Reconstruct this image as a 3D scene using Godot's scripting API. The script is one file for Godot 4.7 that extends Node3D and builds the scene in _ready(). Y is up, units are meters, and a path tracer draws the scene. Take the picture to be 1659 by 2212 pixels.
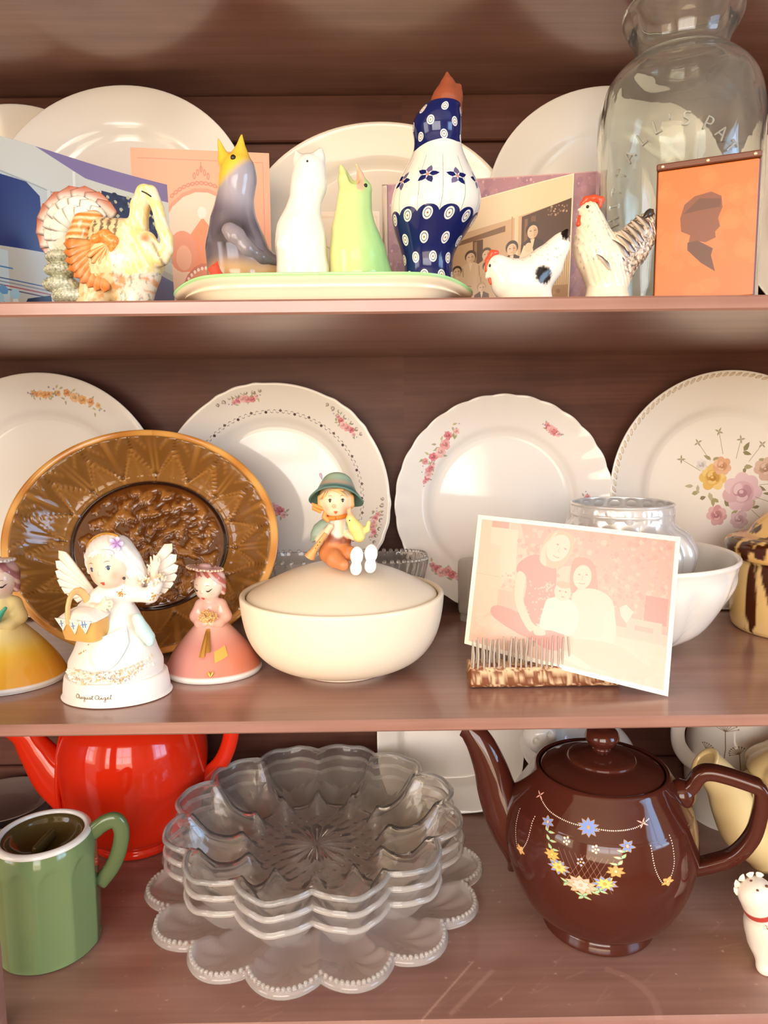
extends Node3D

# ---------------------------------------------------------------- mesh building
class MB:
	var v := PackedVector3Array()
	var uv := PackedVector2Array()
	var c := PackedColorArray()
	var ix := PackedInt32Array()
	var keep := PackedVector3Array()
	var hard := false

	func orient(i0: int, flip: int) -> void:
		# closed shapes: make the triangles run clockwise seen from outside
		var f := flip
		if f == 0:
			var o := v[ix[i0]]
			var vol := 0.0
			for k in range(i0, ix.size(), 3):
				vol += (v[ix[k]] - o).dot((v[ix[k + 1]] - o).cross(v[ix[k + 2]] - o))
			f = 1 if vol > 0.0 else -1
		if f > 0:
			for k in range(i0, ix.size(), 3):
				var t := ix[k + 1]
				ix[k + 1] = ix[k + 2]
				ix[k + 2] = t

	func grid(nu: int, nv: int, f: Callable, colf: Variant = null, uvf: Variant = null, flip := 0) -> void:
		var b := v.size()
		var i0 := ix.size()
		for j in nv + 1:
			for i in nu + 1:
				var a := float(i) / nu
				var d := float(j) / nv
				var p: Vector3 = f.call(a, d)
				v.append(p)
				uv.append(uvf.call(a, d, p) if uvf != null else Vector2(a, d))
				c.append(colf.call(a, d, p) if colf != null else Color.WHITE)
		for j in nv:
			for i in nu:
				var q := b + j * (nu + 1) + i
				ix.append_array([q, q + 1, q + nu + 2, q, q + nu + 2, q + nu + 1])
		orient(i0, flip)

	# profile of (radius, height) turned round the y axis; mod(theta, r, y) may bend every point
	func lathe(prof: Array, seg := 64, colf: Variant = null, mod: Variant = null, uvf: Variant = null, flip := 0) -> void:
		var n := prof.size() - 1
		grid(seg, n, func(a: float, d: float) -> Vector3:
			var p: Vector2 = prof[int(round(d * n))]
			var th := a * TAU
			if mod != null:
				return mod.call(th, p.x, p.y)
			return Vector3(sin(th) * p.x, p.y, cos(th) * p.x), colf, uvf, flip)

	func tube(pts: Array, rad: Array, seg := 12, colf: Variant = null, flat := Vector2.ONE, up := Vector3.ZERO, power := 1.0) -> void:
		var n := pts.size() - 1
		var fr := []
		var last := up if up != Vector3.ZERO else (Vector3.UP if absf((pts[1] - pts[0]).normalized().y) < 0.9 else Vector3.RIGHT)
		for k in n + 1:
			var t: Vector3 = (pts[mini(k + 1, n)] - pts[maxi(k - 1, 0)]).normalized()
			var s := (last - t * last.dot(t)).normalized()
			fr.append([s, t.cross(s)])
			if up == Vector3.ZERO:
				last = s
		# closed ends: the first and last ring shrink to a point
		grid(seg, n + 4, func(a: float, d: float) -> Vector3:
			var j := int(round(d * (n + 4)))
			var k := clampi(j - 2, 0, n)
			var th := a * TAU
			var sh := 1.0
			if j == 0 or j == n + 4: sh = 0.0
			if j == 1 or j == n + 3: sh = 0.8
			var co := cos(th)
			var si := sin(th)
			if power != 1.0:
				co = signf(co) * pow(absf(co), power)
				si = signf(si) * pow(absf(si), power)
			var r: float = rad[k] if rad.size() > k else rad[0]
			return pts[k] + (fr[k][0] * co * flat.x + fr[k][1] * si * flat.y) * r * sh, colf)

	func ell(c0: Vector3, r: Vector3, b := Basis.IDENTITY, seg := 16, col := Color.WHITE) -> void:
		grid(seg, seg / 2, func(a: float, d: float) -> Vector3:
			var th := a * TAU
			var ph := d * PI
			return c0 + b * (Vector3(sin(th) * sin(ph), cos(ph), cos(th) * sin(ph)) * r), func(_a, _d, _p): return col)

	# box with chamfered edges
	func box(c0: Vector3, s: Vector3, ch := 0.001, b := Basis.IDENTITY, col := Color.WHITE, uvs := false) -> void:
		var h := s * 0.5
		ch = minf(ch, minf(h.x, minf(h.y, h.z)) * 0.9)
		var i0 := ix.size()
		var ids := {}
		for sx in [-1, 1]:
			for sy in [-1, 1]:
				for sz in [-1, 1]:
					for ax in 3:
						var p := Vector3(sx * h.x, sy * h.y, sz * h.z)
						for o in 3:
							if o != ax:
								p[o] -= signf(p[o]) * ch
						ids[[sx, sy, sz, ax]] = p
		var quad := func(a, bb, cc, dd, nrm: Vector3):
			var q := [ids[a], ids[bb], ids[cc], ids[dd]]
			var nn: Vector3 = (q[2] - q[0]).cross(q[3] - q[1])
			if nn.dot(nrm) > 0:
				q.reverse()
			var m := v.size()
			for k in 4:
				v.append(c0 + b * q[k])
				uv.append(Vector2(q[k].x / s.x + 0.5, 0.5 - q[k].y / s.y))
				c.append(col)
			ix.append_array([m, m + 1, m + 2, m, m + 2, m + 3])
		for ax in 3:
			var o1 := (ax + 1) % 3
			var o2 := (ax + 2) % 3
			for sg in [-1, 1]:
				var k := []
				for pr in [[-1, -1], [1, -1], [1, 1], [-1, 1]]:
					var id := [0, 0, 0, ax]
					id[ax] = sg; id[o1] = pr[0]; id[o2] = pr[1]
					k.append(id)
				var nv := Vector3.ZERO
				nv[ax] = sg
				quad.call(k[0], k[1], k[2], k[3], nv)
			for s1 in [-1, 1]:
				for s2 in [-1, 1]:
					var e := []
					for pr in [[-1, o1], [1, o1], [1, o2], [-1, o2]]:
						var id := [0, 0, 0, pr[1]]
						id[ax] = pr[0]; id[o1] = s1; id[o2] = s2
						e.append(id)
					var nv := Vector3.ZERO
					nv[o1] = s1; nv[o2] = s2
					quad.call(e[0], e[1], e[2], e[3], nv)
		for sx in [-1, 1]:
			for sy in [-1, 1]:
				for sz in [-1, 1]:
					var q := [ids[[sx, sy, sz, 0]], ids[[sx, sy, sz, 1]], ids[[sx, sy, sz, 2]]]
					var nn: Vector3 = (q[1] - q[0]).cross(q[2] - q[0])
					if nn.dot(Vector3(sx, sy, sz)) > 0:
						q.reverse()
					var m := v.size()
					for k in 3:
						v.append(c0 + b * q[k]); uv.append(Vector2(0.5, 0.5)); c.append(col)
					ix.append_array([m, m + 1, m + 2])

	# a flat outline given thickness: front at +z, back at -z, in the frame b at c0
	func slab(outline: PackedVector2Array, th: float, c0 := Vector3.ZERO, b := Basis.IDENTITY, col := Color.WHITE, dome := 0.0) -> void:
		var n := outline.size()
		var mid := Vector2.ZERO
		for p in outline:
			mid += p / n
		# rings: back centre, back edge, front edge, inner front, front centre
		grid(n, 5, func(a: float, d: float) -> Vector3:
			var p := outline[int(round(a * n)) % n]
			var j := int(round(d * 5))
			var q: Vector2 = [mid, p, p, mid.lerp(p, 0.93), mid.lerp(p, 0.5), mid][j]
			var z: float = [0.0, 0.0, th * 0.7, th, th + dome * 0.75, th + dome][j]
			return c0 + b * Vector3(q.x, q.y, z), func(_a, _d, _p): return col, func(_a, _d, p): return Vector2(p.x, p.y))

	func mesh(smooth := true) -> ArrayMesh:
		var n := PackedVector3Array()
		if smooth and not hard:
			n.resize(v.size())
			var at := {}
			var rep := PackedInt32Array()
			rep.resize(v.size())
			for k in v.size():
				var key := Vector3i((v[k] * 200000.0).round())
				if at.has(key):
					rep[k] = at[key]
				else:
					at[key] = k
					rep[k] = k
			for k in range(0, ix.size(), 3):
				var a := ix[k]
				var b := ix[k + 1]
				var d := ix[k + 2]
				var f := (v[d] - v[a]).cross(v[b] - v[a])
				n[rep[a]] += f; n[rep[b]] += f; n[rep[d]] += f
			for k in v.size():
				n[k] = n[rep[k]]
			for k in v.size():
				n[k] = n[k].normalized() if n[k].length_squared() > 0 else Vector3.UP
		else:
			var nv := PackedVector3Array()
			var nuv := PackedVector2Array()
			var nc := PackedColorArray()
			for k in range(0, ix.size(), 3):
				var f := (v[ix[k + 2]] - v[ix[k]]).cross(v[ix[k + 1]] - v[ix[k]]).normalized()
				for j in 3:
					nv.append(v[ix[k + j]]); nuv.append(uv[ix[k + j]]); nc.append(c[ix[k + j]]); n.append(f)
			v = nv; uv = nuv; c = nc
			ix = PackedInt32Array(range(v.size()))
		var a := []
		a.resize(Mesh.ARRAY_MAX)
		a[Mesh.ARRAY_VERTEX] = v
		a[Mesh.ARRAY_NORMAL] = n
		a[Mesh.ARRAY_TEX_UV] = uv
		a[Mesh.ARRAY_COLOR] = c
		a[Mesh.ARRAY_INDEX] = ix
		var m := ArrayMesh.new()
		m.add_surface_from_arrays(Mesh.PRIMITIVE_TRIANGLES, a)
		return m


# a figure as tapered capsules and ellipsoids that melt together (millimetres), meshed with surface nets
class Blob:
	var P := []
	var k0 := 4.0
	var tint := Color.WHITE
	var base := -1e9   # a flat foot: nothing reaches below it
	var soft := 0.35

	# paint of the nearest piece, mixed a little where pieces meet
	func near(p: Vector3) -> Color:
		var ds := []
		var lo := 1e9
		for q in P:
			var d := 1e9
			if q[0] == 0:
				var ab: Vector3 = q[2] - q[1]
				var t := clampf((p - q[1]).dot(ab) / maxf(ab.length_squared(), 1e-6), 0.0, 1.0)
				d = (p - q[1] - ab * t).length() - lerpf(q[3], q[4], t)
			elif q[0] == 1:
				var l: Vector3 = q[3] * (p - q[1])
				var e: Vector3 = l / q[2]
				d = e.length() * (e.length() - 1.0) / maxf((e / q[2]).length(), 1e-4)
			ds.append(d)
			lo = minf(lo, d)
		var c := Vector3.ZERO
		var w := 0.0
		for k in P.size():
			if ds[k] - lo < soft * 5.0:
				var f := exp(-(ds[k] - lo) / soft)
				var t: Color = P[k][6]
				c += Vector3(t.r, t.g, t.b) * f
				w += f
		c /= w
		return Color(c.x, c.y, c.z)

	func dist(p: Vector3) -> float:
		var f := 1000.0
		for q in P:
			var d := 1e9
			if q[0] == 0:
				var ab: Vector3 = q[2] - q[1]
				var t := clampf((p - q[1]).dot(ab) / maxf(ab.length_squared(), 1e-6), 0.0, 1.0)
				d = (p - q[1] - ab * t).length() - lerpf(q[3], q[4], t)
			else:
				var l: Vector3 = q[3] * (p - q[1])
				var e: Vector3 = l / q[2]
				d = e.length() * (e.length() - 1.0) / maxf((e / q[2]).length(), 1e-4)
			var k: float = maxf(q[5], 0.001)
			if q[0] == 2:
				f = maxf(f, -d) + pow(maxf(k - absf(f + d), 0.0), 2.0) / (4.0 * k)
			else:
				f = minf(f, d) - pow(maxf(k - absf(f - d), 0.0), 2.0) / (4.0 * k)
		return f

	# where the skin is, coming from outside towards o along -dir
	func surf(o: Vector3, dir: Vector3, from := 30.0) -> Vector3:
		var d := dir.normalized()
		var t := from
		for i in 60:
			var f := dist(o + d * t)
			if f < 0.02:
				break
			t -= f * 0.8
		return o + d * t

	func front(x: float, y: float) -> Vector3:
		return surf(Vector3(x, y, 0), Vector3(0, 0, 1), 45.0)

	func cap(a: Vector3, b: Vector3, ra: float, rb: float, k := -1.0) -> void:
		P.append([0, a, b, ra, rb, k0 if k < 0 else k, tint])

	func chain(rows: Array, k := -1.0, zs := 1.0) -> void:
		for i in rows.size() - 1:
			var a: Array = rows[i]
			var b: Array = rows[i + 1]
			cap(Vector3(a[0], a[1], a[2] * zs), Vector3(b[0], b[1], b[2] * zs), a[3], b[3], k)

	func ell(c: Vector3, r: Vector3, b := Basis.IDENTITY, k := -1.0) -> void:
		P.append([1, c, r, b.inverse(), 0.0, k0 if k < 0 else k, tint])

	func cut(c: Vector3, r: Vector3, b := Basis.IDENTITY, k := 1.0) -> void:
		P.append([2, c, r, b.inverse(), 0.0, k, tint])

	func build(mb: MB, cell: float, colf: Variant = null, disp: Variant = null) -> void:
		var lo := Vector3.INF
		var hi := -Vector3.INF
		for p in P:
			var r: float
			if p[0] == 0:
				for e in [[p[1], p[3]], [p[2], p[4]]]:
					lo = lo.min(e[0] - Vector3.ONE * e[1]); hi = hi.max(e[0] + Vector3.ONE * e[1])
			elif p[0] == 1:
				r = maxf(p[2].x, maxf(p[2].y, p[2].z))
				lo = lo.min(p[1] - Vector3.ONE * r); hi = hi.max(p[1] + Vector3.ONE * r)
		lo -= Vector3.ONE * cell * 3.0
		hi += Vector3.ONE * cell * 3.0
		var nx := int((hi.x - lo.x) / cell) + 2
		var ny := int((hi.y - lo.y) / cell) + 2
		var nz := int((hi.z - lo.z) / cell) + 2
		var F := PackedFloat32Array()
		F.resize(nx * ny * nz)
		F.fill(1000.0)
		for p in P:
			var k: float = p[5]
			var pad := k + cell * 3.0
			var a: Vector3 = p[1]
			var plo: Vector3
			var phi: Vector3
			if p[0] == 0:
				var b: Vector3 = p[2]
				plo = (a - Vector3.ONE * p[3]).min(b - Vector3.ONE * p[4])
				phi = (a + Vector3.ONE * p[3]).max(b + Vector3.ONE * p[4])
			else:
				# box of a turned ellipsoid
				var bi: Basis = p[3].inverse()
				var rr: Vector3 = p[2]
				var ex := Vector3.ZERO
				for o in 3:
					ex[o] = sqrt(pow(bi.x[o] * rr.x, 2) + pow(bi.y[o] * rr.y, 2) + pow(bi.z[o] * rr.z, 2))
				plo = a - ex
				phi = a + ex
			var l := ((plo - lo - Vector3.ONE * pad) / cell).floor().max(Vector3.ZERO)
			var h := ((phi - lo + Vector3.ONE * pad) / cell).ceil().min(Vector3(nx - 1, ny - 1, nz - 1))
			var type: int = p[0]
			var ax := 0.0; var ay := 0.0; var az := 0.0
			var bx := 0.0; var by := 0.0; var bz := 0.0
			var ll := 1.0
			var ra := 0.0
			var dr := 0.0
			var inv := Basis.IDENTITY
			var rx := 1.0; var ry := 1.0; var rz := 1.0
			if type == 0:
				var b: Vector3 = p[2]
				ax = a.x; ay = a.y; az = a.z
				bx = b.x - a.x; by = b.y - a.y; bz = b.z - a.z
				ll = maxf(bx * bx + by * by + bz * bz, 1e-6)
				ra = p[3]
				dr = p[4] - ra
			else:
				inv = p[3]
				var rr: Vector3 = p[2]
				rx = 1.0 / rr.x; ry = 1.0 / rr.y; rz = 1.0 / rr.z
			for z in range(int(l.z), int(h.z) + 1):
				var pz := lo.z + z * cell
				for y in range(int(l.y), int(h.y) + 1):
					var py := lo.y + y * cell
					var o := (z * ny + y) * nx
					for x in range(int(l.x), int(h.x) + 1):
						var px := lo.x + x * cell
						var d: float
						if type == 0:
							var qx := px - ax
							var qy := py - ay
							var qz := pz - az
							var t := clampf((qx * bx + qy * by + qz * bz) / ll, 0.0, 1.0)
							qx -= bx * t; qy -= by * t; qz -= bz * t
							d = sqrt(qx * qx + qy * qy + qz * qz) - ra - dr * t
						else:
							var q := inv * Vector3(px - a.x, py - a.y, pz - a.z)
							var e := Vector3(q.x * rx, q.y * ry, q.z * rz)
							var e0 := e.length()
							var e1 := sqrt(e.x * e.x * rx * rx + e.y * e.y * ry * ry + e.z * e.z * rz * rz)
							d = e0 * (e0 - 1.0) / maxf(e1, 1e-4) if e0 > 0.05 else -1.0 / maxf(rx, maxf(ry, rz))
						var f := F[o + x]
						if type == 2:
							d = -d
							var hh := maxf(k - absf(f - d), 0.0)
							F[o + x] = maxf(f, d) + hh * hh / (4.0 * maxf(k, 0.001))
						elif k > 0.0:
							var hh := maxf(k - absf(f - d), 0.0)
							F[o + x] = minf(f, d) - hh * hh / (4.0 * k)
						else:
							F[o + x] = minf(f, d)
		var id := PackedInt32Array()
		id.resize(nx * ny * nz)
		id.fill(-1)
		var sy := nx
		var sz := nx * ny
		var offs := [0, 1, sy, sy + 1, sz, sz + 1, sz + sy, sz + sy + 1]
		var edges := [[0, 1], [2, 3], [4, 5], [6, 7], [0, 2], [1, 3], [4, 6], [5, 7], [0, 4], [1, 5], [2, 6], [3, 7]]
		var skip := cell * 3.5
		var i0 := mb.ix.size()
		var pos := PackedVector3Array()
		var cells := PackedInt32Array()
		for z in nz - 1:
			for y in ny - 1:
				var o := z * sz + y * sy
				for x in nx - 1:
					var g := o + x
					if absf(F[g]) > skip:
						continue
					var s0 := F[g] < 0.0
					if (F[g + 1] < 0.0) == s0 and (F[g + sy] < 0.0) == s0 and (F[g + sy + 1] < 0.0) == s0 and (F[g + sz] < 0.0) == s0 and (F[g + sz + 1] < 0.0) == s0 and (F[g + sz + sy] < 0.0) == s0 and (F[g + sz + sy + 1] < 0.0) == s0:
						continue
					var q := Vector3.ZERO
					var cnt := 0
					for e in edges:
						var f0 := F[g + offs[e[0]]]
						var f1 := F[g + offs[e[1]]]
						if (f0 < 0.0) != (f1 < 0.0):
							var t := f0 / (f0 - f1)
							var i: int = e[0]
							var j: int = e[1]
							q += Vector3(i & 1, (i >> 1) & 1, i >> 2).lerp(Vector3(j & 1, (j >> 1) & 1, j >> 2), t)
							cnt += 1
					id[g] = pos.size()
					cells.append(g)
					pos.append(lo + (Vector3(x, y, z) + q / cnt) * cell)
		var from := mb.v.size()
		var nrm := PackedVector3Array()
		nrm.resize(pos.size())
		var tri := PackedInt32Array()
		for m in cells.size():
			var g := cells[m]
			var ins := F[g] < 0.0
			for ax in 3:
				var st: int = [1, sy, sz][ax]
				if (F[g + st] < 0.0) == ins:
					continue
				var u: int = [sy, sz, 1][ax]
				var w: int = [sz, 1, sy][ax]
				if g - u - w < 0:
					continue
				var a := id[g]
				var b := id[g - u]
				var c := id[g - u - w]
				var d := id[g - w]
				if b < 0 or c < 0 or d < 0:
					continue
				if ins:
					tri.append_array([a, d, c, a, c, b])
				else:
					tri.append_array([a, b, c, a, c, d])
		var vol := 0.0
		for t in range(0, tri.size(), 3):
			vol += pos[tri[t]].dot(pos[tri[t + 1]].cross(pos[tri[t + 2]]))
		if vol > 0.0:
			tri.reverse()
		# relax a little, so that the grid does not show
		for it in 2:
			var sum := PackedVector3Array()
			sum.resize(pos.size())
			var cn := PackedInt32Array()
			cn.resize(pos.size())
			for t in range(0, tri.size(), 3):
				var a := tri[t]; var b := tri[t + 1]; var c := tri[t + 2]
				sum[a] += pos[b] + pos[c]; sum[b] += pos[a] + pos[c]; sum[c] += pos[a] + pos[b]
				cn[a] += 2; cn[b] += 2; cn[c] += 2
			for t in pos.size():
				if cn[t] > 0:
					pos[t] = pos[t].lerp(sum[t] / cn[t], 0.4)
		for t in range(0, tri.size(), 3):
			var f := (pos[tri[t + 2]] - pos[tri[t]]).cross(pos[tri[t + 1]] - pos[tri[t]])
			nrm[tri[t]] += f; nrm[tri[t + 1]] += f; nrm[tri[t + 2]] += f
		for t in pos.size():
			var n := nrm[t].normalized()
			var p := pos[t]
			if disp != null:
				p += n * float(disp.call(p, n))
			p.y = maxf(p.y, base)
			mb.v.append(p * 0.001)
			mb.uv.append(Vector2(p.x, p.y) * 0.01)
			mb.c.append(colf.call(p, n) if colf != null else near(p))
		for t in tri:
			mb.ix.append(from + t)


# ---------------------------------------------------------------- painting on images (print, decals, photographs)
class Paint:
	var im: Image
	var w: int
	var h: int
	const S := 2

	func _init(ww: int, hh: int, col: Color) -> void:
		w = ww * S
		h = hh * S
		im = Image.create_empty(w, h, false, Image.FORMAT_RGBA8)
		im.fill(col)

	func span(x0: int, x1: int, y: int, col: Color, src: Image) -> void:
		x0 = maxi(x0, 0)
		x1 = mini(x1, w - 1)
		if x1 < x0 or y < 0 or y >= h:
			return
		if src == null:
			im.fill_rect(Rect2i(x0, y, x1 - x0 + 1, 1), col)
		else:
			im.blend_rect(src, Rect2i(0, 0, x1 - x0 + 1, 1), Vector2i(x0, y))

	# points in final pixels
	func poly(pts: Array, col: Color) -> void:
		var src: Image = null
		if col.a < 0.999:
			src = Image.create_empty(w, 1, false, Image.FORMAT_RGBA8)
			src.fill(col)
		var lo := 1e9
		var hi := -1e9
		for p in pts:
			lo = minf(lo, p.y); hi = maxf(hi, p.y)
		for y in range(maxi(0, int(lo * S)), mini(h - 1, int(hi * S) + 1) + 1):
			var yy := (y + 0.5) / S
			var xs := []
			for k in pts.size():
				var a: Vector2 = pts[k]
				var b: Vector2 = pts[(k + 1) % pts.size()]
				if (a.y <= yy) != (b.y <= yy):
					xs.append(a.x + (b.x - a.x) * (yy - a.y) / (b.y - a.y))
			xs.sort()
			for k in range(0, xs.size() - 1, 2):
				span(int(round(xs[k] * S)), int(round(xs[k + 1] * S)) - 1, y, col, src)

	# a rounded closed outline
	func smooth(pts: Array, col: Color) -> void:
		var o := []
		var n := pts.size()
		for i in n:
			for k in 5:
				o.append(pts[i].cubic_interpolate(pts[(i + 1) % n], pts[(i + n - 1) % n], pts[(i + 2) % n], k / 5.0))
		poly(o, col)

	func ell(x: float, y: float, rx: float, ry: float, col: Color, rot := 0.0) -> void:
		var p := []
		for k in 22:
			p.append(Vector2(x, y) + Vector2(cos(k * TAU / 22) * rx, sin(k * TAU / 22) * ry).rotated(rot))
		poly(p, col)

	func line(pts: Array, wd: float, col: Color) -> void:
		for k in pts.size() - 1:
			var a: Vector2 = pts[k]
			var b: Vector2 = pts[k + 1]
			var n := (b - a).normalized().orthogonal() * wd * 0.5
			poly([a + n, b + n, b - n, a - n], col)
			if col.a > 0.99 and wd > 1.5:
				ell(b.x, b.y, wd * 0.5, wd * 0.5, col)

	func rect(x: float, y: float, ww: float, hh: float, col: Color) -> void:
		poly([Vector2(x, y), Vector2(x + ww, y), Vector2(x + ww, y + hh), Vector2(x, y + hh)], col)

	# washy blot with an uneven edge
	func blot(x: float, y: float, r: float, col: Color, rng: RandomNumberGenerator, n := 9) -> void:
		var p := []
		for k in n:
			p.append(Vector2(x, y) + Vector2.from_angle(k * TAU / n) * r * rng.randf_range(0.7, 1.15))
		poly(p, col)

	func speckle(x0: float, y0: float, x1: float, y1: float, n: int, r0: float, r1: float, cols: Array, rng: RandomNumberGenerator) -> void:
		for k in n:
			blot(rng.randf_range(x0, x1), rng.randf_range(y0, y1), rng.randf_range(r0, r1), cols[rng.randi() % cols.size()], rng, 7)

	func leaf(x: float, y: float, len: float, wd: float, ang: float, col: Color) -> void:
		var d := Vector2.from_angle(ang)
		var n := d.orthogonal()
		var o := Vector2(x, y)
		poly([o, o + d * len * 0.3 + n * wd * 0.5, o + d * len * 0.65 + n * wd * 0.38, o + d * len, o + d * len * 0.65 - n * wd * 0.38, o + d * len * 0.3 - n * wd * 0.5], col)

	func rose(x: float, y: float, r: float, base: Color, dark: Color, pale: Color, rng: RandomNumberGenerator) -> void:
		for k in 7:
			var a := k * TAU / 7 + rng.randf() * 0.5
			ell(x + cos(a) * r * 0.55, y + sin(a) * r * 0.55, r * 0.5, r * 0.42, base.lerp(pale, rng.randf() * 0.7), a)
		ell(x, y, r * 0.62, r * 0.58, base)
		for k in 5:
			var a := k * TAU / 5 + rng.randf()
			ell(x + cos(a) * r * 0.3, y + sin(a) * r * 0.3, r * 0.3, r * 0.2, base.lerp(pale if k % 2 else dark, 0.55), a + 1.4)
		ell(x, y + r * 0.05, r * 0.26, r * 0.22, dark)
		ell(x - r * 0.05, y - r * 0.02, r * 0.12, r * 0.1, base.lerp(pale, 0.4))

	func tex() -> ImageTexture:
		im.resize(w / S, h / S, Image.INTERPOLATE_BILINEAR)
		return ImageTexture.create_from_image(im)


# ---------------------------------------------------------------- helpers
var mats := {}
var taken := {}
var NZ := FastNoiseLite.new()

func hexl(h: String) -> Color:
	return Color(h).srgb_to_linear()

func mat(key: String, col := "ffffff", rough := 0.5, opt := {}) -> StandardMaterial3D:
	if mats.has(key):
		return mats[key]
	var m := StandardMaterial3D.new()
	m.resource_name = key
	m.albedo_color = Color(col)
	m.roughness = rough
	for k in opt:
		m.set(k, opt[k])
	mats[key] = m
	return m

func put(called: String, mb: MB, m: Material, parent: Node = self, smooth := true) -> MeshInstance3D:
	var o := MeshInstance3D.new()
	o.mesh = mb.mesh(smooth)
	o.material_override = m
	place(o, called, parent)
	return o

func place(o: Node3D, called: String, parent: Node) -> void:
	var n := called
	if parent == self:
		if taken.has(called):
			n = "%s_%03d" % [called, taken[called]]
			taken[called] += 1
		else:
			taken[called] = 1
	else:
		var k := 1
		while parent.has_node(n):
			n = "%s_%03d" % [called, k]
			k += 1
	o.name = n
	parent.add_child(o, true)

func thing(called: String, label: String, category: String, at := Vector3.ZERO, turn := 0.0, group := "") -> Node3D:
	var o := Node3D.new()
	place(o, called, self)
	o.position = at
	o.rotation.y = turn
	tag(o, label, category, group)
	return o

func tag(o: Node, label: String, category: String, group := "") -> void:
	o.set_meta("label", label)
	o.set_meta("category", category)
	if group:
		o.set_meta("group", group)

func struct(called: String, mb: MB, m: Material, smooth := false) -> MeshInstance3D:
	var o := put(called, mb, m, self, smooth)
	o.set_meta("kind", "structure")
	return o

# Catmull-Rom through points of any vector type or rows of numbers
func curve(pts: Array, sub := 6) -> Array:
	var out := []
	var n := pts.size()
	for i in n - 1:
		var a = pts[maxi(i - 1, 0)]
		var b = pts[i]
		var c = pts[i + 1]
		var d = pts[mini(i + 2, n - 1)]
		if b is Vector2 and b.distance_to(c) < 1e-9:
			out.append(b)
			continue
		for k in sub:
			var t := float(k) / sub
			if b is Array:
				var row := []
				for j in b.size():
					row.append(cubic_interpolate(b[j], c[j], a[j], d[j], t))
				out.append(row)
			else:
				out.append(b.cubic_interpolate(c, a, d, t))
	out.append(pts[n - 1])
	return out

func V(a: Array) -> Vector3:
	return Vector3(a[0], a[1], a[2])

func mm(rows: Array) -> Array:
	var o := []
	for r in rows:
		o.append(Vector2(r[0], r[1]) * 0.001)
	return o

func ss(a: float, b: float, x: float) -> float:
	return smoothstep(a, b, x)

func tilt(x: float, y := 0.0, z := 0.0) -> Basis:
	return Basis.from_euler(Vector3(deg_to_rad(x), deg_to_rad(y), deg_to_rad(z)))

# a lens-shaped petal or feather; colf(t along, s across) gives its colour
func petal(mb: MB, base: Vector3, dir: Vector3, nrm: Vector3, length: float, width: float, th: float, colf: Callable, tip := 0.75, bend := 0.0, seg := 10) -> void:
	var d := dir.normalized()
	var n := (nrm - d * nrm.dot(d)).normalized()
	var s := d.cross(n)
	mb.grid(8, seg, func(a: float, t: float) -> Vector3:
		var w := width * 0.5 * (pow(t, 0.6) * (1.0 - pow(maxf(t - tip, 0.0) / (1.0 - tip), 2.0)) if t > tip else pow(t, 0.6) * 1.0)
		if t > tip:
			w = width * 0.5 * pow(t, 0.6) * sqrt(maxf(0.0, 1.0 - pow((t - tip) / (1.0 - tip), 2.0)))
		var th2 := a * TAU
		return base + d * (t * length) + s * (cos(th2) * w) + n * (sin(th2) * th * (0.3 + 0.7 * sin(PI * minf(t + 0.08, 1.0))) + bend * t * t),
		func(a: float, t: float, _p): return colf.call(t, cos(a * TAU)))

# a sheet of paper or card through four corners (top left, top right, bottom right, bottom left), bowed by so much
func sheet(called: String, parent: Node, q: Array, bow: float, front: Material, back: Material, th := 0.0004, sx := 0.0) -> MeshInstance3D:
	var nrm: Vector3 = (q[1] - q[0]).cross(q[0] - q[3]).normalized()
	if nrm.z < 0: nrm = -nrm
	var at := func(a: float, d: float) -> Vector3:
		var p: Vector3 = q[0].lerp(q[1], a).lerp(q[3].lerp(q[2], a), d)
		return p + nrm * (bow * 4.0 * a * (1.0 - a) + sx * sin(a * TAU))
	var mb := MB.new()
	mb.grid(28, 10, at, null, null, 1 if (at.call(1.0, 0.0) - at.call(0.0, 0.0)).cross(at.call(0.0, 1.0) - at.call(0.0, 0.0)).z < 0 else -1)
	var o := put(called, mb, front, parent)
	var bb := MB.new()
	var rim := [Vector2(0, 0), Vector2(1, 0), Vector2(1, 1), Vector2(0, 1), Vector2(0, 0)]
	bb.grid(28, 10, func(a: float, d: float): return at.call(1.0 - a, d) - nrm * th, null, null, 1)
	for k in 4:
		bb.grid(28, 1, func(a: float, d: float):
			var e: Vector2 = rim[k].lerp(rim[k + 1], a)
			return at.call(e.x, e.y) - nrm * (th * d), null, null, 1)
	put("paper_back", bb, back, o if parent == self else parent)
	return o

const PLATE := [[0, 0], [0.3, 0], [0.58, 0.0], [0.63, 0.8], [0.67, 3.0], [0.70, 6.0], [0.74, 8.6], [0.82, 11.5], [0.92, 15.5], [0.975, 17.6], [0.995, 17.8], [1.0, 16.8], [0.99, 15.6], [0.9, 12.0], [0.76, 6.0], [0.69, 1.0], [0.62, -3.0], [0.60, -4.5], [0.57, -4.5], [0.56, -3.0], [0.3, -3.0], [0, -3.0]]

# a plate standing on its edge and leaning back; mod(theta, r as a share of the radius) gives (radius factor, lift in metres)
func plate_body(mb: MB, rx: float, ry: float, prof: Array, mod: Variant = null, colf: Variant = null, seg := 120, sub := 2) -> void:
	var pr := curve(mm(prof.map(func(p): return [p[0] * 1000.0, p[1]])), sub)
	mb.lathe(pr, seg, colf, func(th: float, r: float, z: float) -> Vector3:
		var f := Vector2(1, 0)
		if mod != null:
			f = mod.call(th, r)
		return Vector3(sin(th) * r * rx * f.x, ry + cos(th) * r * ry * f.x, z + f.y),
		func(_a, _d, p): return Vector2(p.x / rx * 0.5 + 0.5, 1.0 - p.y / ry * 0.5))

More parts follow.
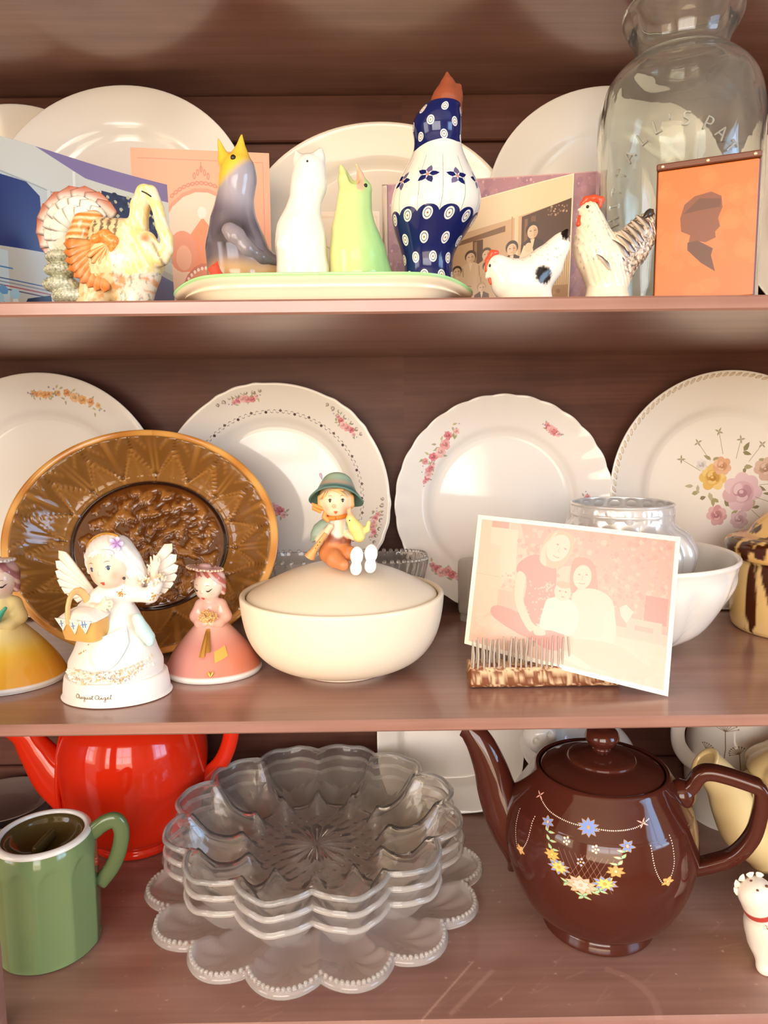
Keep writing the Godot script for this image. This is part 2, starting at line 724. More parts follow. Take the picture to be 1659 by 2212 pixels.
func stand(o: Node3D, at: Vector3, lean: float, turn := 0.0) -> void:
	o.position = at - Vector3(0, 0.0168 * sin(deg_to_rad(lean)), 0)
	o.basis = Basis(Vector3.UP, deg_to_rad(turn)) * Basis(Vector3.RIGHT, deg_to_rad(-lean))

const SH1 := 1.4816   # tops of the three shelves, then the cabinet's ceiling
const SH2 := 1.188
const SH3 := 0.9506
const TOP := 1.746

func _ready() -> void:
	# camera
	var cam := Camera3D.new()
	cam.name = "camera"
	cam.fov = 2.0 * rad_to_deg(atan(1106.0 / 1578.0))
	cam.near = 0.02
	cam.far = 20.0
	cam.position = Vector3(0, 1.40, 0.5)
	cam.basis = Basis.from_euler(Vector3(deg_to_rad(-7.1), deg_to_rad(-0.44), 0.0)) * Basis(Vector3.BACK, deg_to_rad(-0.62))
	add_child(cam)
	cam.current = true
	# sky and exposure
	var we := WorldEnvironment.new()
	we.name = "world_environment"
	var env := Environment.new()
	env.background_mode = Environment.BG_SKY
	var sky := Sky.new()
	var sm := ProceduralSkyMaterial.new()
	sm.sky_top_color = Color("7fa8dc")
	sm.sky_horizon_color = Color("dfe8f0")
	sm.ground_bottom_color = Color("8a8f80")
	sm.ground_horizon_color = Color("c9cfc8")
	sm.sky_energy_multiplier = 2.5
	sm.ground_energy_multiplier = 1.2
	sky.sky_material = sm
	env.sky = sky
	env.tonemap_mode = Environment.TONE_MAPPER_LINEAR
	env.tonemap_exposure = 0.85
	env.sdfgi_enabled = true
	env.ssao_enabled = true
	env.ssil_enabled = true
	we.environment = env
	add_child(we)
	# daylight at the windows
	area("window_daylight", Vector3(-0.5, 1.55, 2.9), Vector2(2.2, 1.7), Vector3(0, 0, -1), Color(1.0, 0.885, 0.735), 8.6)
	area("window_daylight", Vector3(2.1, 1.65, 1.3), Vector2(1.1, 1.4), Vector3(-1, 0, -0.25), Color(0.66, 0.84, 1.0), 2.9)
	area("window_daylight", Vector3(-2.0, 1.65, 1.3), Vector2(1.1, 1.4), Vector3(1, 0, -0.2), Color(1.0, 0.86, 0.68), 2.0)
	room()
	cabinet()
	top_shelf()
	middle_shelf()
	bottom_shelf()

func area(called: String, at: Vector3, size: Vector2, towards: Vector3, col: Color, energy: float) -> void:
	var l := AreaLight3D.new()
	place(l, called, self)
	l.area_size = size
	l.area_normalize_energy = true
	l.light_color = col
	l.light_energy = energy
	l.shadow_enabled = true
	l.area_range = 8.0
	l.area_attenuation = 2.0
	l.position = at
	l.basis = Basis.looking_at(towards)

func room() -> void:
	var wallm := mat("cream_plaster", "dccfb8", 0.8)
	var ceilm := mat("ceiling_paint", "f6f2ea", 0.85)
	var floorm := mat("oak_floor", "94704e", 0.45)
	var slabm := func(called: String, c: Vector3, s: Vector3, m: Material):
		var b := MB.new()
		b.box(c, s, 0.002)
		struct(called, b, m)
	slabm.call("floor", Vector3(0.05, -0.05, 1.3), Vector3(4.5, 0.1, 3.6), floorm)
	slabm.call("ceiling", Vector3(0.05, 2.65, 1.3), Vector3(4.5, 0.1, 3.6), ceilm)
	slabm.call("wall_back", Vector3(0.05, 1.3, -0.42), Vector3(4.5, 2.6, 0.1), wallm)
	# front wall with window 1 (x -1.6..0.6, y .7..2.4) and right wall with window 2 (z .75..1.85, y .95..2.35)
	var f := MB.new()
	f.box(Vector3(-1.875, 1.3, 3.02), Vector3(0.55, 2.6, 0.1), 0.002)
	f.box(Vector3(1.45, 1.3, 3.02), Vector3(1.7, 2.6, 0.1), 0.002)
	f.box(Vector3(-0.5, 0.35, 3.02), Vector3(2.2, 0.7, 0.1), 0.002)
	f.box(Vector3(-0.5, 2.5, 3.02), Vector3(2.2, 0.2, 0.1), 0.002)
	struct("wall_front", f, wallm)
	var lw := MB.new()
	lw.box(Vector3(-2.15, 1.3, 0.165), Vector3(0.1, 2.6, 1.17), 0.002)
	lw.box(Vector3(-2.15, 1.3, 2.42), Vector3(0.1, 2.6, 1.14), 0.002)
	lw.box(Vector3(-2.15, 0.475, 1.3), Vector3(0.1, 0.95, 1.1), 0.002)
	lw.box(Vector3(-2.15, 2.475, 1.3), Vector3(0.1, 0.25, 1.1), 0.002)
	struct("wall_left", lw, wallm)
	var r := MB.new()
	r.box(Vector3(2.25, 1.3, 0.165), Vector3(0.1, 2.6, 1.17), 0.002)
	r.box(Vector3(2.25, 1.3, 2.42), Vector3(0.1, 2.6, 1.14), 0.002)
	r.box(Vector3(2.25, 0.475, 1.3), Vector3(0.1, 0.95, 1.1), 0.002)
	r.box(Vector3(2.25, 2.475, 1.3), Vector3(0.1, 0.25, 1.1), 0.002)
	struct("wall_right", r, wallm)
	# window frames with glazing bars
	var wm := mat("window_paint", "f2efe6", 0.4)
	var w1 := MB.new()
	for x in [-1.57, -0.85, -0.15, 0.57]:
		w1.box(Vector3(x, 1.55, 3.0), Vector3(0.05, 1.7, 0.05), 0.003)
	for y in [0.725, 1.55, 2.375]:
		w1.box(Vector3(-0.5, y, 3.0), Vector3(2.2, 0.045, 0.045), 0.003)
	struct("window_1", w1, wm)
	var w2 := MB.new()
	for z in [0.78, 1.3, 1.82]:
		w2.box(Vector3(2.2, 1.65, z), Vector3(0.05, 1.4, 0.05), 0.003)
	for y in [0.975, 1.65, 2.325]:
		w2.box(Vector3(2.2, y, 1.3), Vector3(0.045, 0.045, 1.1), 0.003)
	struct("window_2", w2, wm)
	var w3 := MB.new()
	for z in [0.78, 1.3, 1.82]:
		w3.box(Vector3(-2.12, 1.65, z), Vector3(0.05, 1.4, 0.05), 0.003)
	for y in [0.975, 1.65, 2.325]:
		w3.box(Vector3(-2.12, y, 1.3), Vector3(0.045, 0.045, 1.1), 0.003)
	struct("window_3", w3, wm)

func wood_image(w: int, h: int, sd: int, dark: Color, light: Color) -> Image:
	var n := FastNoiseLite.new()
	n.noise_type = FastNoiseLite.TYPE_SIMPLEX_SMOOTH
	n.fractal_octaves = 4
	n.seed = sd
	n.frequency = 0.03
	var a := n.get_image(w / 16, h)
	a.resize(w, h, Image.INTERPOLATE_CUBIC)
	n.seed = sd + 7
	n.frequency = 0.22
	var b := n.get_image(w / 32, h)
	b.resize(w, h, Image.INTERPOLATE_CUBIC)
	n.frequency = 0.012
	n.seed = sd + 11
	var c := n.get_image(w, h)
	var da := a.get_data()
	var db := b.get_data()
	var dc := c.get_data()
	var out := PackedByteArray()
	out.resize(w * h * 4)
	for k in w * h:
		var t := clampf((da[k] * 0.4 + db[k] * 0.3 + dc[k] * 0.3) / 255.0, 0.0, 1.0)
		var q := dark.lerp(light, t)
		out[k * 4] = int(q.r * 255); out[k * 4 + 1] = int(q.g * 255); out[k * 4 + 2] = int(q.b * 255); out[k * 4 + 3] = 255
	return Image.create_from_data(w, h, false, Image.FORMAT_RGBA8, out)

func wood_mat(key: String, im: Image, rough: float, scale: Vector3, off := Vector3.ZERO) -> StandardMaterial3D:
	return mat(key, "ffffff", rough, {"albedo_texture": ImageTexture.create_from_image(im), "uv1_triplanar": true, "uv1_scale": scale, "uv1_offset": off,
		"clearcoat_enabled": true, "clearcoat": 0.5, "clearcoat_roughness": 0.16})

func cabinet() -> void:
	var cab := thing("china_cabinet", "dark reddish-brown varnished wooden china cabinet with open shelves holding the crockery", "cabinet", Vector3(0.03, 0, 0))
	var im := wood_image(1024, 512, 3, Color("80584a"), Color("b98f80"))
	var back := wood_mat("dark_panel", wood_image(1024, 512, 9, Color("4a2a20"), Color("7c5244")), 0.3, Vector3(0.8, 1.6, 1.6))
	back.clearcoat = 0.12
	back.clearcoat_roughness = 0.3
	back.roughness = 0.5
	back.metallic_specular = 0.3
	var plain := wood_mat("varnished_wood", im, 0.3, Vector3(0.8, 1.6, 1.6), Vector3(0.5, 0.5, 0.5))
	# the worn top of the lowest shelf: scratches, rings and dust
	var worn := Paint.new(1024, 512, Color(0, 0, 0, 0))
	var big := im.duplicate()
	big.resize(2048, 1024)
	worn.im = big
	var rng := RandomNumberGenerator.new()
	rng.seed = 5
	# texture pixels of a spot on the shelf (x, z in metres)
	var at := func(x: float, z: float) -> Vector2: return Vector2((x - 0.03 + 0.62) / 1.25 * 1024, (z + 0.42) / 0.625 * 512)
	for k in 46:
		var p: Vector2 = at.call(rng.randf_range(-0.2, 0.3), rng.randf_range(-0.12, 0.01))
		var d := Vector2.from_angle(rng.randf_range(-0.9, -0.2)) * rng.randf_range(4, 26)
		worn.line([p, p + d * 0.5 + Vector2(0, rng.randf_range(-1, 1)), p + d], rng.randf_range(0.4, 1.0), Color(0.85, 0.68, 0.58, rng.randf_range(0.1, 0.4)))
	for k in 160:
		var p: Vector2 = at.call(rng.randf_range(-0.28, 0.34), rng.randf_range(-0.28, 0.01))
		worn.ell(p.x, p.y, rng.randf_range(0.3, 0.9), rng.randf_range(0.3, 0.9), Color(0.95, 0.85, 0.78, rng.randf_range(0.25, 0.8)))
	var ring := []
	for k in 14:
		var p: Vector2 = at.call(0.165 + 0.045 * cos(-0.9 + k * 0.16), -0.012 - 0.04 * sin(-0.9 + k * 0.16))
		ring.append(p)
	worn.line(ring, 5.0, Color(0.8, 0.62, 0.55, 0.3))
	worn.line([at.call(0.05, -0.005), at.call(0.09, -0.05)], 3.0, Color(0.85, 0.7, 0.62, 0.3))
	worn.line([at.call(0.028, 0.0), at.call(0.075, -0.06)], 1.2, Color(0.95, 0.8, 0.7, 0.5))
	var wt := worn.im
	wt.resize(1024, 512, Image.INTERPOLATE_BILINEAR)
	var wornm := mat("worn_shelf", "ffffff", 0.34, {"albedo_texture": ImageTexture.create_from_image(wt), "uv1_triplanar": true, "uv1_scale": Vector3(0.8, 1.6, 1.6), "uv1_offset": Vector3(0.496, 0.5, 0.672),
		"clearcoat_enabled": true, "clearcoat": 0.35, "clearcoat_roughness": 0.22})
	var bx := func(called: String, c: Vector3, s: Vector3, m: Material, ch := 0.0015):
		var b := MB.new()
		b.box(c - cab.position, s, ch)
		put(called, b, m, cab, false)
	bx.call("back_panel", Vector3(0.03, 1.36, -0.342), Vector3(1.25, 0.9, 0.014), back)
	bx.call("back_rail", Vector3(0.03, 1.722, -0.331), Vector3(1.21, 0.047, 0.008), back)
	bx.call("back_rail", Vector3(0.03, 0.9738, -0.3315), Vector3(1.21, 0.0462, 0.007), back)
	bx.call("side_panel", Vector3(-0.595, 0.9, -0.17), Vector3(0.02, 1.8, 0.355), plain)
	bx.call("side_panel", Vector3(0.655, 0.9, -0.17), Vector3(0.02, 1.8, 0.355), plain)
	bx.call("face_stile", Vector3(-0.301, 0.9, 0.012), Vector3(0.04, 1.8, 0.018), plain)
	bx.call("face_stile", Vector3(-0.59, 0.9, 0.012), Vector3(0.03, 1.8, 0.018), plain)
	bx.call("face_stile", Vector3(0.64, 0.9, 0.012), Vector3(0.05, 1.8, 0.018), plain)
	bx.call("top_board", Vector3(0.03, TOP + 0.01, -0.165), Vector3(1.26, 0.02, 0.35), plain, 0.003)
	bx.call("cornice", Vector3(0.03, TOP + 0.06, -0.14), Vector3(1.32, 0.08, 0.4), plain, 0.01)
	bx.call("shelf", Vector3(0.03, SH1 - 0.0054, -0.1675), Vector3(1.23, 0.01, 0.335), plain, 0.0014)
	bx.call("shelf", Vector3(0.03, SH2 - 0.0049, -0.1675), Vector3(1.23, 0.009, 0.335), plain, 0.0014)
	bx.call("shelf", Vector3(0.03, SH3 - 0.0114, -0.1675), Vector3(1.23, 0.022, 0.337), wornm, 0.002)
	bx.call("base_cabinet", Vector3(0.03, 0.462, -0.14), Vector3(1.27, 0.92, 0.36), plain, 0.004)

func top_shelf() -> void:
	var china := mat("white_china", "f1ebe0", 0.07)
	var paper := mat("paper", "efe8dc", 0.7)
	var rng := RandomNumberGenerator.new()
	rng.seed = 21
	# big plates along the back
	var pl := func(label: String, x: float, z: float, lean: float, rx: float, ry: float, m: Material, called := "plate"):
		var mb := MB.new()
		plate_body(mb, rx, ry, PLATE, null, null, 96)
		var o := put(called, mb, m)
		tag(o, label, "plate" if called == "plate" else "platter", "large pale plates along the back of the top shelf")
		stand(o, Vector3(x, SH1 + 0.001, z), lean)
	pl.call("plain white plate at the left end of the top shelf, partly behind its larger neighbour", -0.372, -0.286, 6.0, 0.122, 0.122, china)
	pl.call("large plain white plate behind the turkey and the pink bear card", -0.2491, -0.232, 13.0, 0.1285, 0.1285, china)
	pl.call("large plain white plate behind the rooster and left of the big glass jar", 0.2375, -0.238, 12.5, 0.127, 0.127, china)
	pl.call("white plate at the right end of the top shelf behind the glass jar", 0.492, -0.279, 7.0, 0.122, 0.122, china)
	var p3 := Paint.new(512, 512, Color("f2e6d2"))
	for k in 26:
		p3.leaf(330 + rng.randf_range(-26, 40), 300 + rng.randf_range(-80, 110), rng.randf_range(10, 26), 5, rng.randf() * TAU, Color("a79a5e"))
	for k in 5:
		p3.line([Vector2(320 + k * 6, 430), Vector2(322 + k * 9, 330), Vector2(310 + k * 14, 240 + k * 6)], 1.2, Color("9a8a4a"))
	for q in [[345, 262, 17], [372, 300, 15], [330, 346, 15], [362, 372, 19], [300, 250, 7], [262, 300, 6], [240, 380, 5], [318, 220, 6]]:
		p3.rose(q[0], q[1], q[2], Color("e88f86"), Color("d0625f"), Color("f6c3b4"), rng)
	pl.call("cream oval platter with pink flower decal behind the white and green bird figurines", 0.006, -0.281, 6.5, 0.1385, 0.111, mat("flowered_platter", "ffffff", 0.08, {"albedo_texture": p3.tex()}), "oval_platter")

	photo_of_camper(paper, rng)
	bear_card(paper, rng)
	var fl := Paint.new(256, 160, Color("f3dfc4"))
	fl.rect(6, 6, 244, 148, Color("efd4b4")); fl.rect(9, 9, 238, 142, Color("f3dfc4"))
	fl.line([Vector2(40, 60), Vector2(90, 44), Vector2(150, 60)], 1.5, Color("c9a37a"))
	var fc := sheet("greeting_card", self, [Vector3(-0.075, 1.5875, -0.186), Vector3(0.004, 1.5875, -0.186), Vector3(0.004, SH1 + 0.0006, -0.18), Vector3(-0.075, SH1 + 0.0006, -0.18)], 0.0, mat("cream_card", "ffffff", 0.6, {"albedo_texture": fl.tex()}), paper)
	tag(fc, "small cream card standing behind the white and green bird figurines", "card")
	album_page(paper, rng)
	turkey()
	tray()
	pie_birds()
	hen_and_rooster()
	plaque()
	jar()

func photo_of_camper(paper: Material, rng: RandomNumberGenerator) -> void:
	var p := Paint.new(768, 512, Color("c9d2cf"))
	p.poly([Vector2(0, 0), Vector2(768, 0), Vector2(768, 60), Vector2(430, 60), Vector2(0, 10)], Color("8a7aa6"))
	p.poly([Vector2(0, 0), Vector2(330, 0), Vector2(480, 50), Vector2(768, 62), Vector2(768, 240), Vector2(400, 120), Vector2(0, 52)], Color("d9ddd2"))
	p.line([Vector2(0, 56), Vector2(400, 124), Vector2(768, 230)], 3, Color("a3aaa6"))
	p.poly([Vector2(20, 90), Vector2(300, 108), Vector2(338, 140), Vector2(346, 318), Vector2(20, 280)], Color("0a2a74"))
	p.poly([Vector2(20, 90), Vector2(220, 104), Vector2(120, 288), Vector2(20, 280)], Color("1450b0"))
	p.rect(20, 300, 330, 200, Color("bcc4c4"))
	p.poly([Vector2(20, 288), Vector2(240, 312), Vector2(240, 512), Vector2(20, 512)], Color("bfdcf2"))
	for k in 4:
		p.line([Vector2(20, 372 + k * 9), Vector2(366, 402 + k * 10)], 3, Color(["3f5f9c", "7b88ac", "a04a62", "4b4a74"][k]))
	p.line([Vector2(20, 342), Vector2(250, 360)], 4, Color("4f86c8"))
	p.rect(132, 326, 14, 26, Color("27509a"))
	p.poly([Vector2(290, 440), Vector2(372, 420), Vector2(384, 512), Vector2(250, 512)], Color("16294e"))
	p.poly([Vector2(20, 440), Vector2(110, 430), Vector2(150, 512), Vector2(20, 512)], Color("1f5fd0"))
	p.speckle(100, 420, 260, 512, 40, 6, 18, [Color("9fd0f0"), Color("5fa0e0"), Color("dcecf4"), Color("2f6fd8")], rng)
	p.rect(360, 116, 10, 330, Color("dde2dc"))
	p.rect(372, 126, 86, 160, Color("8c6c78"))
	# right-hand half: awning post, dark trees, a person in white
	p.rect(530, 74, 180, 150, Color("22264a"))
	p.speckle(530, 74, 710, 220, 110, 3, 9, [Color("c8c6a0"), Color("3a4068"), Color("8f936c"), Color("161a38")], rng)
	p.poly([Vector2(530, 190), Vector2(768, 270), Vector2(768, 310), Vector2(530, 220)], Color("dfe6dc"))
	p.poly([Vector2(560, 246), Vector2(768, 334), Vector2(768, 420), Vector2(540, 420)], Color("7c86b4"))
	p.rect(440, 40, 8, 130, Color("f2f2ea"))
	p.ell(507, 190, 22, 28, Color("e4b8a4"))
	p.poly([Vector2(483, 184), Vector2(488, 160), Vector2(510, 154), Vector2(528, 164), Vector2(531, 184), Vector2(507, 174)], Color("2c2c4c"))
	p.ell(500, 188, 2, 2, Color("5a4040")); p.ell(514, 188, 2, 2, Color("5a4040"))
	p.line([Vector2(500, 202), Vector2(507, 205), Vector2(514, 202)], 2, Color("b06a60"))
	p.poly([Vector2(492, 216), Vector2(522, 216), Vector2(562, 270), Vector2(562, 390), Vector2(452, 390), Vector2(462, 260)], Color("e9e4e0"))
	var o := sheet("photograph", self, [Vector3(-0.352, 1.633, -0.085), Vector3(-0.186, 1.6165, -0.205), Vector3(-0.186, SH1 + 0.0006, -0.198), Vector3(-0.352, SH1 + 0.0006, -0.078)], 0.004,
		mat("camper_photo", "ffffff", 0.25, {"albedo_texture": p.tex()}), paper, 0.0004, 0.004)
	tag(o, "curled colour photograph of a white camper with dark blue windows behind the turkey", "photograph")

func bear_card(paper: Material, rng: RandomNumberGenerator) -> void:
	var a := Color("f4b493")
	var p := Paint.new(640, 640, a)
	for k in 60:
		p.line([Vector2(0, k * 11), Vector2(640, k * 11 + rng.randf_range(-3, 3))], 1, Color(0.92, 0.62, 0.5, 0.18))
	var ln := Color("d98a70")
	p.line([Vector2(30, 34), Vector2(610, 34), Vector2(610, 630)], 2, ln)
	p.ell(320, 360, 220, 232, Color("ec9f84"))
	p.ell(320, 362, 208, 220, Color("fbd9c2"))
	# scrolled crest over the oval
	for k in 15:
		var t := -0.62 + k * 0.0886
		var c := Vector2(320 + sin(t) * 236, 362 - cos(t) * 250)
		p.ell(c.x, c.y, 11, 7, ln, t)
		p.ell(c.x, c.y, 6, 3, a, t)
	for k in 5:
		p.ell(320 + (k - 2) * 16, 88 - (2 - absi(k - 2)) * 12, 7, 12, ln)
		p.ell(320 + (k - 2) * 16, 88 - (2 - absi(k - 2)) * 12, 3, 7, a)
	p.line([Vector2(320, 40), Vector2(320, 66)], 4, ln)
	# a bear's ears and head in a tall pointed hat, inside a ring of pearls
	p.poly([Vector2(320, 230), Vector2(392, 300), Vector2(420, 420), Vector2(230, 420), Vector2(252, 300)], Color("f29a72"))
	p.ell(318, 214, 21, 21, Color("fdeadd"))
	for sx in [-1, 1]:
		p.ell(320 + sx * 96, 350, 66, 72, Color("ee9f80"))
		p.ell(320 + sx * 92, 372, 36, 44, Color("f5b898"))
	p.ell(330, 560, 132, 172, Color("d9816c"))
	p.ell(330, 562, 118, 158, Color("ee9b7c"))
	p.poly([Vector2(232, 470), Vector2(300, 560), Vector2(360, 640), Vector2(240, 640), Vector2(214, 560)], Color("f7bd97"))
	p.ell(268, 548, 5, 13, Color("6a3a34"))
	for k in 30:
		var t := PI * 0.62 + k * 0.145
		p.ell(330 + cos(t) * 124, 556 + sin(t) * 150, 6.5, 6.5, Color("fdeee2"))
	var o := sheet("greeting_card", self, [Vector3(-0.2212, 1.6487, -0.2), Vector3(-0.0975, 1.6475, -0.214), Vector3(-0.0975, SH1 + 0.0006, -0.208), Vector3(-0.2212, SH1 + 0.0006, -0.194)], 0.0,
		mat("bear_card", "ffffff", 0.55, {"albedo_texture": p.tex()}), paper)
	tag(o, "square salmon-pink greeting card with a bear in a pointed hat behind the black-and-yellow bird", "card")

func album_page(paper: Material, rng: RandomNumberGenerator) -> void:
	var p := Paint.new(768, 448, Color("b98a92"))
	p.speckle(0, 0, 768, 448, 420, 4, 26, [Color(0.68, 0.48, 0.54, 0.5), Color(0.82, 0.62, 0.64, 0.5), Color(0.62, 0.44, 0.52, 0.5)], rng)
	p.speckle(0, 0, 768, 260, 300, 1.5, 6, [Color(0.95, 0.8, 0.78, 0.6), Color(0.88, 0.7, 0.7, 0.5)], rng)
	p.rect(0, 0, 768, 3, Color("d8b0a8"))
	var o := thing("album_page", "mauve printed album page in a clear sleeve standing behind the tall blue bird", "album page", Vector3(0.11, SH1, -0.2))
	sheet("page", o, [Vector3(-0.099, 0.137, -0.012), Vector3(0.1, 0.1418, 0.006), Vector3(0.1, 0.001, 0.012), Vector3(-0.099, 0.001, -0.006)], 0.0,
		mat("album_print", "ffffff", 0.3, {"albedo_texture": p.tex()}), paper, 0.002)
	var b := MB.new()
	b.tube(curve([Vector3(-0.1005, 0.0015, -0.006), Vector3(-0.1005, 0.07, -0.009), Vector3(-0.1005, 0.136, -0.012)], 4), [0.0028], 12)
	put("sleeve_edge", b, mat("clear_plastic", "f6efe6", 0.05, {"refraction_enabled": true, "transparency": BaseMaterial3D.TRANSPARENCY_ALPHA, "refraction_scale": 0.045}), o)
	mats["clear_plastic"].albedo_color.a = 0.1
	# sepia group portrait
	var s := Paint.new(576, 600, Color("e8c79a"))
	s.rect(0, 0, 576, 600, Color("d9b184"))
	s.poly([Vector2(0, 0), Vector2(576, 0), Vector2(576, 96), Vector2(300, 128), Vector2(0, 150)], Color("f4d8ac"))
	s.rect(330, 118, 16, 330, Color("f0d2a4")); s.rect(316, 118, 6, 330, Color("c99e70"))
	s.poly([Vector2(360, 128), Vector2(576, 92), Vector2(576, 260), Vector2(360, 290)], Color("5a3c28"))
	s.rect(372, 140, 14, 140, Color("8a6240")); s.rect(400, 134, 20, 150, Color("7a5436"))
	s.speckle(440, 110, 560, 150, 26, 2, 6, [Color("c9a27a"), Color("8a6a4a")], rng)
	s.poly([Vector2(60, 180), Vector2(290, 150), Vector2(290, 176), Vector2(60, 200)], Color("8a6444"))
	s.rect(150, 190, 44, 190, Color("6a4a32")); s.rect(156, 196, 12, 170, Color("a88058"))
	s.poly([Vector2(392, 300), Vector2(576, 236), Vector2(576, 470), Vector2(392, 500)], Color("f0cf9c"))
	for k in 20:
		s.line([Vector2(398 + k * 9, 318 - k * 3), Vector2(398 + k * 9, 500)], 2.2, Color("b08558"))
	s.rect(0, 430, 576, 170, Color("c69c70"))
	s.speckle(0, 430, 576, 600, 120, 4, 16, [Color(0.5, 0.36, 0.24, 0.35), Color(0.9, 0.74, 0.52, 0.3)], rng)
	# people: x, head y, size, clothes, hair, skirt
	for q in [[30, 330, 1.05, "4a3424", "4e3826"], [140, 262, 1.15, "e3c096", "5a4230"], [210, 262, 1.1, "dcb88c", "6b5038"], [80, 320, 1.0, "e6c49a", "4a3626"], [320, 256, 1.25, "3e2c20", "4e3c2c"], [408, 196, 1.35, "463224", "4a3828"],
			[215, 320, 1.0, "d8b284", "5a4432"], [45, 420, 1.0, "d9b68c", "5a4230"], [190, 410, 0.9, "6b4c36", "c9a070"]]:
		var x: float = q[0]
		var y: float = q[1]
		var k: float = q[2]
		s.poly([Vector2(x - 10 * k, y + 20 * k), Vector2(x + 10 * k, y + 20 * k), Vector2(x + 36 * k, y + 36 * k), Vector2(x + 40 * k, y + 130 * k), Vector2(x + 30 * k, y + 240), Vector2(x - 30 * k, y + 240), Vector2(x - 40 * k, y + 130 * k), Vector2(x - 36 * k, y + 36 * k)], Color(q[3]))
		s.poly([Vector2(x - 7 * k, y + 24 * k), Vector2(x + 7 * k, y + 24 * k), Vector2(x, y + 60 * k)], Color("f0d6ae"))
		s.ell(x, y - 5 * k, 22 * k, 24 * k, Color(q[4]))
		s.ell(x, y + 3 * k, 17 * k, 21 * k, Color("ecc8a0"))
		s.line([Vector2(x - 10 * k, y - 1 * k), Vector2(x - 4 * k, y - 1 * k)], 2.5, Color("5a4030"))
		s.line([Vector2(x + 4 * k, y - 1 * k), Vector2(x + 10 * k, y - 1 * k)], 2.5, Color("5a4030"))
		s.poly([Vector2(x + 2 * k, y - 14 * k), Vector2(x + 17 * k, y - 4 * k), Vector2(x + 14 * k, y + 18 * k), Vector2(x + 4 * k, y + 24 * k)], Color(0.6, 0.42, 0.28, 0.25))
		s.line([Vector2(x - 4 * k, y + 13 * k), Vector2(x + 4 * k, y + 13 * k)], 1.4, Color("b08060"))
		s.line([Vector2(x - 30 * k, y + 40 * k), Vector2(x - 26 * k, y + 110 * k), Vector2(x + 4 * k, y + 120 * k)], 3, Color(0.35, 0.24, 0.16, 0.5))
	# the man at the right holds a child in white; a boy in a sailor blouse stands in front
	s.poly([Vector2(372, 250), Vector2(412, 270), Vector2(410, 400), Vector2(340, 420), Vector2(345, 320)], Color("f4dcb6"))
	s.ell(392, 262, 17, 20, Color("efcfa6"))
	s.poly([Vector2(10, 450), Vector2(86, 450), Vector2(92, 570), Vector2(4, 570)], Color("e2c096"))
	s.line([Vector2(22, 452), Vector2(46, 490), Vector2(72, 452)], 8, Color("4a3426"))
	s.rect(16, 570, 24, 30, Color("d9b084")); s.rect(54, 570, 24, 30, Color("d9b084"))
	s.rect(0, 0, 576, 5, Color("fbe8c4")); s.rect(570, 0, 6, 600, Color("fbe8c4"))
	var g := sheet("photograph", self, [Vector3(0.058, 1.589, -0.1925), Vector3(0.1765, 1.6155, -0.176), Vector3(0.1725, SH1 + 0.0006, -0.172), Vector3(0.058, SH1 + 0.0006, -0.186)], 0.003,
		mat("sepia_photo", "ffffff", 0.35, {"albedo_texture": s.tex()}), paper)
	tag(g, "old sepia photograph of a family group on a porch, behind the white hen", "photograph")

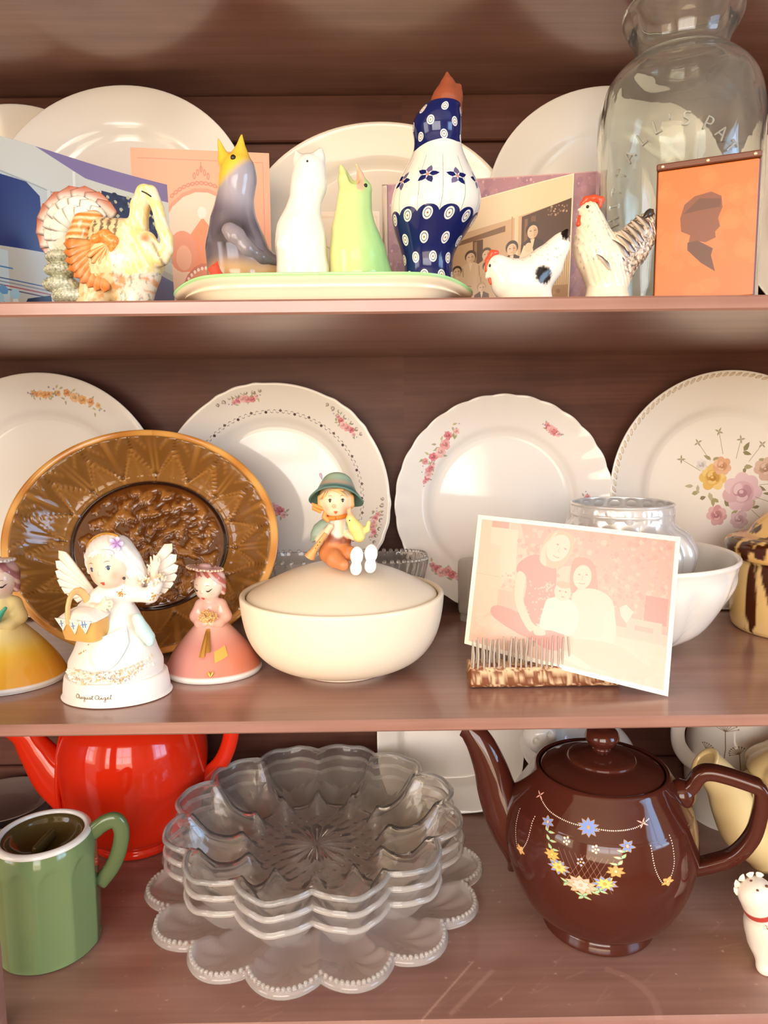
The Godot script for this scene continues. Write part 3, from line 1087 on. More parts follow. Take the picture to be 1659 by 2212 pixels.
func turkey() -> void:
	var o := thing("turkey_figurine", "painted ceramic turkey figurine with rust-edged fan tail and pale yellow head", "figurine", Vector3(-0.195, SH1, -0.05))
	var cream := hexl("ecd6a6")
	var orange := hexl("e08a3c")
	var dark := hexl("4a3a2e")
	var white := hexl("f5efe2")
	var n := FastNoiseLite.new()
	n.frequency = 0.16
	n.seed = 4
	var b := Blob.new()
	b.base = 0.0
	b.k0 = 6.0
	b.ell(V([[10.6,35.2,0,0.3]][0]), Vector3(29, 26, 20))
	b.chain([[-0.6,56.3,0,10],[15.8,49.7,0,13.4],[29.5,36.7,0,12.1]])
	b.chain([[22.7,23.7,0,13.5],[18.4,5.7,0,12.9]])
	b.chain([[-5.8,24,0,12.1],[-12,4.4,0,11.5]])
	# neck, head and long wattle
	b.chain([[21.1,43.2,0,11.4],[24.6,58.8,2,7],[27.6,72.6,4,6.6],[31.8,80.6,5.6,6.6]], 2.0)
	b.chain([[36.6,81,7.3,4.9],[41.5,69.4,9.3,4.3],[44.1,56.6,10,4.6],[47.3,48.7,10,4.6],[47.2,40.7,10.1,4.3],[44.3,34.4,10.1,3.6]], 1.0)
	b.chain([[32.5,47.7,8,6.6],[41.2,34.6,9.4,5.3]], 3.0)
	var body := MB.new()
	b.build(body, 1.15, func(p: Vector3, nn: Vector3) -> Color:
		var f := n.get_noise_3d(p.x * 1.6 + p.y * 0.5, p.y * 0.5, p.z)
		var col := cream
		if p.x > 17.0 and p.y > 22.0 + (p.x - 17.0) * 0.2:
			col = hexl("f4dc92").lerp(hexl("f8eccb"), ss(0.0, 0.5, f + 0.25))
			col = col.lerp(hexl("d96a2c"), exp(-pow(Vector2(p.x - 33, p.y - 48).length() / 4.0, 2.0)) * 0.9)
			col = col.lerp(dark, exp(-pow((p.x - 37.5 - (46.0 - p.y) * 0.45) / 1.2, 2.0)) * ss(47, 44, p.y) * ss(24, 30, p.y) * 0.7)
		else:
			# barred back, orange patches, white breast
			var bar := sin(p.x * 1.15 + f * 3.0)
			if p.y > 42.0 and p.x < 14: col = cream.lerp(dark, ss(0.35, 0.7, bar) * ss(42, 48, p.y) * 0.85)
			col = col.lerp(hexl("e9b67c"), ss(0.0, 0.5, f) * 0.6)
			if p.y < 40.0 and p.x > 10.0: col = col.lerp(white, 0.6).lerp(dark, ss(0.12, 0.45, n.get_noise_3d(p.x * 2.5, p.y * 1.1, p.z)) * 0.6)
			if p.y < 24.0: col = col.lerp(orange, ss(0.05, 0.4, n.get_noise_3d(p.x * 0.7 + 40, p.y * 0.9, 0)) * 0.75)
		return col, func(p: Vector3, _n): return (0.35 if p.x < 15.0 else 0.08) * n.get_noise_3d(p.x * 3, p.y * 1.2, p.z * 3))
	var glaze := mat("painted_glaze", "ffffff", 0.13, {"vertex_color_use_as_albedo": true})
	put("body", body, glaze, o)
	# eye line
	var ey := MB.new()
	ey.tube(curve([V([[31.8,80,13,0.3]][0]) * 0.001, V([[34.9,78.5,13.6,0.3]][0]) * 0.001, V([[38.3,76.3,12.6,0.3]][0]) * 0.001], 4), [0.0005], 6)
	put("eye", ey, mat("black_paint", "1c1614", 0.3), o)
	# three tiers of tail feathers, each feather a piece of its own
	var rust := hexl("b4532c")
	var piv := V([[-18.4,52.6,0,0.3]][0]) * 0.001
	var tiers := [[0.0405, -0.010, 11], [0.0315, -0.003, 10], [0.0225, 0.004, 8]]
	for t in 3:
		for k in tiers[t][2]:
			var u: float = float(k) / (tiers[t][2] - 1)
			var an := deg_to_rad(lerpf(56.0, 222.0, u))
			var dir := Vector3(cos(an), sin(an) * 1.0, -0.1)
			var ln: float = tiers[t][0] * (0.84 + 0.2 * sin(PI * minf(u * 1.25, 1.0)))
			var f := MB.new()
			petal(f, piv + Vector3(0, 0, tiers[t][1]), dir, Vector3(0.25, 0.1, 1), ln, ln * 0.56, 0.0022, func(a: float, s: float) -> Color:
				var c := hexl("d9d6cc").lerp(white, ss(0.3, 0.7, a))
				c = c.lerp(hexl("8f8f92"), ss(0.75, 1.0, absf(s)) * 0.55)
				if t == 0: c = c.lerp(rust, ss(0.76, 0.97, a))
				elif t == 1: c = c.lerp(hexl("c08a6a"), ss(0.9, 1.0, a) * 0.7)
				else: c = c.lerp(dark, ss(0.5, 0.2, a) * 0.5)
				if u > 0.72: c = c.lerp(hexl("c4cdae"), ss(0.72, 1.0, u) * 0.8)
				return c, 0.86, 0.0)
			put("tail_feather", f, glaze, o)
	# rump behind the wing, and the grey-green coverts piled below the fan
	var rump := Blob.new()
	rump.k0 = 3.0
	rump.chain([[-19.1,49.6,2,8.7],[-14.8,62.2,2.7,6],[-6.7,64.4,0,6.7]])
	var rm := MB.new()
	rump.build(rm, 1.2, func(p, _n): return orange.lerp(cream, ss(-0.2, 0.4, sin(p.y * 1.4) * 0.5)))
	put("rump", rm, glaze, o)
	var cv := Blob.new()
	cv.base = 0.0
	cv.k0 = 1.2
	for q in [[118, 556, 34, 12], [115, 582, 36, 13], [112, 612, 38, 15], [135, 636, 44, 16], [180, 640, 40, 16]]:
		var c := V([-0.0, 0, 0])
		var px: float = (q[0] - 212.0) * 0.345
		var py: float = (645.0 - q[1]) * 0.345 + 8.0
		cv.ell(Vector3(px, maxf(py, q[3] * 0.34), -2.0), Vector3(q[2] * 0.34, q[3] * 0.40, 13.0), Basis.IDENTITY, 1.2)
	var cm := MB.new()
	cv.build(cm, 1.0, func(p: Vector3, _n):
		var f := n.get_noise_3d(p.x * 2.2, p.y * 5.0, p.z * 2)
		return hexl("b9bda0").lerp(hexl("e2e2cc"), ss(-0.2, 0.3, f)).lerp(hexl("5d6250"), ss(0.15, 0.5, n.get_noise_3d(p.x * 3.0 + 60, p.y * 3.0, p.z)) * 0.8),
		func(p: Vector3, _n): return 0.4 * sin(p.x * 2.6 + p.y))
	put("tail_coverts", cm, glaze, o)
	# wing: shoulder and fanned quills
	var w0 := V([[9.3,43.2,17.4,0.3]][0]) * 0.001
	var sh := Blob.new()
	sh.chain([[-1.9,46.9,15.4,3.6],[6.4,48.8,17.4,4.2],[11.1,45,17.4,4.2],[10.4,38,16.8,3.3]], 3.0)
	var sm := MB.new()
	sh.build(sm, 1.0, func(p, _n): return orange.lerp(hexl("f0b26c"), ss(-0.2, 0.5, n.get_noise_3d(p.x * 2, p.y * 4, 0))))
	put("wing_shoulder", sm, glaze, o)
	var wing := Node3D.new()
	place(wing, "wing", o)
	for k in 9:
		var an := deg_to_rad(178.0 + k * 9.8)
		var f := MB.new()
		var ln := 0.0375 - 0.0006 * absf(k - 3.0)
		petal(f, w0 + Vector3(0, 0.001, -0.001 + k * 0.0002), Vector3(cos(an), sin(an), -0.16), Vector3(0.1, 0.2, 1), ln, 0.0098, 0.0022, func(a: float, s: float) -> Color:
			return orange.lerp(hexl("f2b67a"), 0.5 + 0.5 * sin(a * 26.0)).lerp(dark, ss(0.55, 0.95, absf(s)) * 0.9).lerp(hexl("c96e36"), ss(0.6, 1.0, a) * 0.6), 0.85)
		put("feather", f, glaze, wing)
	for k in 4:
		var an := deg_to_rad(205.0 + k * 17.0)
		var f := MB.new()
		petal(f, w0 + Vector3(0, 0, 0.0016), Vector3(cos(an), sin(an), -0.1), Vector3(0.1, 0.2, 1), 0.019, 0.0058, 0.002, func(a: float, s: float) -> Color:
			return hexl("eda35c").lerp(dark, ss(0.6, 1.0, absf(s))).lerp(cream, ss(0.4, 0.0, absf(s)) * 0.3), 0.8)
		put("covert_feather", f, glaze, wing)

func tray() -> void:
	var o := thing("oblong_tray", "cream oblong ceramic tray with pale green lip holding the bird figurines", "tray", Vector3(-0.0385, SH1, -0.076))
	var b := MB.new()
	var pr := curve(mm([[0, 3.4], [60, 3.4], [78, 3.6], [86, 6], [92, 12], [97, 17.5], [99.5, 19.6], [100.5, 18.6], [98.5, 15.5], [95.5, 12.5], [95.5, 10.5], [93.5, 8.5], [89, 3.0], [85, 0.6], [82, 0], [78, 0.4], [75, 1.2], [0, 1.2]]), 3)
	b.lathe(pr, 120, func(_a, d: float, _p): return hexl("a9dc9a") if d < 0.44 else hexl("f5e6c8"), func(th: float, r: float, y: float) -> Vector3:
		var e := 0.42
		var c := cos(th)
		var s := sin(th)
		var q := Vector2(signf(s) * pow(absf(s), e), signf(c) * pow(absf(c), e))
		var rr := r / 0.1
		# pointed tabs at the two ends, which dip below the rim
		var tab := exp(-pow(c / 0.42, 2.0)) * ss(0.85, 1.0, rr)
		return Vector3(q.x * (rr * 0.094) + signf(s) * tab * 0.0165, y - tab * 0.0075 * ss(0.006, 0.016, y), q.y * rr * 0.062))
	put("dish", b, mat("painted_glaze"), o)

func pie_birds() -> void:
	var glaze := mat("painted_glaze")
	var floor_y := SH1 + 0.0036
	# black-and-yellow bird
	var o := thing("bird_figurine", "grey-black ceramic bird figurine with open yellow beak, leftmost standing in the tray", "figurine", Vector3(-0.0985, floor_y, -0.075), 0.0, "open-beaked bird figurines in the oblong tray")
	var b := Blob.new()
	b.base = 0.0
	b.k0 = 8.0
	b.chain([[-4.9,6.4,0,19.1],[-5.3,24.2,0,21.9],[-6.6,46.3,0,21.4],[-8.1,64.9,0,15.4],[-6.4,81.6,0,11.8],[-3.8,96.5,0,12.1],[-3.2,103.1,0,11.4]])
	b.chain([[-0.7,34.8,-1.8,17.6],[11.3,31.6,-3.5,12],[22.8,33.5,-4.9,6.4]])
	b.chain([[-10.2,100.8,0,5.5],[-13.4,109.7,0,4.5],[-17.6,124.5,0,1]], 3.0)
	b.chain([[-2.9,103.1,0,8.3],[-1.5,112.9,0,5.5],[0,126.7,0,1.2]], 3.0)
	var m := MB.new()
	b.build(m, 1.15, func(p: Vector3, _n) -> Color:
		var c := hexl("6d6570").lerp(hexl("8a7d80"), ss(50, 20, p.y))
		c = c.lerp(hexl("a8a2ac"), ss(62, 84, p.y + p.x * 0.4))
		c = c.lerp(hexl("f3c648"), ss(98, 107, p.y - p.x * 0.85))
		if p.z > 8: c = c.lerp(hexl("3c3638"), exp(-pow((Vector2(p.x + 5, p.y - 51).length() - 8.5) / 4.5, 2.0)) * 0.85 * ss(4, 10, p.z))
		c = c.lerp(hexl("2a2a38"), ss(8, 13, p.x) * ss(84, 92, p.y) * ss(106, 98, p.y))
		c = c.lerp(hexl("c8a06a"), ss(38, 26, p.y) * 0.85)
		return c)
	put("body", m, glaze, o)
	var w := Blob.new()
	w.k0 = 4.0
	w.chain([[-7.8,53.8,17.5,6.4],[-4.1,49.8,17.9,7.1],[3.6,41.3,17.2,6.1],[13.6,36,12.7,4.1],[24.1,33.2,4.9,1.4]])
	var wm := MB.new()
	w.build(wm, 0.9, func(p: Vector3, _n): return hexl("938b90").lerp(hexl("5b5458"), ss(0, 20, p.x)))
	put("wing", wm, glaze, o)
	var eye := MB.new()
	var ep: Array = [[-4.8,107.4,0,0.3]][0]
	eye.ell(b.front(ep[0], ep[1]) * 0.001, Vector3(0.002, 0.0021, 0.0013))
	put("eye", eye, mat("black_paint"), o)
	var toes := MB.new()
	for q in [[9.5, 16.5], [13.5, 16.8], [17, 17.4]]:
		toes.ell(Vector3(q[0], q[1], 17) * 0.001, Vector3(0.0032, 0.0022, 0.003))
	put("foot", toes, mat("white_china"), o)
	# small red bird at its foot
	var r := thing("bird_figurine", "tiny red crested bird with black face peeping over the tray rim", "figurine", Vector3(-0.124, floor_y, -0.038))
	var rb := Blob.new()
	rb.base = 0.0
	rb.k0 = 2.0
	rb.chain([[10.9,4.5,0,4],[11.3,15.7,0,5.6],[9.7,23.1,0,3.6]])
	rb.chain([[10.3,23.7,0,2.6],[11.5,28.5,0,0.8]], 1.0)
	rb.chain([[7.7,22.5,0,2.3],[4.7,23.4,0,0.7]], 1.0)
	rb.chain([[12.7,15.7,0,4],[19.6,8.3,0,1.7]])
	var rbm := MB.new()
	rb.build(rbm, 0.7, func(p: Vector3, _n): return hexl("e0523c").lerp(hexl("1e1814"), ss(-4.6, -5.6, p.x) * ss(33, 31, p.y) * 0.0 + exp(-pow(Vector2(p.x + 3.9, p.y - 17.5).length() / 2.2, 4.0))))
	put("body", rbm, glaze, r)
	# all-white bird
	var c := thing("bird_figurine", "plain white ceramic bird figurine with two-peaked open beak, second in the tray", "figurine", Vector3(-0.0535, floor_y, -0.073), 0.0, "open-beaked bird figurines in the oblong tray")
	var cb := Blob.new()
	cb.base = 0.0
	cb.k0 = 7.0
	cb.chain([[-1.2,5.6,0,19.1],[-1.4,26.8,0,18.6],[-2.7,47.1,0,17.8],[-2.4,58.9,0,16],[0,72.2,0,10.8],[1.6,79.9,0,9.4],[4.3,90.5,0,11.8],[5.2,101,0,11.7]])
	cb.chain([[-0.3,102,0,6.2],[-2.9,108.6,0,3.8],[-4.8,114.5,0,1.4]], 3.0)
	cb.chain([[9.1,103.6,0,7.6],[12,110.2,0,4.5],[13.8,115.7,0,1.7]], 3.0)
	cb.chain([[-15.4,44.8,10.5,3.4],[-4.4,60.5,13.2,3.4],[6.2,68.5,7.7,2.7]], 4.0)
	var cmb := MB.new()
	cb.build(cmb, 1.15, func(_p, _n): return hexl("f4efe6"))
	put("body", cmb, glaze, c)
	var ce := MB.new()
	var cp: Array = [[4.6,103.7,0,0.3]][0]
	ce.ell(cb.front(cp[0], cp[1]) * 0.001, Vector3(0.0008, 0.0009, 0.0006))
	put("eye", ce, mat("black_paint"), c)
	# red thing half hidden behind it
	var red := thing("figurine", "small red ceramic figurine almost hidden between the white and the green bird", "figurine", Vector3(-0.0305, floor_y, -0.118))
	var rdm := MB.new()
	rdm.lathe(curve(mm([[0, 26], [5, 25], [8, 20], [8.5, 12], [10, 4], [10, 0], [0, 0]]), 4), 24)
	put("body", rdm, mat("red_glaze", "e8503c", 0.12), red)
	# green bird
	var g := thing("bird_figurine", "pale green ceramic bird figurine with wide open beak, third in the tray", "figurine", Vector3(-0.0105, floor_y, -0.076), 0.0, "open-beaked bird figurines in the oblong tray")
	var gb := Blob.new()
	gb.base = 0.0
	gb.k0 = 8.0
	gb.chain([[-1.6,5.7,0,18.5],[-2.1,23.6,0,20.5],[-3.2,42.4,0,19.4],[-5.7,59.3,0,14.7],[-5.5,74.4,0,11.2],[-4.7,82.8,0,11.5]])
	gb.chain([[-1.5,82.8,0,9.8],[2.4,88.4,0,5.9]], 4.0)
	gb.chain([[6.5,30.8,-2.1,12.8],[17.8,20.6,-3.5,7.8]])
	gb.chain([[-7.8,84.5,0,9.1],[-11.1,94.5,0,5.6],[-14.7,104.5,0,1.7]], 3.0)
	gb.chain([[1.4,89.4,0,5.6],[-0.9,98.4,0,2.8],[-2.9,106.3,0,0.9]], 2.0)
	gb.cut(V([[-5.6,98.6,5.6,0.3]][0]), Vector3(4.6, 10, 8), tilt(0, 0, 14), 1.5)
	var gm := MB.new()
	gb.build(gm, 1.0, func(p: Vector3, _n): return hexl("a9d88c").lerp(hexl("dfe09a"), ss(14, -18, p.x) * 0.85).lerp(hexl("f0b79c"), ss(83, 86, p.y) * ss(-3.5, -2.0, p.x) * ss(3.4, 1.5, p.x)))
	put("body", gm, glaze, g)
	var ge := MB.new()
	var gp: Array = [[3.8,88.7,0,0.3]][0]
	ge.ell(gb.front(gp[0], gp[1]) * 0.001, Vector3(0.0014, 0.0015, 0.0014))
	put("eye", ge, mat("black_paint"), g)
	blue_bird(floor_y)

# tall patterned bird: turned body with the print laid round it
func blue_bird(floor_y: float) -> void:
	var rows := [[-5.6,1,0,21],[-5.9,14.3,0,20.9],[-5.9,31.8,0,19],[-5.9,43.9,0,21.1],[-4,57.6,0,27.5],[-1.1,70.3,0,33.1],[0.3,80.5,0,34.4],[0.7,91.7,0,31.9],[1.4,102.8,0,26.1],[1.8,111.9,0,21.2],[1.8,118.6,0,18.7],[1.5,125.9,0,17.9],[1.1,133.6,0,18.6],[1.8,140.9,0,17.9],[3.6,146.8,0,15.7],[5.7,150.7,0,13.3],[7.4,152.7,0,7],[7.8,153.4,0,0.2]]
	rows = curve(rows, 5)
	var lens := [0.0]
	for k in range(1, rows.size()):
		lens.append(lens[-1] + absf(rows[k][1] - rows[k - 1][1]))
	var p := Paint.new(1024, 1024, Color("f6efe2"))
	var blue := Color("14205c")
	var yy := func(h: float) -> float: return 1024.0 * (1.0 - h)
	# texture height is the share of the bird's height (0 foot, 1 crown)
	var dot := func(x: float, y: float, r: float, kx := 0.72):
		p.ell(x, y, r * kx, r, Color("f2ece0"))
		p.ell(x, y, r * kx * 0.7, r * 0.7, Color("3a4a78"))
		p.ell(x, y, r * kx * 0.58, r * 0.58, Color("f2ece0"))
		p.ell(x, y, r * kx * 0.17, r * 0.17, Color("a0603c"))
	for k in 12:
		p.line([Vector2(k * 85.3 + 12, 300), Vector2(k * 85.3 + 10, 700)], 1.6, Color("7a7468"))
	p.rect(0, yy.call(0.42), 1024, 1024, blue)
	for k in 12:
		p.ell(k * 85.3 + 10 - 42, yy.call(0.42), 45, 44, blue)
		p.ell(k * 85.3 + 10, yy.call(0.40), 30, 34, blue)
	for k in 13:
		dot.call(k * 85.3 - 32, yy.call(0.425), 28)
	for r in 4:
		for k in 9:
			dot.call(k * 113.8 + (r % 2) * 57 + 20, yy.call(0.325 - r * 0.085), 27, 0.84 + r * 0.09)
	for k in 9:
		var cx := k * 113.8 + 10
		var cy: float = yy.call(0.6) + (k % 2) * 8
		for j in 5:
			var a := j * TAU / 5 - PI / 2 + k
			p.leaf(cx + cos(a) * 6, cy + sin(a) * 8, 40, 26, a, blue if (j + k) % 3 else Color("6a6286"))
		p.ell(cx, cy, 7, 9, Color("cf9080"))
	# hood
	p.poly([Vector2(0, 0), Vector2(1024, 0), Vector2(1024, yy.call(0.775)), Vector2(760, yy.call(0.8)), Vector2(640, yy.call(0.785)), Vector2(540, yy.call(0.79)), Vector2(430, yy.call(0.775)), Vector2(330, yy.call(0.755)), Vector2(200, yy.call(0.76)), Vector2(0, yy.call(0.775))], blue)
	for r in 3:
		for k in 6:
			dot.call(k * 170.7 + (r % 2) * 85 + 30, yy.call(0.81 + r * 0.065), 23, 1.15)
	var o := thing("bird_figurine", "tall dark blue and white hand-painted bird figurine with brown beak, rightmost in the tray", "figurine", Vector3(0.0467, floor_y, -0.085), 0.0, "open-beaked bird figurines in the oblong tray")
	var b := MB.new()
	var n := rows.size() - 1
	var top: float = rows[n][1]
	b.grid(72, n, func(a: float, d: float) -> Vector3:
		var r: Array = rows[int(round(d * n))]
		var th := a * TAU + PI
		return Vector3(r[0] + sin(th) * r[3], maxf(r[1], 0.0), cos(th) * r[3]) * 0.001, null, func(a: float, _d: float, q: Vector3): return Vector2(a, 1.0 - q.y * 1000.0 / top))
	put("body", b, mat("blue_print_glaze", "ffffff", 0.07, {"albedo_texture": p.tex()}), o)
	var k := Blob.new()
	k.k0 = 3.0
	k.chain([[6,145.5,0,12.6],[8.1,155,0,10.5],[9.2,164.8,0,5.6],[8.8,173,0,1.7]])
	k.chain([[12,148.4,0,8.4],[15.1,158.2,0,5.2],[17.9,164.1,0,2.1]])
	var km := MB.new()
	k.build(km, 0.9, func(_p, _n): return hexl("9c5438"))
	put("beak", km, mat("painted_glaze"), o)

func hen_and_rooster() -> void:
	var glaze := mat("painted_glaze")
	var red := mat("red_paint", "e8502e", 0.25)
	var n := FastNoiseLite.new()
	n.frequency = 0.2
	var o := thing("hen_figurine", "small white ceramic hen figurine with black spots, pecking, right of the tray", "figurine", Vector3(0.105, SH1, -0.034))
	var b := Blob.new()
	b.base = 0.0
	b.k0 = 8.0
	b.chain([[-10.2,14.5,0,12.5],[2.9,14.3,0,14.5],[15.3,27,0,11.1],[24.9,40.1,0,5.9],[30.2,50.2,0,1.6]])
	b.chain([[-8.6,18.9,0,11.2],[-18.2,26,0,8.2]])
	b.chain([[-21.5,24.1,0,4.6],[-27,18.4,0,0.8]], 3.0)
	b.chain([[-3.5,-1,0,9.2],[13.1,-1.1,0,8.6]])
	var m := MB.new()
	b.build(m, 0.9, func(p: Vector3, _n) -> Color:
		var f := n.get_noise_3d(p.x * 2, p.y * 2, p.z)
		var c := hexl("f7f0e2")
		c = c.lerp(hexl("1f1a1c"), ss(7.0, 5.0, Vector2(p.x - 10.8, p.y - 17.5).length() + f * 1.5) if p.z > 0 else 0.0)
		c = c.lerp(hexl("1f1a1c"), ss(41.0, 44.0, p.y + f * 3) * (1.0 if p.x > 25 else 0.0))
		c = c.lerp(hexl("8a6a50"), ss(0.3, 0.5, f) * ss(24, 28, p.y) * 0.7 * ss(30, 20, p.x))
		c = c.lerp(hexl("f2dc8a"), ss(6, 0, p.y) * 0.6)
		return c)
	put("body", m, glaze, o)
	var comb := Blob.new()
	comb.chain([[-26.4,23.4,2,1.6],[-25.5,29.9,2.6,2.3],[-22.6,34.9,2.6,2.3],[-19.3,35.4,2,1.6]], 1.0, 0.4)
	comb.chain([[-24.5,17,2.6,1.3],[-23.8,13.8,2.6,1]], 1.0)
	var cm := MB.new()
	comb.build(cm, 0.6)
	put("comb", cm, red, o)
	var e := MB.new()
	var hp: Array = [[-24.8,25.7,0,0.3]][0]
	e.ell(b.front(hp[0], hp[1]) * 0.001, Vector3(0.0009, 0.0011, 0.0009))
	put("eye", e, mat("black_paint"), o)
	# rooster
	var r := thing("rooster_figurine", "cream ceramic rooster figurine with red comb and dark tail, in front of the glass jar", "figurine", Vector3(0.171, SH1, -0.042))
	var rb := Blob.new()
	rb.base = 0.0
	rb.k0 = 7.0
	rb.chain([[-18.1,65.3,0,6.6],[-16.6,56.1,0,8.3],[-14.2,41.8,0,13.3],[-9.7,32.1,0,14.6],[-5.3,19.2,0,12],[-3.5,2.9,0,13.4]])
	rb.chain([[-4.9,28.2,0,12.7],[8.1,40,0,10],[18.7,51.1,0,8.3],[24.7,61.2,0,4.3]])
	rb.chain([[5.4,19.1,0,7.3],[16.6,35.1,0,5.3],[24.6,44.6,0,4]])
	rb.chain([[-21.8,66.6,0,3],[-26.1,65.7,0,1]], 2.0)
	rb.ell(V([[-4.2,3.6,0,0.3]][0]), Vector3(15, 7, 12))
	var rm := MB.new()
	rb.build(rm, 0.95, func(p: Vector3, _n) -> Color:
		var f := n.get_noise_3d(p.x * 1.5, p.y * 1.5, p.z)
		var c := hexl("f6e6cb")
		if p.y > 24 and p.x < 8: c = c.lerp(hexl("6a5444"), ss(0.25, 0.5, n.get_noise_3d(p.x * 4.0 + p.y, p.y * 0.8, p.z)) * 0.6)
		c = c.lerp(hexl("b8a287"), ss(0, 14, p.x) * ss(14, 20, p.y) * ss(0.0, 0.4, f + 0.25) * 0.8)
		c = c.lerp(hexl("54463c"), ss(1, 9, p.x) * ss(16, 24, p.y + p.x * 0.1) * ss(-0.1, 0.2, n.get_noise_3d((p.x + p.y) * 2.2, (p.y - p.x) * 0.6, p.z)) * ss(-2.0, 2.0, p.z) * 0.9)
		c = c.lerp(hexl("cfe08a"), ss(5, 1, p.y) * 0.5)
		return c, func(p: Vector3, _n): return 0.25 * sin(p.x * 2.0 + p.y * 0.8) if p.y > 12 else 0.0)
	put("body", rm, glaze, r)
	var rc := Blob.new()
	rc.chain([[-23.8,69.9,2,1.6],[-20.5,72.7,2,2.6],[-15,73.6,2,2.6],[-10,72.3,2,2.3]], 1.0, 0.4)
	rc.chain([[-10,72.9,2,2],[-11.2,67.9,2,1.3]], 1.0)
	rc.chain([[-25.7,60.9,2.6,1.3],[-26.4,55.7,3.3,2]], 1.0)
	var rcm := MB.new()
	rc.build(rcm, 0.6)
	put("comb", rcm, red, r)
	var re := MB.new()
	var rp: Array = [[-21.1,66.6,0,0.3]][0]
	re.ell(rb.front(rp[0], rp[1]) * 0.001, Vector3(0.0011, 0.0012, 0.0009))
	put("eye", re, mat("black_paint"), r)
	# dark sickle feathers across the raised tail
	for k in 9:
		var f := MB.new()
		var t := k / 8.0
		var p0 := V([[-12.8,25.1,15.3,0.3]][0]).lerp(V([[18.5,55.2,8.6,0.3]][0]), t * 0.92) * 0.001
		petal(f, p0 + Vector3(-0.004, 0.007, 0), Vector3(0.75, -0.55, 0.0), Vector3(0.2, 0.3, 1), 0.0185 - 0.003 * absf(t - 0.5), 0.0078, 0.0016, func(a: float, s: float) -> Color:
			return hexl("54463e").lerp(hexl("efe0c8"), ss(0.35, 0.95, s) * 0.8), 0.6, -0.002)
		put("tail_feather", f, glaze, r)
	var tt := MB.new()
	petal(tt, V([[17.5,56.9,4.6,0.3]][0]) * 0.001, Vector3(0.8, 0.75, 0), Vector3(0, 0.2, 1), 0.0115, 0.008, 0.0035, func(_a, _s): return hexl("3a3230"), 0.5)
	put("tail_feather", tt, glaze, r)

func plaque() -> void:
	var o := thing("portrait_plaque", "amber portrait plaque with dark head silhouette, brown-framed, in front of the jar", "plaque", Vector3(0.2305, SH1, -0.0285), deg_to_rad(-25.0))
	var p := Paint.new(256, 400, Color("da6e2c"))
	var rng := RandomNumberGenerator.new()
	rng.seed = 8
	p.speckle(0, 0, 256, 400, 60, 10, 40, [Color(0.92, 0.56, 0.3, 0.2), Color(0.84, 0.44, 0.18, 0.2)], rng)
	var sh := Color("7c4628")
	p.speckle(60, 70, 170, 250, 50, 12, 26, [Color(0.8, 0.48, 0.26, 0.25)], rng)
	p.poly([Vector2(62, 150), Vector2(72, 110), Vector2(98, 88), Vector2(140, 80), Vector2(166, 96), Vector2(170, 130), Vector2(160, 160), Vector2(166, 186), Vector2(154, 200), Vector2(156, 218), Vector2(130, 230), Vector2(112, 224), Vector2(86, 232), Vector2(90, 204), Vector2(66, 190)], sh)
	p.poly([Vector2(70, 138), Vector2(110, 96), Vector2(166, 104), Vector2(164, 128), Vector2(110, 132)], Color("623821"))
	p.poly([Vector2(84, 226), Vector2(110, 222), Vector2(150, 250), Vector2(146, 270), Vector2(158, 320), Vector2(120, 290), Vector2(84, 248)], Color("5e361f"))
	var f := MB.new()
	f.box(Vector3(0, 0.0455, 0.0035), Vector3(0.0635, 0.089, 0.004), 0.0006, Basis.IDENTITY, Color.WHITE, true)
	put("portrait_panel", f, mat("amber_print", "ffffff", 0.35, {"albedo_texture": p.tex()}), o, false)
	var b := MB.new()
	b.box(Vector3(0, 0.0475, -0.0055), Vector3(0.066, 0.095, 0.014), 0.0012)
	put("frame", b, mat("brown_frame", "6e3f28", 0.4), o, false)
	var t := MB.new()
	t.box(Vector3(0, 0.0927, 0.0035), Vector3(0.066, 0.0046, 0.0056), 0.0008)
	put("top_strip", t, mat("brown_frame"), o, false)
	for x in [-0.029, 0.0, 0.029]:
		var rv := MB.new()
		rv.ell(Vector3(x, 0.0927, 0.0062), Vector3(0.0014, 0.0014, 0.0009), Basis.IDENTITY, 10)
		put("rivet", rv, mat("rivet_metal", "e8c8a4", 0.3, {"metallic": 0.8}), o)

func glass_mat() -> StandardMaterial3D:
	var g := mat("clear_glass", "ffffff", 0.02, {"refraction_enabled": true, "transparency": BaseMaterial3D.TRANSPARENCY_ALPHA, "refraction_scale": 0.045})
	g.albedo_color = Color(0.98, 0.99, 0.96, 0.05)
	return g

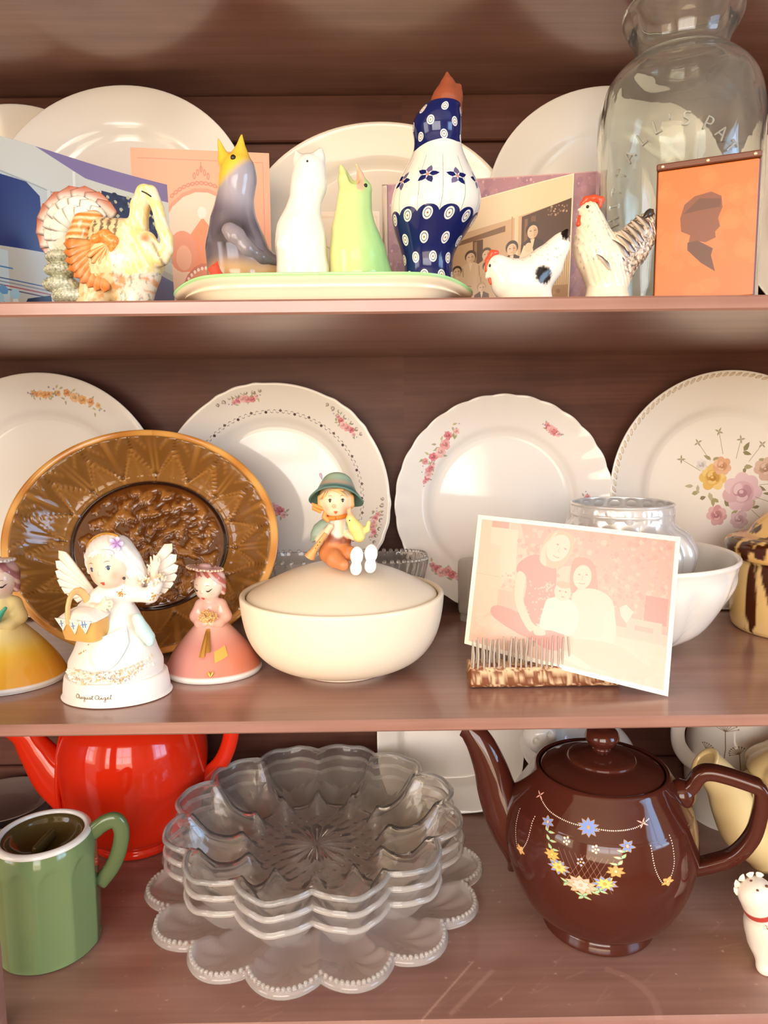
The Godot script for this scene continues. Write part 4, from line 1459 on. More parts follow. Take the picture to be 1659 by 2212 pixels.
func jar() -> void:
	var o := thing("glass_jar", "tall clear glass preserving jar with flared lip and raised lettering behind the rooster", "jar", Vector3(0.2575, SH1, -0.15))
	var n := FastNoiseLite.new()
	n.frequency = 14.0
	n.seed = 12
	var b := MB.new()
	var pr := curve(mm([[0, 3], [50, 2.2], [62, 1.5], [66, 0.3], [68, 3], [68.4, 10], [68.5, 60], [68.5, 130], [68.2, 165], [66, 182], [60, 197], [50, 208], [41, 214], [38, 217], [37.5, 222], [40, 230], [45, 238], [48.5, 245], [49, 251], [47.5, 256], [44, 258.5], [41.5, 257.5],
		[40, 252], [38.5, 243], [35.5, 232], [33.5, 222], [34.5, 216], [40, 209], [50, 202.5], [58, 192], [62, 178], [64.3, 160], [64.6, 130], [64.6, 60], [64.4, 14], [60, 8], [45, 7], [0, 6.5]]), 4)
	b.lathe(pr, 128, null, func(th: float, r: float, y: float) -> Vector3:
		var w := n.get_noise_3d(sin(th) * 0.07, y * 0.6, cos(th) * 0.07) * 0.0013 * ss(0.03, 0.06, r)
		return Vector3(sin(th) * (r + w) * 0.975, y, cos(th) * (r + w) * 0.975))
	put("body", b, glass_mat(), o)
	var font := SystemFont.new()
	font.font_names = PackedStringArray(["Droid Sans"])
	# raised letters in an arch: letter and its angle from the top of the arch
	var lettering := mat("raised_glass", "ffffff", 0.05, {"refraction_enabled": true, "transparency": BaseMaterial3D.TRANSPARENCY_ALPHA, "refraction_scale": 0.045})
	lettering.albedo_color = Color(0.9, 0.9, 0.86, 0.3)
	var word := "WHITTALL'SPATENT"
	var ang := [-112.0, -96.0, -84.0, -74.0, -61.0, -47.0, -32.0, -18.0, -7.0, 6.0, 24.0, 37.0, 50.0, 62.0, 76.0, 90.0]
	for k in word.length():
		var tm := TextMesh.new()
		tm.text = word[k]
		tm.font = font
		tm.font_size = 32
		tm.pixel_size = 0.00042
		tm.depth = 0.0024
		var a := deg_to_rad(ang[k])
		var ax := sin(a) * 0.052
		var ay := 0.084 + cos(a) * 0.060
		var ph := ax / 0.0685 - 0.38
		var l := MeshInstance3D.new()
		l.mesh = tm
		l.material_override = lettering
		place(l, "letter", o)
		l.transform = Transform3D(Basis(Vector3.UP, ph) * Basis(Vector3.BACK, -a), Vector3(sin(ph) * 0.0676, ay, cos(ph) * 0.0676))

func middle_shelf() -> void:
	var rng := RandomNumberGenerator.new()
	rng.seed = 33
	back_plates(rng)
	leaf_platter()
	crystal()
	covered_dish()
	boy()
	white_bowl()
	drip_pot()
	photo_holder(rng)
	angel(rng)
	lady("lady figurine in a yellow bell skirt holding a teal bird, left of the angel", Vector3(-0.3135, SH2, -0.097), 0.0472, "f7d24a", "f0a63a", "f4e2a0", true, rng)
	lady("lady figurine in a pink bell skirt with gold bouquet, right of the angel", Vector3(-0.1445, SH2, -0.113), 0.0418, "d99a92", "dc8466", "efbcae", false, rng)

func spray(p: Paint, x: float, y: float, ang: float, len: float, cols: Array, rng: RandomNumberGenerator, size := 13.0) -> void:
	var d := Vector2.from_angle(ang)
	var o := Vector2(x, y)
	for k in 24:
		var q := o + d * rng.randf_range(-0.6, 0.6) * len + d.orthogonal() * rng.randf_range(-0.16, 0.16) * len
		p.leaf(q.x, q.y, size * 0.95, size * 0.42, rng.randf() * TAU, Color(0.60, 0.62, 0.44, 0.7) if k % 3 else Color(0.72, 0.66, 0.42, 0.7))
	for k in 6:
		var t := (k - 2.5) / 5.0
		var q := o + d * t * len + d.orthogonal() * rng.randf_range(-0.08, 0.08) * len
		var c: Color = cols[k % cols.size()]
		p.rose(q.x, q.y, size * (1.05 - absf(t) * 0.9), c, c.darkened(0.22), c.lightened(0.5), rng)
	for k in 5:
		var q := o + d * (len * (0.5 + 0.06 * k)) * (1 if k % 2 else -1) + d.orthogonal() * rng.randf_range(-0.05, 0.05) * len
		p.ell(q.x, q.y, 3.0, 3.0, Color(0.62, 0.56, 0.7, 0.8))

func back_plates(rng: RandomNumberGenerator) -> void:
	var pink := [Color("e59a98"), Color("d9777f"), Color("eeb7b0")]
	var group := "decorated plates standing against the back of the middle shelf"
	var one := func(label: String, x: float, r: float, tex: Texture2D, key: String, mod: Variant, z := -0.302, lean := 3.0) -> Node3D:
		var o := thing("plate", label, "plate", Vector3.ZERO, 0.0, group)
		var mb := MB.new()
		plate_body(mb, r, r, PLATE, mod, null, 240, 2)
		put("plate_body", mb, mat(key, "ffffff", 0.06, {"albedo_texture": tex}), o)
		stand(o, Vector3(x, SH2 + 0.001, z), lean)
		return o
	# 1: orange flowers along the rim
	var a := Paint.new(768, 768, Color("f0ece2"))
	var orange := [Color("e8a860"), Color("e39a5c"), Color("efbf84")]
	spray(a, 384 + 120, 384 - 300, 0.42, 130, orange, rng, 15)
	spray(a, 384 + 10, 384 - 318, 0.05, 60, orange, rng, 11)
	spray(a, 384 - 250, 384 - 200, -0.8, 130, orange, rng, 14)
	spray(a, 384 + 280, 384 + 160, 1.9, 130, orange, rng, 14)
	var p1: Node3D = one.call("white plate with orange flowers on the rim, behind the brown leaf platter", -0.365, 0.1335, a.tex(), "orange_flower_plate", null)
	# 2: shaped rim, dark beaded line, pink sprays, raised silver scrolls
	var b := Paint.new(1024, 1024, Color("efe8db"))
	var c := Vector2(512, 512)
	for k in 190:
		var t := k * TAU / 190
		var d := Vector2.from_angle(t)
		var q := c + d * (386 + (3 if k % 2 else -3))
		b.line([q - d.orthogonal() * 6, q + d * (4 if k % 2 else -4), q + d.orthogonal() * 6], 2.2, Color("8d8278"))
		if k % 10 == 0:
			b.ell(q.x, q.y, 6, 6, Color("544a44"))
		elif k % 5 == 0:
			b.poly([q + d * 8, q + d.orthogonal() * 8, q - d * 6, q - d.orthogonal() * 8], Color("6f645c"))
	for k in 6:
		var t := deg_to_rad(-105.0 + k * 60.0)
		spray(b, 512 + cos(t) * 450, 512 + sin(t) * 450, t + PI / 2, 100, pink, rng, 17)
	spray(b, 505, 560, 0.5, 90, pink, rng, 24)
	var scal := func(th: float, r: float) -> Vector2:
		var w := fposmod(th - deg_to_rad(12.0), TAU / 6) / (TAU / 6)
		var lobe := exp(-pow((w - 0.5) / 0.1, 2.0)) * 0.5 + exp(-pow((w - 0.34) / 0.05, 2.0)) * 0.35 + exp(-pow((w - 0.66) / 0.05, 2.0)) * 0.35
		return Vector2(1.0 + (0.032 * lobe - 0.010) * ss(0.8, 1.0, r), 0.0012 * lobe * ss(0.82, 0.95, r))
	var p2: Node3D = one.call("cream plate with scalloped rim, dark beaded ring and silver scrolls, behind the covered dish", -0.1135, 0.1275, b.tex(), "scroll_plate", scal)
	var silver := mat("silver_scroll", "b0a498", 0.25, {"metallic": 0.5})
	for k in 6:
		var t := deg_to_rad(12.0 + 30.0 + k * 60.0)
		var m := MB.new()
		for q in [[0, 0.93, 3.2], [-3.6, 0.935, 2.4], [3.6, 0.935, 2.4], [-6.8, 0.925, 2.0], [6.8, 0.925, 2.0], [-9.5, 0.93, 1.5], [9.5, 0.93, 1.5], [-1.8, 0.965, 1.5], [1.8, 0.965, 1.5]]:
			var th := t + deg_to_rad(q[0] * 1.25)
			var r: float = q[1] * 0.1275
			var ctr := Vector3(sin(th) * r, 0.1275 + cos(th) * r, 0.0161)
			var pts := []
			for j in 9:
				var u := j * 0.75
				pts.append(ctr + Basis(Vector3.BACK, -th + (q[0] * 0.2)) * Vector3(cos(u) * (1.0 - j * 0.09), sin(u) * (1.0 - j * 0.09), 0.0) * (q[2] * 0.0013))
			m.tube(pts, [0.0008], 6)
		put("scroll_relief", m, silver, p2)
	# 3: blue-white plate, fine wavy rim
	var e := Paint.new(1024, 1024, Color("f1ece4"))
	spray(e, 512 - 290, 512 - 270, -0.85, 200, pink, rng, 26)
	spray(e, 512 - 350, 512 - 150, -1.2, 90, pink, rng, 18)
	spray(e, 512 + 230, 512 - 345, 0.6, 70, pink, rng, 20)
	spray(e, 512 + 400, 512 + 20, 1.5, 100, pink, rng, 20)
	spray(e, 512 - 280, 512 + 320, 0.5, 130, pink, rng, 24)
	spray(e, 512 + 140, 512 + 130, 0.3, 60, [Color("e9c9a0"), Color("e3b98c")], rng, 15)
	var wavy := func(th: float, r: float) -> Vector2:
		return Vector2(1.0 + 0.009 * (absf(cos(th * 14.0)) - 0.5) * ss(0.82, 1.0, r), 0.0006 * cos(th * 28.0) * ss(0.78, 0.95, r))
	one.call("white plate with finely scalloped rim and pink rose sprays, behind the family photograph", 0.1375, 0.1195, e.tex(), "rose_spray_plate", wavy)
	# 4: big central bouquet, rope rim
	var g := Paint.new(1024, 1024, Color("f0ece3"))
	for k in 34:
		var t := rng.randf() * TAU
		var r := sqrt(rng.randf()) * 170
		g.leaf(560 + cos(t) * r * 1.1, 500 + sin(t) * r, rng.randf_range(26, 48), rng.randf_range(14, 22), rng.randf() * TAU, [Color("a8a37c"), Color("8f8a68"), Color("bdb79a")][k % 3])
	g.rose(470, 455, 58, Color("e3b964"), Color("b98a44"), Color("f3dfa8"), rng)
	g.rose(510, 405, 40, Color("dfae8c"), Color("c08a68"), Color("f0d2b8"), rng)
	g.rose(600, 520, 84, Color("d9b4bc"), Color("b88a96"), Color("f0dde0"), rng)
	g.rose(490, 620, 44, Color("d6a3a4"), Color("b07c80"), Color("eccdcc"), rng)
	g.rose(590, 640, 40, Color("d8bcc4"), Color("b898a4"), Color("efdfe4"), rng)
	g.rose(420, 400, 24, Color("d8d6d0"), Color("b4b0a8"), Color("efede8"), rng)
	g.rose(700, 420, 50, Color("cfae9c"), Color("a8846c"), Color("e8d2c4"), rng)
	for k in 9:
		var q := Vector2(540, 500) + Vector2.from_angle(-2.6 + k * 0.42) * rng.randf_range(200, 250)
		g.line([Vector2(540, 500).lerp(q, 0.6), q], 2, Color("9a9472"))
		for j in 4:
			g.leaf(q.x, q.y, 20, 8, j * 1.57 + k, Color("aaa588"))
	var p4: Node3D = one.call("large white plate with central yellow and mauve rose bouquet and rope-edged rim", 0.384, 0.131, g.tex(), "bouquet_plate", null)
	var rope := MB.new()
	for k in 110:
		var t := k * TAU / 110
		var ctr := Vector3(sin(t) * 0.1268, 0.131 + cos(t) * 0.1268, 0.0176)
		rope.ell(ctr, Vector3(0.0042, 0.0016, 0.0012), Basis(Vector3.BACK, -t + 0.5), 8)
	put("rope_rim", rope, mat("rope_gilt", "d9c9b2", 0.2), p4)

func leaf_platter() -> void:
	var rx := 0.1305
	var ry := 0.1085
	var o := thing("leaf_platter", "oval brown glazed platter with moulded leaf border and golden rim, leaning on the left plates", "platter")
	var n := FastNoiseLite.new()
	n.frequency = 0.9
	n.seed = 3
	var relief := func(th: float, r: float) -> float:
		# pointed leaves in two rings, dark ring, lumpy fruit in the middle
		var N := 16.0
		var f := 0.0
		if r > 0.60 and r < 0.955:
			var w := absf(fposmod(th / TAU * N, 1.0) - 0.5)
			var q := clampf((r - 0.62) / 0.205, 0.0, 1.0)
			var side := 0.50 * (1.0 - pow(q, 1.25)) + 0.035 * sin(r * 250.0) * ss(0.0, 0.1, q)
			var w2 := 0.5 - w
			# veined leaves behind
			var vein := exp(-pow((w2 - 0.035 - (0.93 - r) * 0.1) / 0.02, 2.0)) + 0.8 * exp(-pow((fposmod(w2 * 3.2 - pow(r - 0.66, 1.3) * 9.0, 1.0) - 0.5) / 0.1, 2.0)) * ss(0.1, 0.2, w2)
			var back := 0.42 + 0.5 * minf(vein, 1.0)
			back *= ss(0.0, 0.05, w - side + 0.012) * 0.75 + 0.25
			if r < 0.70: back *= ss(0.645, 0.70, r)
			var leaf := 0.62 + 0.42 * exp(-pow((w - side + 0.03) / 0.035, 2.0)) + 0.2 * exp(-pow(w / 0.03, 2.0))
			f = lerpf(back, leaf, ss(side + 0.01, side - 0.01, w)) if r < 0.84 else back
		elif r <= 0.55:
			var q := Vector2(sin(th) * 1.2, cos(th)) * r * 7.0
			f = ss(-0.15, 0.35, n.get_noise_2d(q.x, q.y)) * 0.9 + 0.3 * ss(0.2, 0.5, n.get_noise_2d(q.x * 1.6 + 30, q.y * 1.6))
			f *= ss(0.55, 0.5, r)
		return f
	var pr := []
	for k in 80:
		pr.append([k / 79.0 * 0.955, 0])
	for q in [[0.965, 0], [0.985, 0], [1.0, 0], [1.003, 0], [0.995, 0], [0.96, 0], [0.8, 0], [0.6, 0], [0.3, 0], [0.0, 0]]:
		pr.append(q)
	var rows := pr.size() - 1
	var mb := MB.new()
	mb.grid(264, rows, func(a: float, d: float) -> Vector3:
		var k := int(round(d * rows))
		var r: float = pr[k][0]
		var th := a * TAU
		var bowl := 0.0
		if r > 0.62: bowl = ss(0.6, 1.0, r) * 0.030
		else: bowl = 0.0 if r < 0.57 else -0.001
		var back := k > 84
		var z := bowl - (0.006 if back else 0.0)
		if not back and r < 0.957: z += relief.call(th, r) * (0.0027 if r > 0.58 else 0.0017)
		if k == 83 or k == 84: z -= 0.002
		return Vector3(sin(th) * r * rx, ry + cos(th) * r * ry, z),
		func(a: float, d: float, _p) -> Color:
			var k := int(round(d * rows))
			var r: float = pr[k][0]
			if k > 78: return hexl("c07e36").lerp(hexl("dca255"), 0.5 + 0.5 * sin(a * 90.0))
			var f: float = relief.call(a * TAU, r)
			var c := hexl("4e2c10").lerp(hexl("a9763a"), clampf(f, 0.0, 1.1))
			if r > 0.945: c = hexl("e6b878")
			if r > 0.565 and r < 0.6: c = hexl("2c1614")
			if r < 0.565: c = hexl("5e3214").lerp(hexl("a06a30"), clampf(f, 0.0, 1.0))
			return c)
	put("platter_body", mb, mat("brown_majolica", "ffffff", 0.08, {"vertex_color_use_as_albedo": true}), o)
	o.position = Vector3(-0.2315, SH2 - 0.008, -0.174)
	o.basis = Basis(Vector3.RIGHT, deg_to_rad(-20.0)) * Basis(Vector3.BACK, deg_to_rad(-3.0))

func crystal() -> void:
	var g := mat("crystal", "ffffff", 0.02, {"refraction_enabled": true, "transparency": BaseMaterial3D.TRANSPARENCY_ALPHA, "refraction_scale": 0.045})
	g.albedo_color = Color(1, 0.99, 0.97, 0.1)
	var o := thing("crystal_dish", "long cut-crystal dish with beaded edge, mostly hidden behind the covered cream dish", "dish", Vector3(-0.045, SH2, -0.244))
	var b := MB.new()
	var pr := curve(mm([[0, 4], [50, 4], [70, 6], [84, 36], [93, 69], [96, 72], [97, 68], [89, 38], [76, 6], [70, 1], [60, 0], [0, 0]]), 3)
	b.lathe(pr, 120, null, func(th: float, r: float, y: float) -> Vector3:
		var q := Vector2(signf(sin(th)) * pow(absf(sin(th)), 0.5), signf(cos(th)) * pow(absf(cos(th)), 0.5))
		var cut := 1.0 + 0.012 * signf(sin(th * 40.0)) * ss(0.07, 0.09, r)
		return Vector3(q.x * r * 0.97 * cut, y, q.y * r * 0.36 * cut))
	put("dish", b, g, o, false)
	var bd := MB.new()
	for k in 64:
		var th := k * TAU / 64
		bd.ell(Vector3(signf(sin(th)) * pow(absf(sin(th)), 0.5) * 0.0935, 0.0735, signf(cos(th)) * pow(absf(cos(th)), 0.5) * 0.0345), Vector3.ONE * 0.0022, Basis.IDENTITY, 8)
	put("beaded_edge", bd, g, o)
	var s := thing("glass_shaker", "narrow frosted pressed-glass shaker between the covered dish and the family photograph", "shaker", Vector3(0.0975, SH2, -0.262))
	var sb := MB.new()
	sb.lathe(curve(mm([[0, 0], [11, 0], [12, 1], [12, 8], [14, 14], [14, 58], [13, 63], [10, 66], [0, 66]]), 3), 8, null, func(th: float, r: float, y: float): return Vector3(sin(th + 0.4) * r * (1.0 + 0.03 * sin(y * 900.0)), y, cos(th + 0.4) * r))
	put("body", sb, mat("frosted_glass", "d8cfc4", 0.3, {"transparency": BaseMaterial3D.TRANSPARENCY_ALPHA, "refraction_enabled": true, "refraction_scale": 0.04}), s, false)
	mats["frosted_glass"].albedo_color.a = 0.45

func covered_dish() -> void:
	var cream := mat("cream_satin", "f3e6cb", 0.34)
	var o := thing("covered_dish", "round cream covered dish with matching domed lid in the middle of the shelf", "dish", Vector3(-0.032, SH2, -0.115))
	var b := MB.new()
	b.lathe(curve(mm([[0, 3.5], [30, 3.5], [34, 2], [36, 0], [38.5, 0], [39.5, 2.5], [42, 4.0], [55, 7.2], [67, 13.5], [76, 23], [82, 35], [85.5, 50], [87, 63.5], [86.6, 67.2], [84.6, 68.2], [82.6, 67], [82, 62], [80.5, 50], [77, 37], [70, 24], [58, 14], [40, 9], [0, 8]]), 4), 128)
	put("bowl", b, cream, o)
	var l := MB.new()
	l.lathe(curve(mm([[0, 93.4], [12, 92.9], [28, 90], [46, 84.3], [62, 77.2], [74, 70.6], [79, 67.4], [81, 65.6], [80.8, 64], [76, 64.2], [60, 72], [30, 86], [0, 89]]), 4), 128)
	put("lid", l, cream, o)

# a little painted face: eyes, brows, mouth on the front of a head (frame b, centre c, radii r in millimetres)
func face(parent: Node, skin: Blob, c: Vector3, r: Vector3, b: Basis, eye_col: String, mouth_col: String, opt := {}) -> void:
	var on := func(u: float, v: float, out := 0.0) -> Vector3:
		var a := deg_to_rad(u)
		var e := deg_to_rad(v)
		var d := b * Vector3(sin(a) * cos(e) * r.x, sin(e) * r.y, cos(a) * cos(e) * r.z)
		return (skin.surf(c, d) + d * (out * 0.6)) * 0.001
	var frame := func(u: float, v: float) -> Basis: return b * Basis(Vector3.UP, deg_to_rad(u)) * Basis(Vector3.RIGHT, deg_to_rad(-v))
	var k: float = opt.get("size", 1.0)
	var ev: float = opt.get("ev", -6.0)
	var eu: float = opt.get("eu", 24.0)
	for s in [-1, 1]:
		var e := MB.new()
		if opt.get("closed", false):
			var pts := []
			for j in 7:
				var t := (j - 3) / 3.0
				pts.append(on.call(s * eu + t * 8.0, ev - 3.0 + 3.4 * absf(t) * 0.0 - 2.4 * (1.0 - t * t), 0.012))
			e.tube(pts, [0.00022 * k, 0.00045 * k, 0.0006 * k, 0.00065 * k, 0.0006 * k, 0.00045 * k, 0.00022 * k], 6)
			for j in 3:
				e.tube([on.call(s * (eu + 5 + j * 2.5), ev - 2.5, 0.012), on.call(s * (eu + 9 + j * 4.0), ev + 1.5 + 1.0 * j, 0.014)], [0.00018 * k], 5)
		else:
			e.ell(on.call(s * eu, ev, 0.0), Vector3(0.00105 * k, 0.00135 * k, 0.0006), frame.call(s * eu, ev), 10)
			e.tube([on.call(s * eu - 7, ev + 3.0, 0.012), on.call(s * eu, ev + 6.5, 0.014), on.call(s * eu + 7, ev + 3.5, 0.012)], [0.0002 * k, 0.0004 * k, 0.0002 * k], 5)
		put("eye", e, mat("eye_" + eye_col, eye_col, 0.3), parent)
		var w := MB.new()
		w.tube([on.call(s * eu - 8, ev + 15.5, 0.01), on.call(s * eu - 4, ev + 17.5, 0.01), on.call(s * eu, ev + 18.2, 0.01), on.call(s * eu + 4, ev + 17.5, 0.01), on.call(s * eu + 8, ev + 15.5, 0.01)], [0.00012 * k, 0.0002 * k, 0.00024 * k, 0.0002 * k, 0.00012 * k], 5)
		put("eyebrow", w, mat("brow_paint", "a4764e", 0.5), parent)
	var m := MB.new()
	var mu: float = opt.get("mu", 0.0)
	var mv: float = opt.get("mv", -36.0)
	m.ell(on.call(mu, mv, 0.01), Vector3(0.0017 * k, 0.00072 * k, 0.0006), frame.call(mu, mv), 10)
	m.ell(on.call(mu, mv - 4.5, 0.01), Vector3(0.0011 * k, 0.0007 * k, 0.0006), frame.call(mu, mv - 4), 10)
	put("mouth", m, mat("lip_" + mouth_col, mouth_col, 0.35), parent)

func boy() -> void:
	var o := thing("boy_figurine", "small porcelain boy in green hat and orange trousers sitting on the dish lid", "figurine", Vector3(-0.0315, SH2 + 0.0874, -0.1))
	var bisque := mat("painted_bisque", "ffffff", 0.42, {"vertex_color_use_as_albedo": true})
	var skin := hexl("f7d3ae")
	var b := Blob.new()
	b.k0 = 2.0
	b.tint = hexl("cd8450")
	b.chain([[-4.8,23.1,0,9.6],[-4.9,16.1,0,10]])
	b.chain([[-9.4,16.4,1.5,9.2],[-4.2,13.5,13.1,7.2],[3,10.2,22.4,4.8]])
	b.chain([[0.6,17.9,1.5,7.7],[8.7,17.4,12.3,5.7],[11.8,15.3,17.8,3.9]])
	b.tint = hexl("8c4a30")
	b.chain([[-4.7,27.2,0.8,8.5],[2.3,26.8,1.5,6.5]])
	b.tint = hexl("f4ead9")
	b.chain([[-2.6,32,1.9,6.5],[-2,42.8,1.9,6.5]])
	b.tint = hexl("8fa493")
	b.chain([[-8.3,41.7,-0.8,5.8],[-13.7,38.8,0,5.4],[-19.8,32.1,1.5,5]])
	b.chain([[-17.6,35.7,0,5.8],[-23.1,27.4,0.8,2.3]])
	b.chain([[2.4,42.3,-1.2,5.4],[6.3,37.5,0.8,4.6],[7.7,31,1.5,3.1]])
	b.tint = skin
	b.chain([[-17.4,27.6,4.6,3.4],[-11.6,34.6,8.5,2.8],[-7.6,39.9,10.7,2.6]], 1.0)
	b.chain([[6.4,32.4,5.4,3],[11.8,30,10,2.6]], 1.0)
	b.chain([[-4.2,48.2,1.5,4.2],[-4.1,55.1,1.5,6.9]])
	var hc := V([[-3.2,60.1,2.3,0.4]][0])
	b.ell(hc, Vector3(13.4, 13.6, 12.6))
	b.ell(hc + Vector3(-0.5, -6.0, 4.5), Vector3(9.5, 7.0, 8.0))
	b.tint = hexl("f3b48c")
	b.ell(hc + Vector3(-1.0, -3.0, 12.4), Vector3(1.5, 1.6, 1.5), Basis.IDENTITY, 1.2)
	b.tint = hexl("e8b070")
	b.ell(hc + Vector3(0, 3.0, -3.5), Vector3(14.2, 12.2, 12.0))
	for s in [-1, 1]:
		b.tint = hexl("e2a86a")
		b.chain([[hc.x + s * 12.6, hc.y + 3, hc.z + 3, 2.6], [hc.x + s * 12.9, hc.y - 3.5, hc.z + 3.5, 2.2], [hc.x + s * 12.2, hc.y - 6, hc.z + 3.0, 1.2]], 1.0)
	var m := MB.new()
	b.build(m, 0.68, func(p: Vector3, _n) -> Color:
		var c := b.near(p)
		for s in [-1, 1]:
			c = c.lerp(hexl("ef9c78"), 0.5 * exp(-pow((p - hc - Vector3(s * 7.5, -5.5, 10.5)).length() / 3.4, 2.0)))
		return c)
	put("body", m, bisque, o)
	face(o, b, hc, Vector3(13.4, 13.6, 12.9), tilt(-2, 4, 0), "40403c", "d8643f", {"size": 1.0, "ev": 3.0, "eu": 23.0, "mv": -33.0, "mu": -3.0})
	# swept fringe
	var fr := MB.new()
	for q in [[-4.5, 9.5, 118.0, 12.0], [-3.0, 10.6, 148.0, 13.5], [0.0, 11.0, 160.0, 12.0], [-6.5, 9.0, 235.0, 8.5], [-8.5, 8.0, 250.0, 8.0]]:
		var an: float = deg_to_rad(-q[2] + 120.0)
		petal(fr, (hc + Vector3(q[0], q[1], 9.2)) * 0.001, Vector3(cos(an), sin(an) * 0.9, 0.05 if q[2] < 200 else -0.1), Vector3(0, 0.35, 1), q[3] * 0.001, 0.0042, 0.0016, func(_a, s): return hexl("eebb7c").lerp(hexl("d99c58"), ss(0.5, 1.0, absf(s))), 0.5, -0.0012)
	put("fringe", fr, bisque, o)
	# hat worn at the back of the head
	var hat := MB.new()
	var hb := tilt(-24, 0, -3)
	hat.lathe(curve(mm([[0, 18.5], [5.5, 17.8], [10.0, 14.5], [12.5, 9.5], [14.4, 5.0], [15.6, 3.4], [18.0, 1.8], [20.6, -0.8], [21.0, -1.8], [20.0, -2.0], [17.2, -0.4], [14.6, 1.4], [13.4, 4.5], [11.0, 10.0], [0, 16.5]]), 3), 56, func(_a, d: float, p: Vector3):
		var c := hexl("5f8a80").lerp(hexl("a5bda0"), ss(0.006, 0.018, (hb.inverse() * (p - hc * 0.001)).y - 0.002))
		return c.lerp(hexl("c79a84"), exp(-pow(((hb.inverse() * (p - hc * 0.001)).y - 0.0125) / 0.0016, 2.0)) * 0.8),
		func(th: float, r: float, y: float):
			# brim droops at the sides, turns up in front
			var dr := -0.0045 * pow(sin(th), 2.0) * ss(0.013, 0.021, r) + 0.0016 * cos(th) * ss(0.015, 0.021, r)
			return hc * 0.001 + hb * Vector3(sin(th) * r * 1.08, y + dr + 0.0055, cos(th) * r - 0.001))
	put("hat", hat, bisque, o)
	var fe := MB.new()
	petal(fe, (hc + Vector3(-11, 17.5, 2)) * 0.001, Vector3(-0.25, 1, 0), Vector3(-0.3, 0, 1), 0.006, 0.0035, 0.001, func(_a, _s): return hexl("b79ab0"), 0.5)
	put("hat_feather", fe, bisque, o)
	# neckerchief with its knot, flute, bird and shoes
	var nk := MB.new()
	var ring := []
	for k in 15:
		var t := k * TAU / 14
		ring.append(hc * 0.001 + Vector3(sin(t) * 0.0082, -0.0132 + sin(t) * 0.0009, cos(t) * 0.0075 + 0.0015))
	nk.tube(ring, [0.0019], 8, func(_a, _d, _p): return hexl("e5802c"), Vector2(1.0, 1.0))
	for q in [[[[-10.5,52.9,8.4,1.5],[-16.6,55.2,7.6,1.9],[-22.6,57.4,6.9,1.9],[-21.9,54.5,7.6,1.5],[-15.1,51.4,8.4,1.5]]], [[[-11.2,52.2,9.2,1.9],[-12.8,47.8,10,2.3],[-8.7,44.1,10.7,1.9]]]]:
		nk.tube(q[0].map(func(r): return V(r) * 0.001), q[0].map(func(r): return r[3] * 0.001), 8, func(_a, _d, _p): return hexl("ec9440"), Vector2(1, 0.6))
	put("neckerchief", nk, bisque, o)
	var fl := MB.new()
	var fp := [[-11.4,34.3,11.5,1.9],[-17,26.5,10,2.3],[-21,20.9,8.5,2.5],[-24.3,16.1,6.9,3.8],[-25.6,13.7,6.6,4.6]]
	fl.tube(fp.map(func(r): return V(r) * 0.001), fp.map(func(r): return r[3] * 0.001), 12, func(_a, _d, _p): return hexl("dfa263"))
	put("flute", fl, bisque, o)
	var fh := MB.new()
	for k in 5:
		var t := k / 4.0
		fh.ell(V(fp[1]).lerp(V(fp[3]), t) * 0.001 + Vector3(0.0004, 0.0008, 0.0026), Vector3.ONE * 0.0005, Basis.IDENTITY, 6)
	put("finger_hole", fh, mat("black_paint"), o)
	var bd := Blob.new()
	bd.k0 = 2.0
	bd.tint = hexl("f3dc86")
	bd.chain([[8.8,45.7,13,3.8],[12.8,39.3,13.8,5.3],[15.7,31.7,13.8,4.9]])
	bd.chain([[15.3,34.2,13.1,3.4],[21.8,37.1,12.3,2.3],[23.7,43.1,12.3,1.5]])
	bd.tint = hexl("f2b184")
	bd.chain([[8.8,47.9,13,2.6],[7.8,53.2,13,1.3],[8.9,55.5,13,0.6]])
	var bm := MB.new()
	bd.build(bm, 0.6)
	put("bird", bm, bisque, o)
	var be := MB.new()
	be.ell(V([[8.2,45.4,16.9,0.4]][0]) * 0.001, Vector3.ONE * 0.0006, Basis.IDENTITY, 8)
	put("bird_eye", be, mat("black_paint"), o)
	for q in [[[13.5,14.1,25.5,0.4]][0], [[25,15.8,25.5,0.4]][0]]:
		var c := V(q)
		var lean := tilt(-6, 0, -4)
		var s := Blob.new()
		s.k0 = 1.5
		s.tint = hexl("c9864e")
		s.ell(c + lean * Vector3(0, 3.5, -4.5), Vector3(5.0, 7.0, 4.6), lean)
		s.ell(c + lean * Vector3(0, -5.5, -4.5), Vector3(4.6, 5.6, 4.6), lean)
		s.tint = hexl("efe9df")
		s.ell(c + lean * Vector3(0, 4.0, 0), Vector3(5.4, 7.6, 1.7), lean)
		s.ell(c + lean * Vector3(0, -6.0, 0), Vector3(4.9, 6.0, 1.7), lean, 1.0)
		var sm := MB.new()
		s.build(sm, 0.6)
		put("shoe", sm, bisque, o)

